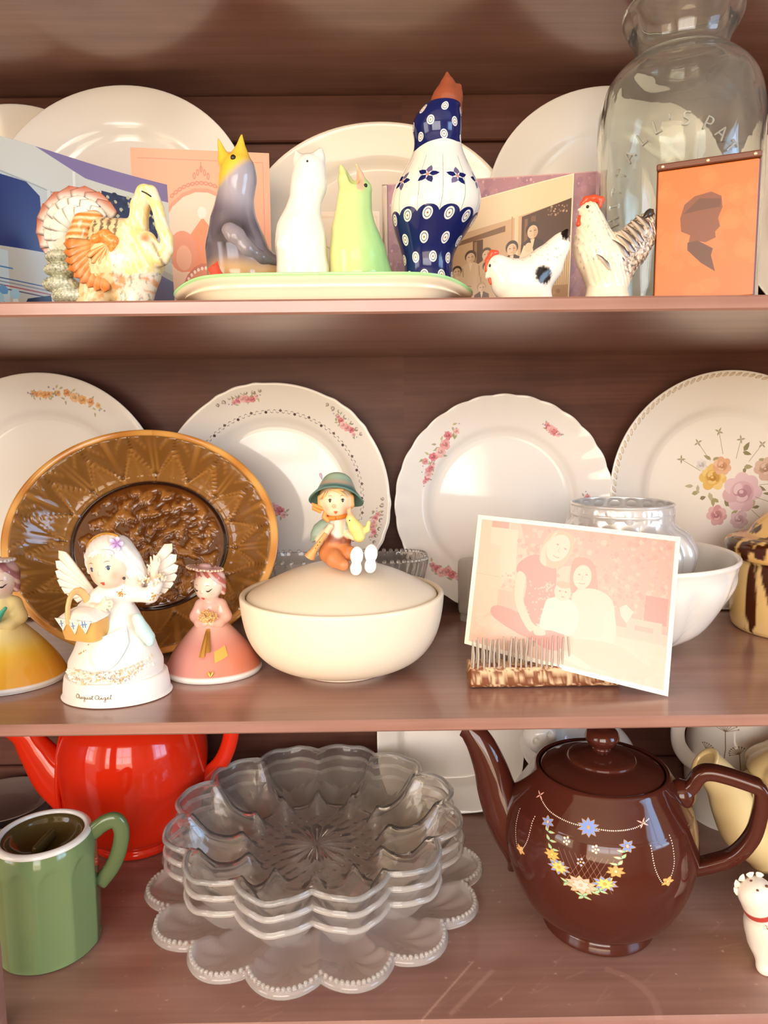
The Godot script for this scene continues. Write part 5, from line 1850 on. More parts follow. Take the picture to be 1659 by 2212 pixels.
func white_bowl() -> void:
	var o := thing("mixing_bowl", "white glazed bowl with moulded petal sides holding the tin mould, behind the family photograph", "bowl", Vector3(0.2215, SH2, -0.177))
	var b := MB.new()
	b.lathe(curve(mm([[0, 4], [36, 4], [40, 1], [44, 0], [48, 2], [60, 8], [80, 24], [96, 48], [104, 66], [106.5, 76], [108, 82], [109.5, 86], [108, 88.5], [105.5, 87], [104, 82], [101, 70], [92, 46], [76, 25], [55, 11], [0, 7]]), 4), 160, null, func(th: float, r: float, y: float) -> Vector3:
		var t := fposmod(th * 11.0 / TAU + y * 6.0, 1.0)
		var f := 1.0 + 0.055 * (pow(absf(sin(t * PI)), 0.6) - 0.4) * ss(0.008, 0.02, y) * ss(0.078, 0.06, y)
		return Vector3(sin(th) * r * f, y, cos(th) * r * f))
	put("bowl_body", b, mat("white_china"), o)
	var m := thing("tin_mould", "fluted silvery tin mould with wired rim sitting in the white bowl", "mould", Vector3(0.2315, SH2 + 0.009, -0.188))
	var t := MB.new()
	t.lathe(curve(mm([[0, 2], [40, 0], [44, 3], [54, 36], [62, 62], [64.5, 78], [62, 88], [56, 97], [49, 103], [46.6, 111], [47.4, 113], [47.4, 115], [46.6, 116], [46.4, 121.5], [47.6, 123], [46.4, 124.4], [45.4, 123], [45.2, 112], [45, 100], [52, 92], [58, 78], [50, 40], [40, 4], [0, 4]]), 4), 168, null, func(th: float, r: float, y: float) -> Vector3:
		var f := 1.0 + 0.13 * (pow(absf(sin(th * 9.0)), 0.8) - 0.5) * ss(0.004, 0.04, y) * ss(0.109, 0.098, y) + 0.05 * absf(sin(th * 9.0)) * ss(0.1, 0.104, y) * ss(0.124, 0.118, y) * (1.0 if r < 0.0462 else 0.0)
		return Vector3(sin(th) * r * f, y, cos(th) * r * f))
	put("mould_body", t, mat("tin", "e6e2dc", 0.26, {"metallic": 0.4}), m)

func drip_pot() -> void:
	var o := thing("lidded_pot", "yellow and brown drip-glazed lidded pot at the right end of the middle shelf", "pot", Vector3(0.418, SH2, -0.214))
	var n := FastNoiseLite.new()
	n.frequency = 30.0
	n.seed = 6
	var n2 := FastNoiseLite.new()
	n2.frequency = 14.0
	n2.seed = 16
	var colf := func(_a, _d, p: Vector3) -> Color:
		var f := n.get_noise_3d(p.x * 1.5, p.y * 0.28, p.z * 1.5) + 0.35 * n2.get_noise_3d(p.x * 3, p.y * 0.9, p.z * 3)
		var c := hexl("e9bf74").lerp(hexl("f0d39a"), 0.5 + 0.5 * n2.get_noise_3d(p.x, p.y, p.z))
		var edge := 0.10 if p.y > 0.02 else 0.10 + (0.02 - p.y) * 14.0
		return c.lerp(hexl("4a2414"), ss(edge - 0.10, edge + 0.06, f))
	var b := MB.new()
	b.lathe(curve(mm([[0, 1], [50, 0.5], [54, 0], [57, 2], [59, 8], [60.5, 30], [60, 55], [58, 68], [56, 74], [0, 74]]), 10), 180, colf)
	var gl := mat("brown_majolica")
	put("pot_body", b, gl, o)
	var l := MB.new()
	l.lathe(curve(mm([[0, 73], [55, 73], [62, 72], [66, 76], [67.5, 83], [66, 89], [60, 93], [50, 95], [46, 97], [40, 106], [28, 118], [14, 125], [10, 129], [11, 134], [8, 139], [0, 140]]), 8), 180, func(_a, _d, p: Vector3) -> Color:
		var f := n.get_noise_3d(p.x * 1.5, p.y * 0.9 + 3.0, p.z * 1.5) + 0.3 * n2.get_noise_3d(p.x * 3, p.y * 2, p.z * 3)
		var c := hexl("ecc078")
		var e := -0.05 if p.y < 0.094 else 0.22
		return c.lerp(hexl("4a2414"), ss(e - 0.08, e + 0.08, f)))
	put("lid", l, gl, o)

func photo_holder(rng: RandomNumberGenerator) -> void:
	var o := thing("pin_holder", "rusty block set with rows of wire pins gripping the family photograph", "photo holder", Vector3(0.131, SH2, -0.069))
	var n := FastNoiseLite.new()
	n.frequency = 220.0
	var b := MB.new()
	b.grid(90, 40, func(a: float, d: float) -> Vector3:
		# rounded bar along x
		var th := d * TAU
		var co := cos(th)
		var si := sin(th)
		var q := Vector2(signf(co) * pow(absf(co), 0.35), signf(si) * pow(absf(si), 0.35))
		var e := minf(1.0, minf(a, 1.0 - a) / 0.02)
		var s := 0.86 + 0.14 * sqrt(maxf(0.0, 1.0 - pow(1.0 - e, 2.0)))
		if a < 0.001 or a > 0.999: s = 0.0
		var p := Vector3((a - 0.5) * 0.122, 0.0092 + q.x * 0.0088 * s, q.y * 0.0125 * s)
		return p + Vector3(0, q.x, q.y) * 0.0004 * n.get_noise_3d(p.x, p.y, p.z),
		func(_a, _d, p: Vector3) -> Color:
			var f := n.get_noise_3d(p.x * 0.5, p.y, p.z) + 0.6 * n.get_noise_3d(p.x * 1.6, p.y * 2, p.z * 2)
			return hexl("7c4526").lerp(hexl("d9b88e"), ss(-0.05, 0.28, f + (p.y - 0.009) * 22.0)))
	put("block", b, mat("rusty_block", "ffffff", 0.6, {"vertex_color_use_as_albedo": true}), o)
	var wire := mat("rusty_wire", "c4b8aa", 0.4, {"metallic": 0.7})
	for row in 2:
		for k in 19:
			var p := MB.new()
			var x := -0.0575 + k * 0.0042 + rng.randf_range(-0.0005, 0.0005)
			var z := 0.0105 if row == 0 else 0.001
			var h := 0.041 - (0.004 if row else 0.0) + rng.randf_range(-0.0016, 0.0016)
			p.tube([Vector3(x, 0.015, z), Vector3(x + rng.randf_range(-0.0006, 0.0006), 0.027, z), Vector3(x + rng.randf_range(-0.001, 0.001), h, z)], [0.00095, 0.0009, 0.0006], 7)
			put("pin", p, wire, o)
	# the faded photograph: two seated women with a baby before a tree
	var c := func(h: String) -> Color: return Color(h)
	var p := Paint.new(1024, 744, Color("f7eedd"))
	p.rect(24, 24, 976, 696, c.call("efcdb4"))
	p.poly([Vector2(24, 24), Vector2(180, 24), Vector2(170, 500), Vector2(24, 600)], c.call("f4d9bc"))
	p.rect(80, 24, 90, 60, c.call("e2a595"))
	p.poly([Vector2(80, 60), Vector2(220, 60), Vector2(230, 330), Vector2(150, 330), Vector2(140, 160), Vector2(80, 150)], c.call("f7e3c8"))
	p.rect(24, 330, 126, 4, c.call("e6c29e"))
	p.poly([Vector2(230, 24), Vector2(1000, 24), Vector2(1000, 470), Vector2(640, 470), Vector2(560, 200), Vector2(300, 260)], c.call("e8b2a0"))
	p.speckle(230, 28, 990, 440, 420, 3, 17, [Color(0.96, 0.84, 0.76, 0.55), Color(0.85, 0.60, 0.54, 0.5), Color(0.93, 0.74, 0.66, 0.6)], rng)
	p.speckle(160, 280, 260, 390, 50, 3, 10, [Color(0.88, 0.68, 0.58, 0.6), Color(0.97, 0.88, 0.78, 0.6)], rng)
	p.rect(150, 400, 130, 110, c.call("e8bfa8"))
	p.rect(880, 300, 110, 130, c.call("dd9488"))
	p.rect(800, 420, 170, 90, c.call("edcab6")); p.rect(840, 450, 90, 24, c.call("e3b3a2"))
	p.poly([Vector2(760, 380), Vector2(790, 360), Vector2(830, 390), Vector2(800, 450), Vector2(770, 420)], c.call("f6e2d0"))
	p.poly([Vector2(860, 560), Vector2(940, 520), Vector2(980, 550), Vector2(930, 580)], c.call("f8e9d8"))
	p.poly([Vector2(24, 600), Vector2(200, 520), Vector2(1000, 520), Vector2(1000, 720), Vector2(24, 720)], c.call("f3dcc2"))
	p.speckle(24, 560, 1000, 720, 140, 8, 34, [Color(0.97, 0.9, 0.8, 0.4), Color(0.93, 0.8, 0.68, 0.3)], rng)
	# left woman: dark top, trousers, pale face, fair hair
	p.smooth([Vector2(130, 500), Vector2(200, 490), Vector2(360, 540), Vector2(330, 620), Vector2(230, 600), Vector2(130, 550)], c.call("dd9d92"))
	p.smooth([Vector2(240, 240), Vector2(320, 180), Vector2(420, 210), Vector2(440, 330), Vector2(430, 470), Vector2(380, 540), Vector2(290, 500), Vector2(290, 330), Vector2(240, 300)], c.call("d9958b"))
	p.speckle(300, 310, 420, 520, 50, 3, 7, [c.call("ecc0b0")], rng)
	p.smooth([Vector2(240, 290), Vector2(286, 310), Vector2(280, 420), Vector2(340, 540), Vector2(390, 560), Vector2(370, 600), Vector2(310, 570), Vector2(240, 440)], c.call("f7e0c6"))
	p.smooth([Vector2(380, 60), Vector2(440, 36), Vector2(500, 60), Vector2(504, 130), Vector2(470, 210), Vector2(420, 240), Vector2(350, 220), Vector2(345, 150)], c.call("e9bfa0"))
	p.smooth([Vector2(384, 90), Vector2(400, 60), Vector2(420, 52), Vector2(372, 140), Vector2(380, 230), Vector2(350, 210), Vector2(352, 140)], c.call("f5dcc0"))
	p.ell(432, 130, 54, 76, c.call("f9e5cf"), 0.42)
	for q in [[428, 112], [468, 130]]: p.ell(q[0], q[1], 7, 4, c.call("c98f7c"), 0.4)
	p.ell(426, 176, 17, 5, c.call("e0a090"), 0.3)
	p.ell(426, 174, 13, 2.5, c.call("faeadc"), 0.3)
	p.line([Vector2(440, 124), Vector2(432, 146), Vector2(442, 150)], 2.5, c.call("e6b79e"))
	p.smooth([Vector2(330, 600), Vector2(420, 530), Vector2(500, 560), Vector2(500, 640), Vector2(430, 660), Vector2(340, 630)], c.call("dd9d92"))
	# right woman: pale top, long hair
	p.smooth([Vector2(510, 190), Vector2(560, 160), Vector2(620, 190), Vector2(650, 320), Vector2(660, 370), Vector2(590, 360), Vector2(570, 260), Vector2(540, 340), Vector2(510, 330)], c.call("d99a88"))
	p.smooth([Vector2(530, 350), Vector2(620, 310), Vector2(710, 340), Vector2(740, 420), Vector2(730, 560), Vector2(560, 580), Vector2(530, 480)], c.call("f6e2cb"))
	p.smooth([Vector2(690, 420), Vector2(740, 420), Vector2(744, 560), Vector2(620, 590), Vector2(600, 560), Vector2(690, 530)], c.call("f8e6d0"))
	p.ell(566, 260, 45, 62, c.call("f8e0c8"), 0.12)
	for q in [[550, 250], [586, 246]]: p.ell(q[0], q[1], 6, 3.5, c.call("c58a76"))
	p.ell(568, 292, 16, 5, c.call("dd9c8c"), -0.1)
	p.ell(568, 290, 12, 2.5, c.call("faeadc"), -0.1)
	p.line([Vector2(568, 254), Vector2(564, 274), Vector2(572, 276)], 2.5, c.call("e3b398"))
	p.smooth([Vector2(540, 580), Vector2(740, 560), Vector2(900, 620), Vector2(960, 640), Vector2(860, 690), Vector2(640, 690), Vector2(520, 620)], c.call("f0d6bc"))
	for k in 26: p.line([Vector2(560 + k * 15, 590), Vector2(540 + k * 15, 680)], 1, Color(0.86, 0.7, 0.6, 0.5))
	p.smooth([Vector2(500, 640), Vector2(640, 690), Vector2(620, 712), Vector2(500, 680)], c.call("f8e6d2"))
	# the baby in white between them
	p.smooth([Vector2(410, 400), Vector2(480, 380), Vector2(540, 400), Vector2(570, 470), Vector2(540, 560), Vector2(440, 560), Vector2(380, 560), Vector2(390, 450)], c.call("fbefdf"))
	p.ell(476, 352, 42, 48, c.call("f6ddc4"))
	p.ell(476, 316, 36, 18, c.call("e3b496"))
	for q in [[462, 350], [492, 350]]: p.ell(q[0], q[1], 5, 4, c.call("b87c6a"))
	p.ell(478, 378, 7, 3, c.call("d98e80"))
	p.smooth([Vector2(350, 560), Vector2(400, 560), Vector2(410, 590), Vector2(360, 600)], c.call("f7e2ca"))
	p.line([Vector2(380, 350), Vector2(400, 320), Vector2(394, 360), Vector2(430, 320)], 4, c.call("f4d6c4"))
	p.rect(22, 22, 980, 700, Color(0.74, 0.50, 0.45, 0.42))
	for q in [[0, 0, 1024, 22], [0, 722, 1024, 22], [0, 0, 22, 744], [1002, 0, 22, 744]]: p.rect(q[0], q[1], q[2], q[3], c.call("ece2d0"))
	var f := sheet("photograph", self, [Vector3(0.0834, 1.3214, -0.105), Vector3(0.2375, 1.3069, -0.066), Vector3(0.2199, SH2 + 0.0005, -0.0352), Vector3(0.07, 1.2159, -0.088)], 0.005,
		mat("family_photo", "ffffff", 0.3, {"albedo_texture": p.tex()}), mat("paper", "efe8dc", 0.7))
	tag(f, "faded white-bordered family photograph of two seated women with a baby, propped in the pins", "photograph")

func rosettes(parent: Node, called: String, pts: Array, size: float, cols: Array, rng: RandomNumberGenerator, m: Material) -> void:
	# lacy clay flowers: little bundles of curled petals
	var mb := MB.new()
	for q in pts:
		for k in 6:
			var a := k * TAU / 6 + rng.randf()
			var d := Vector3(cos(a), sin(a), 0.35)
			var col: Color = cols[rng.randi() % cols.size()]
			petal(mb, q, d, Vector3(-d.x * 0.4, -d.y * 0.4, 1), size * rng.randf_range(0.7, 1.1), size * 0.62, size * 0.13, func(_a, _s): return col, 0.6, size * 0.25, 5)
	put(called, mb, m, parent)

func angel(rng: RandomNumberGenerator) -> void:
	var o := thing("angel_figurine", "white bisque angel girl figurine with small wings and picnic basket on a lettered oval base", "figurine", Vector3(-0.2095, SH2, -0.062))
	var bisque := mat("painted_bisque")
	var white := hexl("f5efe6")
	var skin := hexl("f8dcc4")
	# base
	var bs := MB.new()
	bs.lathe(curve(mm([[0, 17.5], [34, 17.5], [39, 17], [40, 14], [40.9, 8], [41.1, 2], [39.5, 0], [0, 0]]), 4), 96, func(_a, _d, _p): return white, func(th: float, r: float, y: float): return Vector3(sin(th) * r, y, cos(th) * r * 0.82))
	put("base", bs, bisque, o)
	# lettering on the front of the base
	var ink := MB.new()
	var stroke := func(x: float, pts: Array):
		var q := []
		for p in curve(pts.map(func(r): return Vector2(r[0], r[1])), 4):
			var u: float = (x + p.x) * 0.001
			var v: float = p.y * 0.001 + 0.0066
			# wrap round the oval: angle by arc length
			var th := u / 0.039
			q.append(Vector3(sin(th) * 0.0411, v, cos(th) * 0.0411 * 0.82 + 0.0001))
		ink.tube(q, [0.00021], 5)
	var A := [[3.0, 2.6], [1.6, 3.6], [0.2, 1.8], [1.0, 0.2], [2.6, 1.2], [3.2, 3.0], [3.0, 0.6], [3.8, 0.2]]
	var u1 := [[0, 1.8], [0.1, 0.5], [0.8, 0.2], [1.5, 1.8], [1.5, 0.4], [2.1, 0.3]]
	var g := [[1.5, 1.7], [0.5, 1.7], [0.2, 0.7], [1.0, 0.3], [1.6, 1.7], [1.4, -1.6], [0.4, -1.7], [1.0, -0.4], [2.2, 0.6]]
	var sx := [[0, 0.4], [1.0, 1.9], [1.3, 0.7], [0.4, 0.2], [1.9, 0.4]]
	var t := [[0, 0.4], [0.9, 3.2], [0.5, 0.5], [1.5, 0.4]]
	var n := [[0, 0.3], [0.2, 1.7], [0.3, 0.4], [1.0, 1.7], [1.3, 0.3], [1.9, 0.5]]
	var e := [[0, 0.6], [1.1, 1.4], [0.6, 1.9], [0.2, 0.8], [0.9, 0.2], [1.8, 0.6]]
	var l := [[0, 0.5], [1.2, 3.2], [0.9, 3.6], [0.5, 1.0], [1.2, 0.2]]
	var x := -20.5
	for q in [[A, 4.1], [u1, 2.3], [g, 2.5], [u1, 2.3], [sx, 2.0], [t, 2.6], [A, 4.1], [n, 2.1], [g, 2.5], [e, 1.9], [l, 2.0]]:
		stroke.call(x, q[0])
		x += q[1]
	stroke.call(-20.5 + 13.4, [[-0.1, 2.4], [1.6, 2.6]])
	put("lettering", ink, mat("gold_ink", "85765c", 0.45), o)
	# body
	var b := Blob.new()
	b.base = 0.0
	b.k0 = 3.5
	b.tint = white
	b.chain([[-6, 23, 0, 30], [-3, 38, -1, 25.5], [1, 56, -2, 18], [1.5, 72, -3, 12.5], [1.5, 84, -3, 12.0]])
	b.chain([[6.5, 23, 0, 30], [4.5, 38, -1, 25.5], [2.5, 56, -2, 18]])
	b.chain([[-9.6,77.5,0.7,8],[10.4,79.5,0.7,7.2]])
	# her right arm comes down to the basket, her left arm is raised
	b.chain([[-12.1,75.9,2.9,7.2],[-17.7,69.2,8,6.8],[-8.3,70.8,14.5,5.3]], 2.0)
	b.chain([[14,80.2,0.7,6.5],[30.7,78.8,2.2,5.8],[36.2,88,3.6,5]], 2.0)
	b.tint = skin
	b.chain([[34.4,88,3.6,3.2],[35.2,99.1,4.3,2.9]], 1.0)
	b.chain([[-3.9,73.6,17.4,3.2],[2,77,19.6,2.8]], 1.0)
	b.chain([[0.7,81.8,0.7,4],[1.6,92.3,1.4,5.1]], 2.0)
	# open hand: palm, four fingers and the thumb on its side
	b.ell(V([[36.1,102,4.3,0.4]][0]), Vector3(3.4, 4.0, 1.7), Basis.IDENTITY, 0.8)
	for q in [[[[33.3,104.2,4.3,1],[33,109.8,4.7,0.9]]], [[[35.5,104.6,4.3,1],[35.6,111.2,4.7,0.9]]], [[[37.6,104.5,4.3,1],[38,110.8,4.7,0.9]]], [[[39.4,103.4,4.3,0.9],[40.1,108.6,4.7,0.8]]], [[[33.3,100,5.1,1.1],[30.7,103.9,6.1,0.9]]]]:
		b.chain(q[0], 0.5)
	for q in [[[[2.4,78.6,20.3,1.2],[6.9,79.8,21.1,1],[8.4,77.8,21.8,1]]], [[[2.4,76.5,20.7,1.2],[7,77.1,21.8,1],[8,74.7,22.2,1]]], [[[1.6,74.4,20.7,1.2],[5.8,74.3,21.8,1],[6,72.1,21.8,1]]], [[[-0.1,72.5,20.4,1.1],[3.3,71.6,21.1,1]]], [[[-0.7,78.5,19.6,1.2],[2.6,82.2,20.3,1]]]]:
		b.chain(q[0], 0.5)
	var hc := V([[1,105.1,2.9,0.4]][0])
	var hb := tilt(4, -12, 8)
	b.ell(hc, Vector3(17.0, 18.0, 15.5), hb)
	b.ell(hc + hb * Vector3(0, -8.5, 4.5), Vector3(12.5, 9.5, 11.0), hb)
	b.ell(hc + hb * Vector3(0, -4.5, 16.0), Vector3(1.5, 1.5, 1.4), hb, 1.2)
	var m := MB.new()
	b.build(m, 0.85, func(p: Vector3, _n) -> Color:
		var c := b.near(p)
		var q := hb.inverse() * (p - hc)
		for s in [-1, 1]:
			c = c.lerp(hexl("f0a07e"), 0.6 * exp(-pow((q - Vector3(s * 9.5, -7.5, 12.0)).length() / 4.2, 2.0)))
		c = c.lerp(hexl("bfe0e0"), 0.5 * exp(-pow((p - Vector3(24, 30, 18)).length() / 12.0, 2.0)) * 0.6)
		return c)
	put("body", m, bisque, o)
	face(o, b, hc, Vector3(17.0, 18.0, 15.9), hb, "3d5a78", "e0503c", {"size": 1.15, "ev": -4.0, "eu": 25.0, "mv": -35.0})
	# hair: a cap with a curled fringe, long at her left side
	var h := Blob.new()
	h.k0 = 3.0
	h.tint = hexl("f3ede4")
	h.ell(hc + hb * Vector3(0, 5.0, -3.5), Vector3(19.5, 17.5, 17.0), hb)
	h.chain([[hc.x + 14, hc.y + 2, hc.z - 2, 9.5], [hc.x + 17.5, hc.y - 9, hc.z - 3, 9.0], [hc.x + 17, hc.y - 20, hc.z - 5, 6.0]], 3.0)
	h.chain([[hc.x - 14, hc.y + 4, hc.z - 1, 5.5], [hc.x - 15.5, hc.y - 6, hc.z - 2, 3.5]], 3.0)
	h.cut(hc + hb * Vector3(0, -5.5, 17.0), Vector3(13.8, 15.5, 12.0), hb, 2.0)
	var hm := MB.new()
	h.build(hm, 0.8, null, func(p: Vector3, _n): return 0.25 * sin(p.x * 1.3 + p.y * 0.9))
	put("hair", hm, bisque, o)
	var fr := MB.new()
	for k in 7:
		var a := deg_to_rad(-150.0 + k * 20.0)
		petal(fr, (hc + hb * Vector3(-1 + k * 0.7, 13.2, 10.8)) * 0.001, hb * Vector3(cos(a), sin(a) * 0.75, 0.15), hb * Vector3(0, 0.4, 1), 0.0105, 0.005, 0.0018, func(_a, s): return hexl("f4eee5").lerp(hexl("d9c7ae"), ss(0.7, 1.0, absf(s)) * 0.6), 0.6, -0.001)
	put("fringe", fr, bisque, o)
	var earring := MB.new()
	earring.ell((hc + hb * Vector3(14.5, -11.5, 8.5)) * 0.001, Vector3.ONE * 0.0013, Basis.IDENTITY, 8)
	put("earring", earring, mat("eye_40403c", "40403c", 0.3), o)
	# gilt band and lilac flower on the hair
	var bd := MB.new()
	var arc := []
	for k in 13:
		var a := deg_to_rad(-62.0 + k * 8.2)
		arc.append((hc + hb * Vector3(sin(a) * 19.8, 5.0 + cos(a) * 18.2, -1.0)) * 0.001)
	bd.tube(arc, [0.0011], 8)
	put("hair_band", bd, mat("gilding", "d8a24a", 0.25, {"metallic": 0.6}), o)
	var fl := MB.new()
	var fc := (hc + hb * Vector3(13.5, 15.5, 6.0)) * 0.001
	for k in 5:
		var a := k * TAU / 5
		petal(fl, fc, Vector3(cos(a), sin(a), 0.2), Vector3(0, 0.2, 1), 0.0062, 0.0058, 0.0014, func(t: float, _s): return hexl("b790cc").lerp(hexl("e4d2ea"), ss(0.2, 0.9, t)), 0.4, 0.001)
	put("hair_flower", fl, bisque, o)
	# wings, feather by feather
	for s in [-1, 1]:
		var w := Node3D.new()
		place(w, "wing", o)
		var root := V([[-14.3,79.2,-5.1,0.4]][0]) if s < 0 else V([[18.6,86.2,-5.1,0.4]][0])
		for k in 7:
			var an := deg_to_rad(48.0 - k * 12.0) if s > 0 else deg_to_rad(127.0 + k * 11.0)
			var f := MB.new()
			var ln := 0.044 * (1.0 - k * 0.09)
			petal(f, root * 0.001 + Vector3(0, 0, -k * 0.0007), Vector3(cos(an), sin(an) * (1.0 if s > 0 else 1.0), 0.05), Vector3(0, 0, 1), ln, 0.0096, 0.0018, func(t: float, q: float): return hexl("f6ecdc").lerp(hexl("c9a05c"), (ss(0.75, 1.0, t) * 0.4 + ss(0.8, 1.0, absf(q)) * 0.3) if k == 0 else ss(0.85, 1.0, absf(q)) * 0.3), 0.86)
			put("feather", f, bisque, w)
	# basket under a checked cloth
	var bk := MB.new()
	var bc := V([[-14.6,60.4,19,0.4]][0]) * 0.001
	var bb := tilt(8, -22, 0)
	bk.lathe(curve(mm([[0, -9], [14.5, -9], [16, -8], [17, 0], [17.4, 7], [16, 7.6], [0, 7.6]]), 4), 40, func(_a, _d, _p): return hexl("e9b264"), func(th: float, r: float, y: float):
		return bc + bb * Vector3(signf(sin(th)) * pow(absf(sin(th)), 0.45) * r, y, signf(cos(th)) * pow(absf(cos(th)), 0.45) * r * 0.62))
	put("basket", bk, bisque, o)
	var cl := MB.new()
	for q in [[-10.5, 9.5], [0.5, 11.5], [11.0, 10.0]]:
		cl.slab(PackedVector2Array([Vector2(q[0] - 6.6, 9) * 0.001, Vector2(q[0], 9.0 - q[1] * 1.05) * 0.001, Vector2(q[0] + 6.6, 9) * 0.001]), 0.0009, bc + bb * Vector3(0, 0, 0.0108), bb, white)
	cl.lathe(curve(mm([[0, 14], [9, 13], [15, 10], [17.8, 8], [17.4, 6.8], [0, 7]]), 3), 36, func(_a, _d, _p): return white, func(th: float, r: float, y: float):
		return bc + bb * Vector3(signf(sin(th)) * pow(absf(sin(th)), 0.5) * r, y, signf(cos(th)) * pow(absf(cos(th)), 0.5) * r * 0.64))
	put("cloth", cl, bisque, o)
	var st := MB.new()
	for q in [[-10.5, 5.5], [0.5, 4.5], [10.0, 6.5], [12.4, 6.8]]:
		var ctr := bc + bb * (Vector3(q[0], q[1], 12.2) * 0.001)
		st.tube([ctr + bb * Vector3(0, 0.0026, 0), ctr - bb * Vector3(0, 0.0026, 0)], [0.0003], 5)
		st.tube([ctr + bb * Vector3(0.0018, 0.0002, 0), ctr - bb * Vector3(0.0018, 0.0006, 0)], [0.0003], 5)
	put("cloth_stitching", st, mat("blue_paint", "6f9fd0", 0.5), o)
	var hd := MB.new()
	var hp := []
	for k in 11:
		var a := PI * k / 10
		hp.append(bc + bb * Vector3(-0.004, 0.006 + sin(a) * 0.021, cos(a) * 0.0115))
	hd.tube(hp, [0.0022], 8, func(_a, _d, _p): return hexl("efc07e"), Vector2(0.7, 1.4))
	put("basket_handle", hd, bisque, o)
	# aqua sash and apron flounce
	var sa := Blob.new()
	sa.k0 = 2.0
	sa.tint = hexl("d9efe6")
	sa.chain([[22.2,62.8,10.9,3.9],[25.8,53.6,12.4,4.3],[31.7,44,12.4,3.2]])
	sa.chain([[23.6,62.1,10.9,3.2],[30.5,47.8,10.2,4.7]])
	var sm := MB.new()
	sa.build(sm, 0.8, func(p: Vector3, _n): return hexl("eaf5ec").lerp(hexl("a9dcd6"), ss(14, 26, p.x) * 0.6))
	put("sash", sm, bisque, o)
	var ap := MB.new()
	var apf := func(a: float, d: float) -> Vector3:
		# a curved flap lying on the skirt front
		var ang := deg_to_rad(lerpf(-26.0, 40.0, a))
		var drop := d * (0.012 + 0.013 * sin(PI * a))
		var y := 0.049 - drop + 0.010 * a
		var r := lerpf(0.0225, 0.0295, clampf(drop / 0.025, 0.0, 1.0)) + 0.0016
		return Vector3(sin(ang) * r + 0.001, y, cos(ang) * r + 0.0005)
	ap.grid(24, 8, func(a: float, d: float): return apf.call(a, d), func(_a, d: float, _p): return hexl("f2f4ea").lerp(hexl("9fd8d2"), ss(0.86, 1.0, d) * 0.7), null, 1)
	ap.grid(24, 8, func(a: float, d: float): return apf.call(1.0 - a, d) * Vector3(0.955, 1, 0.955), func(_a, d: float, _p): return hexl("f2f4ea").lerp(hexl("9fd8d2"), ss(0.86, 1.0, d) * 0.7), null, 1)
	put("apron", ap, bisque, o)
	# clay lace: hem, cuff, collar, sprinkled motifs
	var lace := [hexl("f5efe4"), hexl("efe0cc"), hexl("e6c79a"), hexl("fbf7f0")]
	var hem := []
	for k in 24:
		var a := deg_to_rad(-72.0 + k * 6.2)
		hem.append(Vector3(sin(a) * 0.0335, 0.0215 + 0.004 * sin(k * 0.7) * 0.5 + (0.006 if k > 15 else 0.0) * (k - 15) / 8.0, cos(a) * 0.0335 + 0.0005))
		hem.append(Vector3(sin(a + 0.03) * 0.0325, 0.026 + (0.006 if k > 15 else 0.0) * (k - 15) / 8.0, cos(a + 0.03) * 0.0325))
	rosettes(o, "lace_hem", hem, 0.0034, lace, rng, bisque)
	var cuff := []
	var cc := V([[33.7,92.5,4,0.4]][0]) * 0.001
	for k in 14:
		var a := k * TAU / 14
		cuff.append(cc + Vector3(cos(a) * 0.0085, sin(k * 1.7) * 0.0026, sin(a) * 0.0075))
	rosettes(o, "lace_cuff", cuff, 0.0036, lace, rng, bisque)
	var mo := MB.new()
	for q in [[12.5,58.2,12.4,3.9],[-14.5,38,22.7,5.3],[9.5,82.5,10.2,3.2],[34.5,79.6,8.7,3.6]]:
		for k in 15:
			for ctr in [V(q)]:
				var d: Vector3 = Vector3(rng.randfn(0, 0.45), rng.randfn(0, 0.45), 0) * q[3]
				mo.ell((ctr + d + Vector3(0, 0, -absf(d.x) * 0.25)) * 0.001, Vector3.ONE * 0.0006, Basis.IDENTITY, 6)
	put("gilt_motif", mo, mat("gilding"), o)

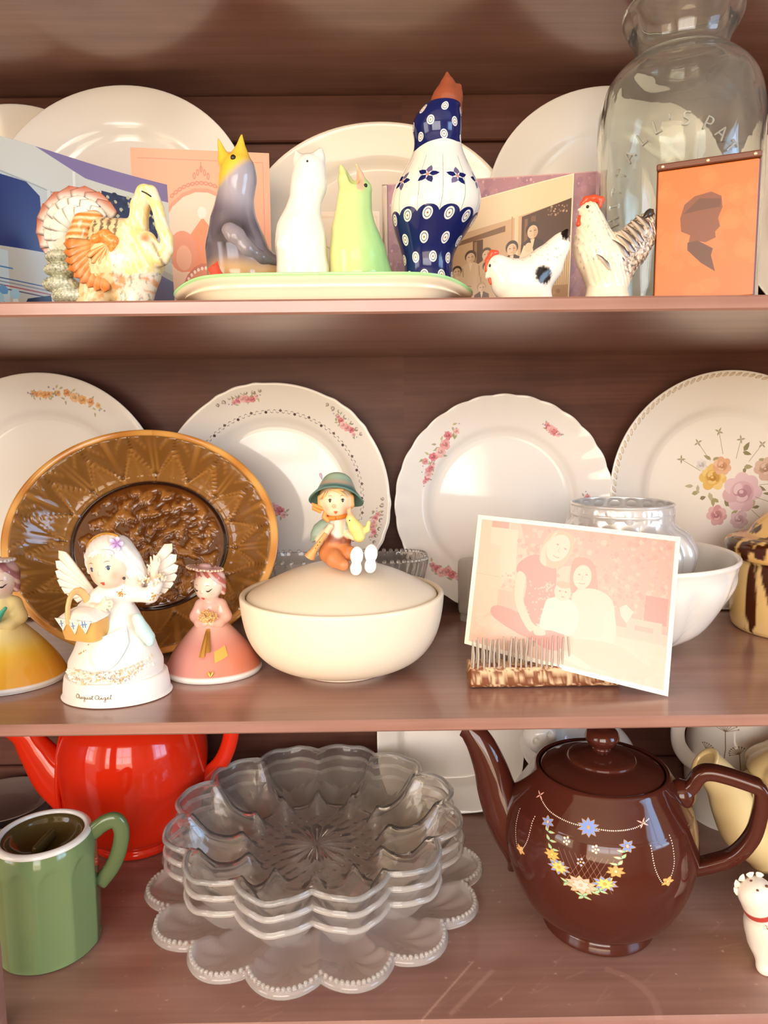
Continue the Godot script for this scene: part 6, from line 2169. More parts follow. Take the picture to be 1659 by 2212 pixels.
func lady(label: String, at: Vector3, rs: float, c1: String, c2: String, c3: String, yellow: bool, rng: RandomNumberGenerator) -> void:
	var o := thing("lady_figurine", label, "figurine", at)
	var glaze := mat("painted_glaze")
	var k := rs / 0.0418
	var sk := MB.new()
	sk.lathe(curve(mm([[0, 3], [rs * 1000 - 5, 0.6], [rs * 1000 - 1.5, 0], [rs * 1000, 2.2], [rs * 1000 - 0.8, 4.6], [rs * 1000 - 4.5, 11], [rs * 780, 19], [rs * 590, 29], [rs * 420, 37.0], [rs * 330, 41], [rs * 270, 44], [0, 46]]), 5), 96, func(a: float, _d, p: Vector3) -> Color:
		var c := hexl(c1).lerp(hexl(c2), ss(0.0, 0.9, sin(a * TAU) * 0.5 + 0.5) * ss(0.04, 0.012, p.y) * 0.9)
		c = c.lerp(hexl(c3), ss(0.026, 0.044, p.y))
		return c.lerp(hexl("f4efe6"), ss(0.0052, 0.0042, p.y)), func(th: float, r: float, y: float): return Vector3(sin(th) * r, y * k, cos(th) * r * 0.92))
	put("skirt", sk, glaze, o)
	var b := Blob.new()
	b.base = 0.0
	b.k0 = 3.0
	b.tint = hexl(c3)
	b.chain([[0, 42, 0, 11], [0, 55, 0, 9.5]])
	for s in [-1, 1]:
		b.chain([[s * 8, 57, 0, 6.0], [s * 12.2, 48, 2, 5.6], [s * 8, 43.5, 7.5, 4.6], [s * 3.5, 44, 11.5, 3.2]], 2.0)
	b.tint = hexl("f6e0cc")
	for s in [-1, 1]:
		b.chain([[s * 4.0, 44, 11, 2.6], [s * 1.6, 45, 13, 2.0]], 0.6)
	b.chain([[0, 58, 0, 6.2], [0, 64, 0, 5.0]], 2.0)
	var hb := tilt(8, -18 if not yellow else 6, 0)
	var hc := Vector3(-1, 75.5, 0.5)
	b.ell(hc, Vector3(12.6, 12.8, 12.0), hb)
	b.ell(hc + hb * Vector3(0, -6, 3.5), Vector3(9.2, 6.5, 8.2), hb)
	b.ell(hc + hb * Vector3(0, -2.6, 12.4), Vector3(1.1, 1.1, 1.1), hb, 1.0)
	var hairc := hexl("b9685a" if not yellow else "a86e70")
	var m := MB.new()
	b.build(m, 0.72, func(p: Vector3, _n) -> Color:
		var c := b.near(p)
		var q := hb.inverse() * (p - hc)
		if p.y > 64.0:
			c = c.lerp(hexl("f0a888"), 0.45 * exp(-pow((Vector3(absf(q.x), q.y, q.z) - Vector3(7, -5, 9)).length() / 3.2, 2.0)))
		return c)
	P_scale(m, k)
	put("body", m, glaze, o)
	var h := Blob.new()
	h.k0 = 2.5
	h.tint = hairc
	h.ell(hc + hb * Vector3(0, 3.4, -2.6), Vector3(13.6, 11.6, 12.4), hb)
	h.chain([[hc.x + 10.5, hc.y + 1, hc.z - 1, 4.0], [hc.x + 11.3, hc.y - 7, hc.z - 1, 3.0]], 2.0)
	h.chain([[hc.x - 10.5, hc.y + 1, hc.z - 2, 3.4], [hc.x - 10.8, hc.y - 5, hc.z - 2, 2.2]], 2.0)
	h.cut(hc + hb * Vector3(0, -4.0, 13.5), Vector3(10.2, 10.4, 9.5), hb, 1.5)
	var hm := MB.new()
	h.build(hm, 0.7, func(p: Vector3, _n): return hairc.lerp(hexl("e6c0b4"), ss(-0.2, 0.9, sin(p.x * 0.9 + p.y * 0.8))), func(p: Vector3, _n): return 0.2 * sin(p.x * 1.4 + p.y))
	P_scale(hm, k)
	put("hair", hm, glaze, o)
	var fa := Node3D.new()
	place(fa, "face", o)
	fa.scale = Vector3.ONE * k
	face(fa, b, hc, Vector3(12.6, 12.8, 12.3), hb, "2c2426", "e0452e", {"size": 1.0, "closed": true, "ev": -5.0, "eu": 26.0, "mv": -36.0, "mu": 0.0})
	# flat hat edged with pearls
	var ht := MB.new()
	var hat_at := Vector3(-0.0035, 0.0895, 0.002) * k
	var tb := tilt(-4, 0, -7 if not yellow else 2)
	var hr := 15.0 if not yellow else 14.0
	ht.lathe(curve(mm([[0, 4.5], [4, 3.8], [6, 1.6], [hr - 2, 1.0], [hr, 0], [hr - 2, -1.2], [0, -1.4]]), 4), 48, func(_a, _d, _p): return hexl("d8aaa2") if not yellow else hexl("e6d5d0"), func(th: float, r: float, y: float): return hat_at + tb * (Vector3(sin(th) * r, y + 0.0006 * sin(th * 9.0) * ss(0.008, 0.014, r), cos(th) * r) * k))
	put("hat", ht, glaze, o)
	var pe := MB.new()
	for j in 30:
		var a := j * TAU / 30
		pe.ell(hat_at + tb * (Vector3(sin(a) * hr, 0.2, cos(a) * hr) * 0.001 * k), Vector3.ONE * 0.00105 * k, Basis.IDENTITY, 7)
	put("pearl_edge", pe, mat("gilt_pearl" if not yellow else "white_pearl", "efd9b0" if not yellow else "f6f0ea", 0.2), o)
	if yellow:
		var bd := Blob.new()
		bd.k0 = 1.5
		bd.chain([[-3.5, 51, 14.5, 3.0], [1.5, 49.5, 15, 3.6], [5, 52.5, 14.5, 1.8], [8.5, 57, 13.5, 1.4]])
		bd.chain([[-3.5, 51.2, 14.5, 2.0], [-7, 50, 14.8, 0.5]], 0.8)
		var bm := MB.new()
		bd.build(bm, 0.55)
		P_scale(bm, k)
		put("held_bird", bm, mat("teal_glaze", "4cb896", 0.12), o)
	else:
		var pts := []
		for j in 42:
			var ra := sqrt(rng.randf()) * 7.0
			var rt := rng.randf() * TAU
			pts.append(Vector3(cos(rt) * ra, 50.0 + sin(rt) * ra * 0.85, 14.6 - ra * ra * 0.05 + rng.randf_range(0, 0.8)) * 0.001 * k)
		rosettes(o, "bouquet", pts, 0.0024, [hexl("e8c27e"), hexl("f0d7a6"), hexl("d9a860")], rng, mat("painted_bisque"))
		var rb := MB.new()
		for q in [[-1.6, 3.2], [2.6, 2.8]]:
			rb.grid(6, 12, func(a: float, d: float) -> Vector3:
				var y := lerpf(0.040, 0.021 if q[0] < 0 else 0.025, d)
				var r := (lerpf(0.0125, 0.031, pow(d, 0.8)) + 0.0004) * 0.97
				var x: float = (q[0] * (0.3 + d) + (a - 0.5) * q[1] * (0.6 + d * 0.8)) * 0.001
				return Vector3(x, y, sqrt(maxf(r * r - x * x, 0.0)) + 0.0012 + 0.0005 * sin(a * PI)), null, null, -1)
		put("ribbon", rb, mat("gilding"), o)
		var lb := MB.new()
		for q in [[24.0, 0.031, 0.0045, 0.0062]]:
			lb.grid(8, 6, func(a: float, d: float) -> Vector3:
				var th := deg_to_rad(q[0] + (a - 0.5) * 20.0)
				var y: float = q[1] - 0.009 + (0.5 - d) * 0.008 + (a - 0.5) * 0.004
				var r := lerpf(0.0405, 0.0225, clampf((y - 0.006) / 0.025, 0.0, 1.0)) + 0.0022
				return Vector3(sin(th) * r, y, cos(th) * r * 0.92), null, null, -1)
		put("paper_label", lb, mat("label_gold", "e9b458", 0.35), o)
		var lf := MB.new()
		for s in [-1, 1]:
			petal(lf, Vector3(0.006 * k, 0.006, 0.0378), Vector3(s * 0.4, 0.9, -0.28), Vector3(0, 0.3, 1), 0.0052, 0.003, 0.0004, func(_a, _s): return Color.WHITE, 0.5)
		put("gilt_leaf", lf, mat("gilding"), o)

func P_scale(m: MB, k: float) -> Array:
	for j in m.v.size():
		m.v[j] *= k
	return []

func bottom_shelf() -> void:
	var rng := RandomNumberGenerator.new()
	rng.seed = 44
	saucers(rng)
	red_teapot()
	green_pot()
	egg_plates(rng)
	square_plate()
	pig()
	white_pitcher()
	cream_teapot()
	brown_teapot()
	shaker()

func saucers(rng: RandomNumberGenerator) -> void:
	var dark := ["lowest", "second from the bottom", "second from the top", "topmost"]
	for k in 4:
		var mb := MB.new()
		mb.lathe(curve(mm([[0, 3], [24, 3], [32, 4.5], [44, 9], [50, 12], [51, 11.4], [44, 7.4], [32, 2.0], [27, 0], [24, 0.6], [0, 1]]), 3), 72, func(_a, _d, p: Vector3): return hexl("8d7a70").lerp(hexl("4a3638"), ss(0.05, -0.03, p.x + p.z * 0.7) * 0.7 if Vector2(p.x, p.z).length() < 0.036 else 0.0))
		var o := put("saucer", mb, mat("painted_glaze"))
		o.position = Vector3(-0.422 + k * 0.001, SH3 + k * 0.0092, -0.266)
		o.rotation.y = k * 0.9
		tag(o, "taupe saucer, %s in the small stack behind the green pot" % dark[k], "saucer", "stacked saucers")

func red_teapot() -> void:
	var red := mat("red_glaze", "e8503c", 0.12)
	var o := thing("red_teapot", "large glossy red-orange teapot at the left, its lid hidden by the shelf above", "teapot", Vector3(-0.2665, SH3, -0.2525))
	o.scale = Vector3(0.9, 1.0, 0.9)
	mats["scarlet"] = null
	mats.erase("scarlet")
	var sc := mat("scarlet_glaze", "dc2c10", 0.07)
	var b := MB.new()
	b.lathe(curve(mm([[0, 2], [44, 2], [47, 0], [51, 1.5], [52, 6], [50, 9.5], [54, 13], [70, 25], [80, 48], [85, 78], [86, 100], [83, 122], [74, 142], [56, 157], [40, 163], [38, 166], [0, 166]]), 5), 128)
	put("teapot_body", b, sc, o)
	var l := MB.new()
	l.lathe(curve(mm([[0, 165], [38, 165], [40, 168], [36, 173], [20, 178], [8, 180], [7, 184], [12, 190], [11, 196], [0, 199]]), 4), 64)
	put("lid", l, sc, o)
	var s := MB.new()
	var pts := curve([Vector3(-0.062, 0.060, 0.01), Vector3(-0.090, 0.080, 0.014), Vector3(-0.108, 0.106, 0.016), Vector3(-0.122, 0.128, 0.018), Vector3(-0.145, 0.140, 0.02), Vector3(-0.160, 0.1405, 0.021)], 6)
	var n := pts.size()
	var rad := []
	for k in n:
		var t := float(k) / (n - 1)
		rad.append(lerpf(0.047, 0.0075, pow(t, 0.42)))
	s.tube(pts, rad, 32, null, Vector2(1, 0.62), Vector3.UP)
	put("spout", s, sc, o)
	var rib := MB.new()
	var rp := []
	for k in 17:
		var a := deg_to_rad(-80.0 + k * 10.0)
		rp.append(Vector3(-0.0725 + 0.006 * cos(a) * 0.0 - 0.006 * absf(sin(a)) * 0.0, 0.088 + sin(a) * 0.056, 0.0155 + cos(a) * 0.0315) + Vector3(0.004 * sin(a), 0, 0))
	rib.tube(rp, [0.003], 10)
	put("spout_collar", rib, sc, o)
	var h := MB.new()
	h.tube(curve([Vector3(0.070, 0.135, 0), Vector3(0.094, 0.152, 0), Vector3(0.113, 0.146, 0), Vector3(0.117, 0.118, 0), Vector3(0.104, 0.086, 0), Vector3(0.078, 0.064, 0)], 6), [0.0085], 18, null, Vector2(0.75, 1.1), Vector3.BACK)
	put("handle", h, sc, o)

func green_pot() -> void:
	var g := mat("sage_glaze", "75895a", 0.09)
	var o := thing("green_pot", "sage green faceted pot with white rim, sunken brown lid and loop handle", "pot", Vector3(-0.291, SH3, -0.091), deg_to_rad(14.0))
	o.scale = Vector3(0.95, 1.0, 0.95)
	var b := MB.new()
	b.lathe(curve(mm([[0, 1], [38, 0.6], [41, 0], [43.5, 1.8], [44.2, 6], [44.8, 40], [44.8, 78], [44.4, 86], [43.2, 93], [41.5, 99], [40.0, 101], [38.6, 101.4], [37.6, 100], [37.2, 96], [36, 80], [0, 78]]), 5), 160, null, func(th: float, r: float, y: float) -> Vector3:
		# twelve flat panels that end in arches under the shoulder
		var t := fposmod(th * 10.0 / TAU, 1.0) - 0.5
		var flat := cos(PI / 10.0) / cos(t * TAU / 10.0)
		var arch := 0.088 - 0.014 * pow(absf(t) * 2.0, 2.0)
		var w := ss(arch + 0.003, arch - 0.003, y) * ss(0.001, 0.004, y)
		var f := lerpf(1.0, flat + 0.012, w)
		return Vector3(sin(th) * r * f, y, cos(th) * r * f))
	put("pot_body", b, g, o)
	var w := MB.new()
	w.lathe(curve(mm([[34.5, 99.5], [35.2, 102.6], [37.5, 103.6], [40.4, 102.4], [41.2, 99.8], [39, 99], [36, 98.6], [34.5, 99.5]]), 4), 96)
	put("white_rim", w, mat("white_china"), o)
	var l := MB.new()
	l.lathe(curve(mm([[0, 86.5], [8, 87], [20, 90], [28, 95], [31, 99.6], [33.5, 101.2], [34.8, 100.6], [34, 98], [30, 93], [20, 86], [0, 83]]), 4), 96)
	put("sunken_lid", l, mat("olive_brown_glaze", "5a4a26", 0.1), o)
	var k := MB.new()
	k.box(Vector3(0, 0.0925, 0), Vector3(0.006, 0.0115, 0.034), 0.0022, tilt(0, -20, 0))
	put("lid_bar", k, mat("olive_brown_glaze"), o)
	var h := MB.new()
	h.tube(curve([Vector3(0.040, 0.095, 0), Vector3(0.052, 0.103, 0), Vector3(0.062, 0.104, 0), Vector3(0.0665, 0.094, 0), Vector3(0.064, 0.078, 0), Vector3(0.057, 0.062, 0), Vector3(0.045, 0.048, 0)], 6), [0.0062, 0.0062], 16, null, Vector2(0.8, 1.15), Vector3.BACK, 0.75)
	put("handle", h, mat("dark_sage_glaze", "5d6c44", 0.09), o)

func egg_plates(rng: RandomNumberGenerator) -> void:
	var glass := mat("pressed_glass", "ffffff", 0.02, {"refraction_enabled": true, "transparency": BaseMaterial3D.TRANSPARENCY_ALPHA, "refraction_scale": 0.045})
	glass.albedo_color = Color(1.0, 0.985, 0.955, 0.07)
	var thin := mat("thin_pressed_glass", "ffffff", 0.04, {"transparency": BaseMaterial3D.TRANSPARENCY_ALPHA})
	thin.albedo_color = Color(1.0, 0.98, 0.95, 0.13)
	var satin := mat("satin_pressed_glass", "ffffff", 0.2, {"transparency": BaseMaterial3D.TRANSPARENCY_ALPHA})
	satin.albedo_color = Color(1.0, 0.97, 0.94, 0.27)
	var rimg := mat("rim_glass", "ffffff", 0.03, {"refraction_enabled": true, "transparency": BaseMaterial3D.TRANSPARENCY_ALPHA, "refraction_scale": 0.045})
	rimg.albedo_color = Color(1.0, 0.99, 0.97, 0.22)
	var frosted := mat("beaded_glass", "ffffff", 0.1, {"refraction_enabled": true, "transparency": BaseMaterial3D.TRANSPARENCY_ALPHA, "refraction_scale": 0.045})
	frosted.albedo_color = Color(1.0, 0.985, 0.96, 0.2)
	var at := Vector3(-0.0635, SH3, -0.1645)
	var make := func(N: int, R: float, rise: float, lip: float, thick: float, cut: float, ribs: float, foot: float, sheet_only: bool) -> MB:
		var mb := MB.new()
		var nr := 40
		var nt := N * 20
		var hf := func(r: float, th: float, under: bool) -> float:
			var w := fposmod(th * N / TAU, 1.0) - 0.5
			var a := (r - 0.73) / 0.27
			var bb := w * 2.0
			var e2 := a * a + bb * bb
			var cup := -0.002 + rise * (0.5 * e2 + 0.36 * maxf(a, -1.0) + 0.14 * a * absf(a))
			cup = minf(cup, rise)
			var y := lerpf(0.0, maxf(cup, lip * 0.2 if r < 0.55 else cup), ss(0.4, 0.52, r)) + lip * exp(-pow((r - 0.5) / 0.05, 2.0)) * (1.0 - 0.5 * cos(w * TAU))
			if under or sheet_only:
				if under: y -= thick
				if r > 0.7 and r < 0.97: y += ribs * cos(atan2(bb, a + 0.25) * 13.0) * ss(0.7, 0.78, r) * ss(0.97, 0.93, r)
				if r < 0.27: y += cut * pow(absf(cos(th * 8.0)), 1.6) * ss(0.02, 0.06, r) * ss(0.27, 0.18, r)
				elif r < 0.43: y += 0.0007 * sin(sin(th) * r * 62.0) * sin(cos(th) * r * 62.0)
				if foot > 0.0 and r > 0.44 and r < 0.5: y -= foot
			return y
		var rows := nr if sheet_only else nr * 2 + 1
		mb.grid(nt, rows, func(u: float, d: float) -> Vector3:
			var j := int(round(d * rows))
			var under := j > nr
			var r := float(j if not under else nr * 2 + 1 - j) / nr
			var th := u * TAU
			var w := fposmod(th * N / TAU, 1.0) - 0.5
			var edge := 1.0 - 0.105 * pow(absf(w) * 2.0, 2.0)
			var rr := r * lerpf(1.0, edge, ss(0.5, 1.0, r))
			return Vector3(sin(th) * rr * R, hf.call(r, th, under), cos(th) * rr * R))
		return mb
	# the large beaded plate underneath
	var o := thing("egg_plate", "widest pressed-glass egg plate with beaded scalloped rim, at the bottom of the glass stack", "egg plate", at, 0.1, "stacked glass egg plates")
	var big: MB = make.call(15, 0.1595, 0.015, 0.002, 0.0036, 0.0014, 0.0013, 0.0, true)
	for k in big.v.size():
		big.v[k].y += 0.0068
	put("plate_body", big, satin, o)
	var bd := MB.new()
	var band := MB.new()
	var bp := []
	for k in 15 * 16 + 1:
		var th := k * TAU / (15 * 16)
		var e := 1.0 - 0.105 * pow(absf(fposmod(th * 15 / TAU, 1.0) - 0.5) * 2.0, 2.0)
		bp.append(Vector3(sin(th) * e * 0.158, 0.0068 + 0.0096, cos(th) * e * 0.158))
	band.tube(bp, [0.0036], 8)
	put("rim_band", band, frosted, o)
	for k in 15 * 16:
		var th := k * TAU / (15 * 16)
		var w := fposmod(th * 15 / TAU, 1.0) - 0.5
		var e := 1.0 - 0.105 * pow(absf(w) * 2.0, 2.0)
		bd.ell(Vector3(sin(th) * e * 0.158, 0.0068 + 0.0138, cos(th) * e * 0.158), Vector3(0.0021, 0.0026, 0.0021), Basis.IDENTITY, 8)
	put("beaded_rim", bd, frosted, o)
	# three egg plates with deep cups nested above it
	var pm: MB = make.call(12, 0.139, 0.037, 0.002, 0.003, 0.0034, 0.0009, 0.0, true)
	var tm: MB = make.call(12, 0.139, 0.037, 0.002, 0.003, 0.0034, 0.0007, 0.0, false)
	var first: Node3D = null
	var names := ["lowest of the three deep-cupped plates", "middle of the three deep-cupped plates", "topmost, showing a star in its centre"]
	for k in 3:
		var q: Node3D
		if first == null:
			first = thing("egg_plate", "x", "egg plate", at, 0.0, "stacked glass egg plates")
			put("plate_body", pm, thin, first)
			var rim := MB.new()
			var rp := []
			for j in 241:
				var th := j * TAU / 240
				var w := fposmod(th * 12 / TAU, 1.0) - 0.5
				var e := 1.0 - 0.105 * pow(absf(w) * 2.0, 2.0)
				var yy := minf(-0.002 + 0.037 * (0.5 * (1.0 + 4.0 * w * w) + 0.5), 0.037) - 0.0012
				rp.append(Vector3(sin(th) * e * 0.139, yy, cos(th) * e * 0.139))
			rim.tube(rp, [0.0024], 8)
			put("rolled_rim", rim, rimg, first)
			q = first
		else:
			q = first.duplicate()
			place(q, "egg_plate", self)
		if k == 2:
			q.get_node("plate_body").mesh = tm.mesh()
			q.get_node("plate_body").material_override = glass
		q.set_meta("label", "clear pressed-glass egg plate, %s in the glass stack" % names[k])
		q.position = at + Vector3(0, 0.0185 + k * 0.0135, 0.004)
		q.rotation.y = 0.06

func square_plate() -> void:
	var mb := MB.new()
	var e := 0.62
	plate_body(mb, 0.0845, 0.093, PLATE, func(th: float, r: float):
		var f := pow(pow(absf(sin(th)), 2.0 / e) + pow(absf(cos(th)), 2.0 / e), -e / 2.0)
		return Vector2(f * (0.995 if r > 0 else 1.0), 0.0))
	var o := put("square_plate", mb, mat("white_china"))
	tag(o, "cream rounded-square plate standing at the back behind the brown teapot's spout", "plate")
	stand(o, Vector3(0.0795, SH3 + 0.001, -0.305), 4.0)

func pig() -> void:
	var o := thing("pig_pitcher", "white glazed ceramic pig with two-holed snout, behind the brown teapot", "pitcher", Vector3(0.218, SH3, -0.25))
	var b := Blob.new()
	b.base = 0.0
	b.k0 = 10.0
	b.ell(Vector3(6, 66, -6), Vector3(57, 64, 44))
	b.ell(Vector3(-30, 108, 12), Vector3(40, 36, 32))
	b.chain([[-50, 127, 30, 20], [-57, 132, 46, 17.5]], 6.0)
	b.chain([[-34, 40, 18, 16], [-38, 6, 22, 12]], 8.0)
	b.chain([[40, 40, 18, 16], [44, 6, 22, 12]], 8.0)
	b.chain([[-40, 140, 4, 9], [-44, 158, 6, 3]], 4.0)
	b.chain([[-4, 140, 0, 9], [4, 158, 2, 3]], 4.0)
	b.cut(Vector3(-58, 133, 66), Vector3(15, 15, 4.5), tilt(0, -10, 0), 2.0)
	b.cut(Vector3(-64, 132, 62), Vector3(2.8, 3.6, 9), Basis.IDENTITY, 0.8)
	b.cut(Vector3(-51, 138, 62), Vector3(2.6, 3.4, 9), Basis.IDENTITY, 0.8)
	var m := MB.new()
	b.build(m, 1.7, func(p: Vector3, _n):
		return hexl("f0ebe0"))
	put("body", m, mat("painted_glaze"), o)
	var e := MB.new()
	e.ell(b.front(-64, 132) * 0.001, Vector3(0.0027, 0.0034, 0.0014), Basis.IDENTITY, 10)
	e.ell(b.front(-51, 138) * 0.001, Vector3(0.0024, 0.003, 0.0014), Basis.IDENTITY, 10)
	put("nostril", e, mat("black_paint"), o)
	# pierced plug standing on its back
	var t := MB.new()
	t.lathe(curve(mm([[0, 136], [20, 132], [24, 128], [20, 120], [0, 120]]), 4), 40, null, func(th: float, r: float, y: float): return Vector3(0.03 + sin(th) * r, y, -0.02 + cos(th) * r))
	put("stopper", t, mat("white_china"), o)

func white_pitcher() -> void:
	var o := thing("white_pitcher", "white pitcher with a brown dandelion decal and strap handle, behind the cream teapot", "pitcher", Vector3(0.393, SH3, -0.279))
	o.scale = Vector3(0.82, 1.0, 0.82)
	var p := Paint.new(768, 512, Color("efe9dc"))
	var ink := Color("8a6a52")
	for q in [[310, 118, 30, 0.0], [350, 190, 20, -0.7], [262, 200, 18, 0.6]]:
		var c := Vector2(q[0], q[1])
		p.line([c, c + Vector2(4, 60), Vector2(306, 330)], 2.2, ink)
		for k in 9:
			var d: Vector2 = Vector2.from_angle(-PI / 2 + (k - 4) * 0.3 + q[3]) * (q[2] * 1.3)
			p.line([c, c + d], 1.4, ink)
			p.ell(c.x + d.x, c.y + d.y, 2.2, 2.2, ink)
	var b := MB.new()
	b.lathe(curve(mm([[0, 1], [44, 0], [48, 3], [56, 30], [59, 60], [57, 95], [52, 120], [54, 140], [58, 150], [56, 151], [50, 138], [0, 120]]), 5), 96, null, null, func(a: float, _d, q: Vector3): return Vector2(fposmod(a + 0.5, 1.0), 1.0 - q.y / 0.15))
	put("pitcher_body", b, mat("dandelion_glaze", "ffffff", 0.08, {"albedo_texture": p.tex()}), o)
	var h := MB.new()
	h.tube(curve([Vector3(-0.050, 0.125, 0.012), Vector3(-0.066, 0.128, 0.013), Vector3(-0.079, 0.112, 0.014), Vector3(-0.078, 0.092, 0.014), Vector3(-0.066, 0.076, 0.013), Vector3(-0.053, 0.068, 0.012)], 5), [0.0085], 16, null, Vector2(0.8, 1.1), Vector3.BACK)
	put("handle", h, mat("white_china"), o)

func cream_teapot() -> void:
	var c := mat("custard_glaze", "f0d69a", 0.13)
	var o := thing("cream_teapot", "custard-yellow lobed teapot with curved spout, behind the brown teapot's handle", "teapot", Vector3(0.414, SH3, -0.166))
	var b := MB.new()
	b.lathe(curve(mm([[0, 14], [30, 13], [40, 17], [52, 30], [64, 52], [66, 66], [62, 84], [50, 94], [43, 97], [41, 99], [0, 99]]), 6), 144, null, func(th: float, r: float, y: float) -> Vector3:
		var f := 1.0 + 0.05 * (absf(cos(th * 5.0)) - 0.6) * ss(0.014, 0.03, y) * ss(0.099, 0.09, y)
		return Vector3(sin(th) * r * f, y, cos(th) * r * f))
	put("teapot_body", b, c, o)
	var l := MB.new()
	l.lathe(curve(mm([[0, 96], [40, 96], [50, 101], [56, 108], [55, 114], [48, 121], [34, 129], [18, 133], [9, 135], [9, 140], [13, 147], [9, 154], [0, 156]]), 5), 144, null, func(th: float, r: float, y: float) -> Vector3:
		var f := 1.0 + 0.06 * (absf(cos(th * 5.0 + 0.4 + y * 14.0)) - 0.6) * ss(0.02, 0.04, r)
		return Vector3(sin(th) * r * f, y, cos(th) * r * f))
	put("lid", l, c, o)
	var s := MB.new()
	var pts := curve([Vector3(-0.044, 0.044, 0.012), Vector3(-0.068, 0.060, 0.017), Vector3(-0.082, 0.083, 0.02), Vector3(-0.092, 0.106, 0.022), Vector3(-0.106, 0.124, 0.024), Vector3(-0.1135, 0.1305, 0.025)], 6)
	var rad := []
	for k in pts.size():
		rad.append(lerpf(0.029, 0.0135, pow(float(k) / (pts.size() - 1), 0.6)))
	s.tube(pts, rad, 28, null, Vector2.ONE)
	put("spout", s, c, o)
	var sm := MB.new()
	var d: Vector3 = (pts[-1] - pts[-4]).normalized()
	sm.lathe(curve(mm([[9.4, -1], [13.2, -2], [15.0, 0.5], [14.2, 2.2], [11.0, 1.6], [9.6, -4], [9.4, -1]]), 3), 32, null, func(th: float, r: float, y: float):
		var bs := Basis(Quaternion(Vector3.UP, d))
		return pts[-1] + bs * Vector3(sin(th) * r * 1.12, y, cos(th) * r * 0.9))
	put("spout_lip", sm, c, o)
	for k in 4:
		var a := k * TAU / 4 + 2.35
		var f := MB.new()
		f.ell(Vector3(sin(a) * 0.039, 0.0125, cos(a) * 0.039), Vector3(0.0135, 0.0125, 0.0135))
		put("foot", f, c, o)
	var h := MB.new()
	h.tube(curve([Vector3(0.06, 0.085, 0), Vector3(0.09, 0.09, 0), Vector3(0.1, 0.068, 0), Vector3(0.085, 0.045, 0), Vector3(0.06, 0.04, 0)], 6), [0.008], 14)
	put("handle", h, c, o)

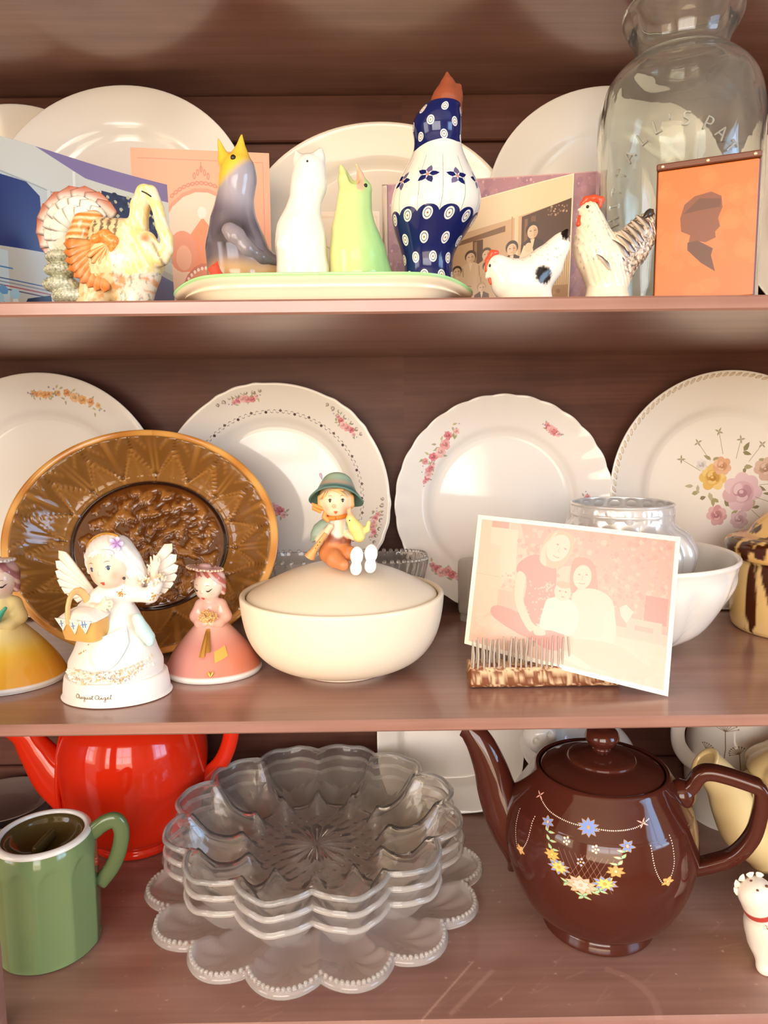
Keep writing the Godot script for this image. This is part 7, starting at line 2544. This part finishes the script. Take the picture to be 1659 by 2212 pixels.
func brown_teapot() -> void:
	var brown := mat("brown_glaze", "4c2218", 0.06)
	var o := thing("brown_teapot", "chocolate-brown teapot with enamelled flower garland and squared handle, right of the glass stack", "teapot", Vector3(0.1935, SH3, -0.109), deg_to_rad(-20.0))
	o.scale = Vector3(1.0, 0.96, 1.0)
	# the enamel: u runs round the pot from its back, v down the profile
	var W := 2048
	var H := 1024
	var p := Paint.new(W, H, Color("4c2218"))
	var mid := 1024.0 - 30.0
	var hs := 2048.0 / 0.51   # texture pixels per metre round the pot
	var vs := 1024.0 / 0.155
	var xy := func(mx: float, h: float) -> Vector2: return Vector2(mid + mx * 0.001 * hs, (0.155 - h * 0.001) * vs)
	var outline := Color("c99a4a")
	var flower := func(mx: float, h: float, n: int, ln: float, wd: float, col: Color, core: Color):
		var c: Vector2 = xy.call(mx, h)
		for pass_ in 2:
			for k in n:
				var a := k * TAU / n + 0.2
				var d := Vector2.from_angle(a)
				p.leaf(c.x + d.x * 3, c.y + d.y * 5, (ln + (0.5 if pass_ == 0 else 0.0)) * 5.6, (wd + (0.7 if pass_ == 0 else 0.0)) * 5.6, a, outline if pass_ == 0 else col)
		p.ell(c.x, c.y, 6.0, 9.0, outline)
		p.ell(c.x, c.y, 4.5, 7.0, core)
	var dots := func(pts: Array, step: float):
		var cv := curve(pts.map(func(r): return Vector2(r[0], r[1])), 60)
		var acc := 0.0
		for k in range(1, cv.size()):
			acc += cv[k].distance_to(cv[k - 1])
			if acc > step:
				acc = 0.0
				var q: Vector2 = xy.call(cv[k].x, cv[k].y)
				p.ell(q.x, q.y, 2.3, 3.4, Color("f6ead6"))
	var blue := Color("7f9ae0")
	var pinkc := Color("f0b8a8")
	var yellow := Color("f2d27a")
	var green := Color("9fd0a8")
	# crosshatched ground inside the garland
	for k in 7:
		var x := -22.0 + k * 4.6
		p.line([xy.call(x, 112), xy.call(x + 16, 84)], 1.6, Color(0.85, 0.72, 0.6, 0.5))
		p.line([xy.call(x + 6, 84), xy.call(x + 22, 112)], 1.6, Color(0.85, 0.72, 0.6, 0.5))
	# garland
	for q in [[-34, 120, 5], [-31, 114, 1], [-28, 108, 5], [26, 108, 5], [29, 113, 1], [32, 118, 5]]:
		for s in [-1, 1]:
			var c: Vector2 = xy.call(q[0], q[1])
			p.leaf(c.x, c.y, 30, 14, 0.9 * s - PI / 2 + (0.4 if q[0] < 0 else -0.4), outline)
			p.leaf(c.x, c.y, 27, 11, 0.9 * s - PI / 2 + (0.4 if q[0] < 0 else -0.4), green)
	for q in [[-22, 98], [-6, 84], [6, 84], [18, 94], [0, 78], [-12, 86], [12, 86]]:
		for k in 4:
			var c: Vector2 = xy.call(q[0], q[1])
			p.leaf(c.x, c.y, 31, 14, k * 1.57 + 0.5, outline)
			p.leaf(c.x, c.y, 28, 11, k * 1.57 + 0.5, green)
	flower.call(-37, 126, 6, 4.2, 2.2, blue, pinkc)
	flower.call(-27, 104, 7, 4.4, 2.4, Color("eeb25c"), yellow)
	flower.call(-20, 96, 9, 6.4, 2.6, blue, yellow)
	flower.call(-20, 96, 8, 4.2, 2.4, yellow, Color("e8a84c"))
	flower.call(16, 92, 9, 6.6, 2.7, blue, yellow)
	flower.call(16, 92, 8, 4.4, 2.4, yellow, Color("e8a84c"))
	flower.call(24, 103, 7, 4.6, 2.6, Color("eea866"), Color("f6dcc0"))
	flower.call(34, 122, 6, 4.2, 2.2, blue, pinkc)
	flower.call(-2, 87, 10, 8.2, 4.4, pinkc, Color("f7d6c8"))
	flower.call(-2, 87, 7, 5.0, 3.6, Color("f6cdbf"), pinkc)
	for q in [[-16, 119], [8, 118], [-3, 106]]:
		for k in 5:
			var c: Vector2 = xy.call(q[0] + cos(k * TAU / 5) * 2.3, q[1] + sin(k * TAU / 5) * 2.6)
			p.ell(c.x, c.y, 4.4, 6.4, outline)
			p.ell(c.x, c.y, 3.4, 5.2, Color("f4e4cc") if q[1] > 110 else Color("a8b8e8"))
		var cc: Vector2 = xy.call(q[0], q[1])
		p.ell(cc.x, cc.y, 3, 5, yellow)
	# dotted swags with their flowers
	dots.call([[-58, 139], [-40, 133.5], [-20, 131.5], [-3, 131.5]], 1.7)
	dots.call([[5, 131.5], [24, 131.5], [44, 133.5], [60, 138]], 1.7)
	flower.call(1, 131.5, 10, 6.6, 2.6, blue, Color("e8a060"))
	for x in [-58, 52]:
		for k in 4:
			var c: Vector2 = xy.call(x, 136 if x > 0 else 139.5)
			p.leaf(c.x, c.y, 27, 7, k * 1.57 + 0.55, pinkc)
	for q in [[54, 76], [-74, -52]]:
		var m: float = (q[0] + q[1]) * 0.5
		dots.call([[q[0], 123], [q[0] + 1.5, 105], [m - 4, 92], [m, 90], [m + 4, 92], [q[1] - 1.0, 105], [q[1], 126]], 1.7)
		flower.call(m + 2, 91, 5, 3.8, 2.6, Color("e8b070"), yellow)
	var b := MB.new()
	b.lathe(curve(mm([[0, 2], [40, 2], [44, 0], [48, 0.5], [49, 3], [47.5, 9], [47.5, 12], [55, 17], [66, 29], [76, 50], [81.5, 72], [82.5, 86], [81, 103], [77.6, 118], [75.5, 122.5], [74.0, 125], [66, 138], [60, 147.5], [57.5, 151.5], [55.5, 153], [53.5, 151.5], [52.5, 147], [0, 144]]), 5), 144, null, null,
		func(a: float, _d, q: Vector3): return Vector2(fposmod(a + 0.5, 1.0) if absf(a - 0.5) > 1e-6 else 0.0, 1.0 - q.y / 0.155) if a < 0.5 or a > 0.5 else Vector2(1.0, 1.0 - q.y / 0.155))
	# the seam of the print lies at the back, away from the enamel
	for k in b.v.size():
		var q := b.v[k]
		b.uv[k] = Vector2(0.5 + atan2(q.x, q.z) / TAU, 1.0 - q.y / 0.155)
	put("teapot_body", b, mat("enamelled_brown", "ffffff", 0.06, {"albedo_texture": p.tex()}), o)
	var l := MB.new()
	l.lathe(curve(mm([[0, 148], [48, 148], [52, 149.5], [52.5, 151], [50, 153], [40, 157], [30, 159.5], [29, 161.5], [26, 163.5], [14, 167], [8, 168.5], [7.5, 171.5], [11, 173.5], [14.2, 178], [14.6, 182], [12, 187], [6, 189.5], [3, 191.5], [0, 192]]), 5), 96)
	put("lid", l, brown, o)
	var s := MB.new()
	var pts := curve([Vector3(-0.058, 0.058, 0), Vector3(-0.078, 0.082, 0), Vector3(-0.091, 0.110, 0), Vector3(-0.098, 0.134, 0), Vector3(-0.107, 0.156, 0), Vector3(-0.116, 0.1685, 0), Vector3(-0.1235, 0.1725, 0)], 6)
	var rad := []
	for k in pts.size():
		var t := float(k) / (pts.size() - 1)
		rad.append(lerpf(0.031, 0.0098, pow(t, 0.5)))
	s.tube(pts, rad, 32, null, Vector2(1, 0.85), Vector3.UP)
	put("spout", s, brown, o)
	var mth := MB.new()
	mth.ell(pts[-1] + Vector3(-0.0008, 0.0012, 0), Vector3(0.0072, 0.0016, 0.006), Basis(Vector3.BACK, 0.75), 16)
	put("spout_mouth", mth, mat("dark_inside", "1a0c08", 0.3), o)
	var h := MB.new()
	h.tube(curve([Vector3(0.0635, 0.1345, 0), Vector3(0.074, 0.146, 0), Vector3(0.080, 0.157, 0), Vector3(0.088, 0.1605, 0), Vector3(0.102, 0.159, 0), Vector3(0.119, 0.155, 0), Vector3(0.124, 0.153, 0), Vector3(0.127, 0.147, 0), Vector3(0.1265, 0.13, 0), Vector3(0.122, 0.108, 0), Vector3(0.110, 0.088, 0), Vector3(0.094, 0.077, 0), Vector3(0.072, 0.066, 0)], 5), [0.0085], 20, null, Vector2(1.0, 0.72), Vector3.BACK, 0.6)
	put("handle", h, brown, o)
	var kn := MB.new()
	kn.ell(Vector3(0.0655, 0.136, 0), Vector3(0.0125, 0.0135, 0.0125))
	put("handle_boss", kn, brown, o)

func shaker() -> void:
	var o := thing("shaker_figurine", "small white figural salt shaker with red collar and holes in its head, right front corner", "shaker", Vector3(0.318, SH3, -0.052))
	o.scale = Vector3.ONE * 1.12
	var b := Blob.new()
	b.base = 0.0
	b.k0 = 5.0
	b.tint = hexl("f4e8d6")
	b.chain([[4, 7, -2, 9], [3, 16, 0, 16], [-1, 30, 0, 15.5], [-7, 43, 2, 12.0]])
	b.chain([[-6, 4, 8, 6.5], [-4, 10, 6, 8]], 3.0)
	b.chain([[12, 4, 6, 6.5], [10, 12, 4, 8]], 3.0)
	b.chain([[-9, 47, 3, 12], [-13, 56, 4, 12.0]], 2.0)
	b.ell(Vector3(-14.5, 60, 4.5), Vector3(12.2, 10, 11.5), tilt(0, 0, 24), 2.0)
	var ax := Vector3(-0.44, 0.88, 0.2).normalized()
	var m := MB.new()
	b.build(m, 0.8, func(p: Vector3, _n) -> Color:
		var c := hexl("f4e8d6")
		var t := (p - Vector3(-9, 47, 3)).dot(ax)
		c = c.lerp(hexl("b8463a"), ss(-2.0, -1.2, t - 1.5) * ss(3.2, 2.4, t - 1.5))
		return c)
	put("body", m, mat("satin_glaze", "ffffff", 0.3, {"vertex_color_use_as_albedo": true}), o)
	var hl := MB.new()
	for q in [[-17, 66.5, 12], [-10, 69, 11.2], [-18, 69, 5]]:
		hl.ell(Vector3(q[0], q[1], q[2]) * 0.001, Vector3(0.0012, 0.0009, 0.0012), Basis.IDENTITY, 8)
	put("hole", hl, mat("brown_frame", "6e3f28", 0.4), o)
	var fr := MB.new()
	for k in 5:
		var a := deg_to_rad(70.0 + k * 32.0)
		petal(fr, (Vector3(-14.5, 62, 2) + Vector3(cos(a) * 9.0, sin(a) * 6.5, -1.0)) * 0.001, Vector3(cos(a), sin(a), 0.1), Vector3(0, 0.3, 1), 0.0055, 0.008, 0.0008, func(_a, _s): return hexl("efe2d0"), 0.6)
	put("ruffle", fr, mat("satin_glaze"), o)
	var mk := MB.new()
	for k in 9:
		var q := Vector3(-12.2 + k * 1.1, 40.5 - k * 0.35 + 0.8 * sin(k * 2.4), 12.6 + 1.9 * sin(k * 0.42))
		mk.tube([q * 0.001, (q + Vector3(0.9, 1.6 * cos(k * 1.9), 0.2)) * 0.001, (q + Vector3(1.6, -1.0, 0.2)) * 0.001], [0.00035], 5)
	put("painted_motif", mk, mat("red_paint", "e8502e", 0.25), o)
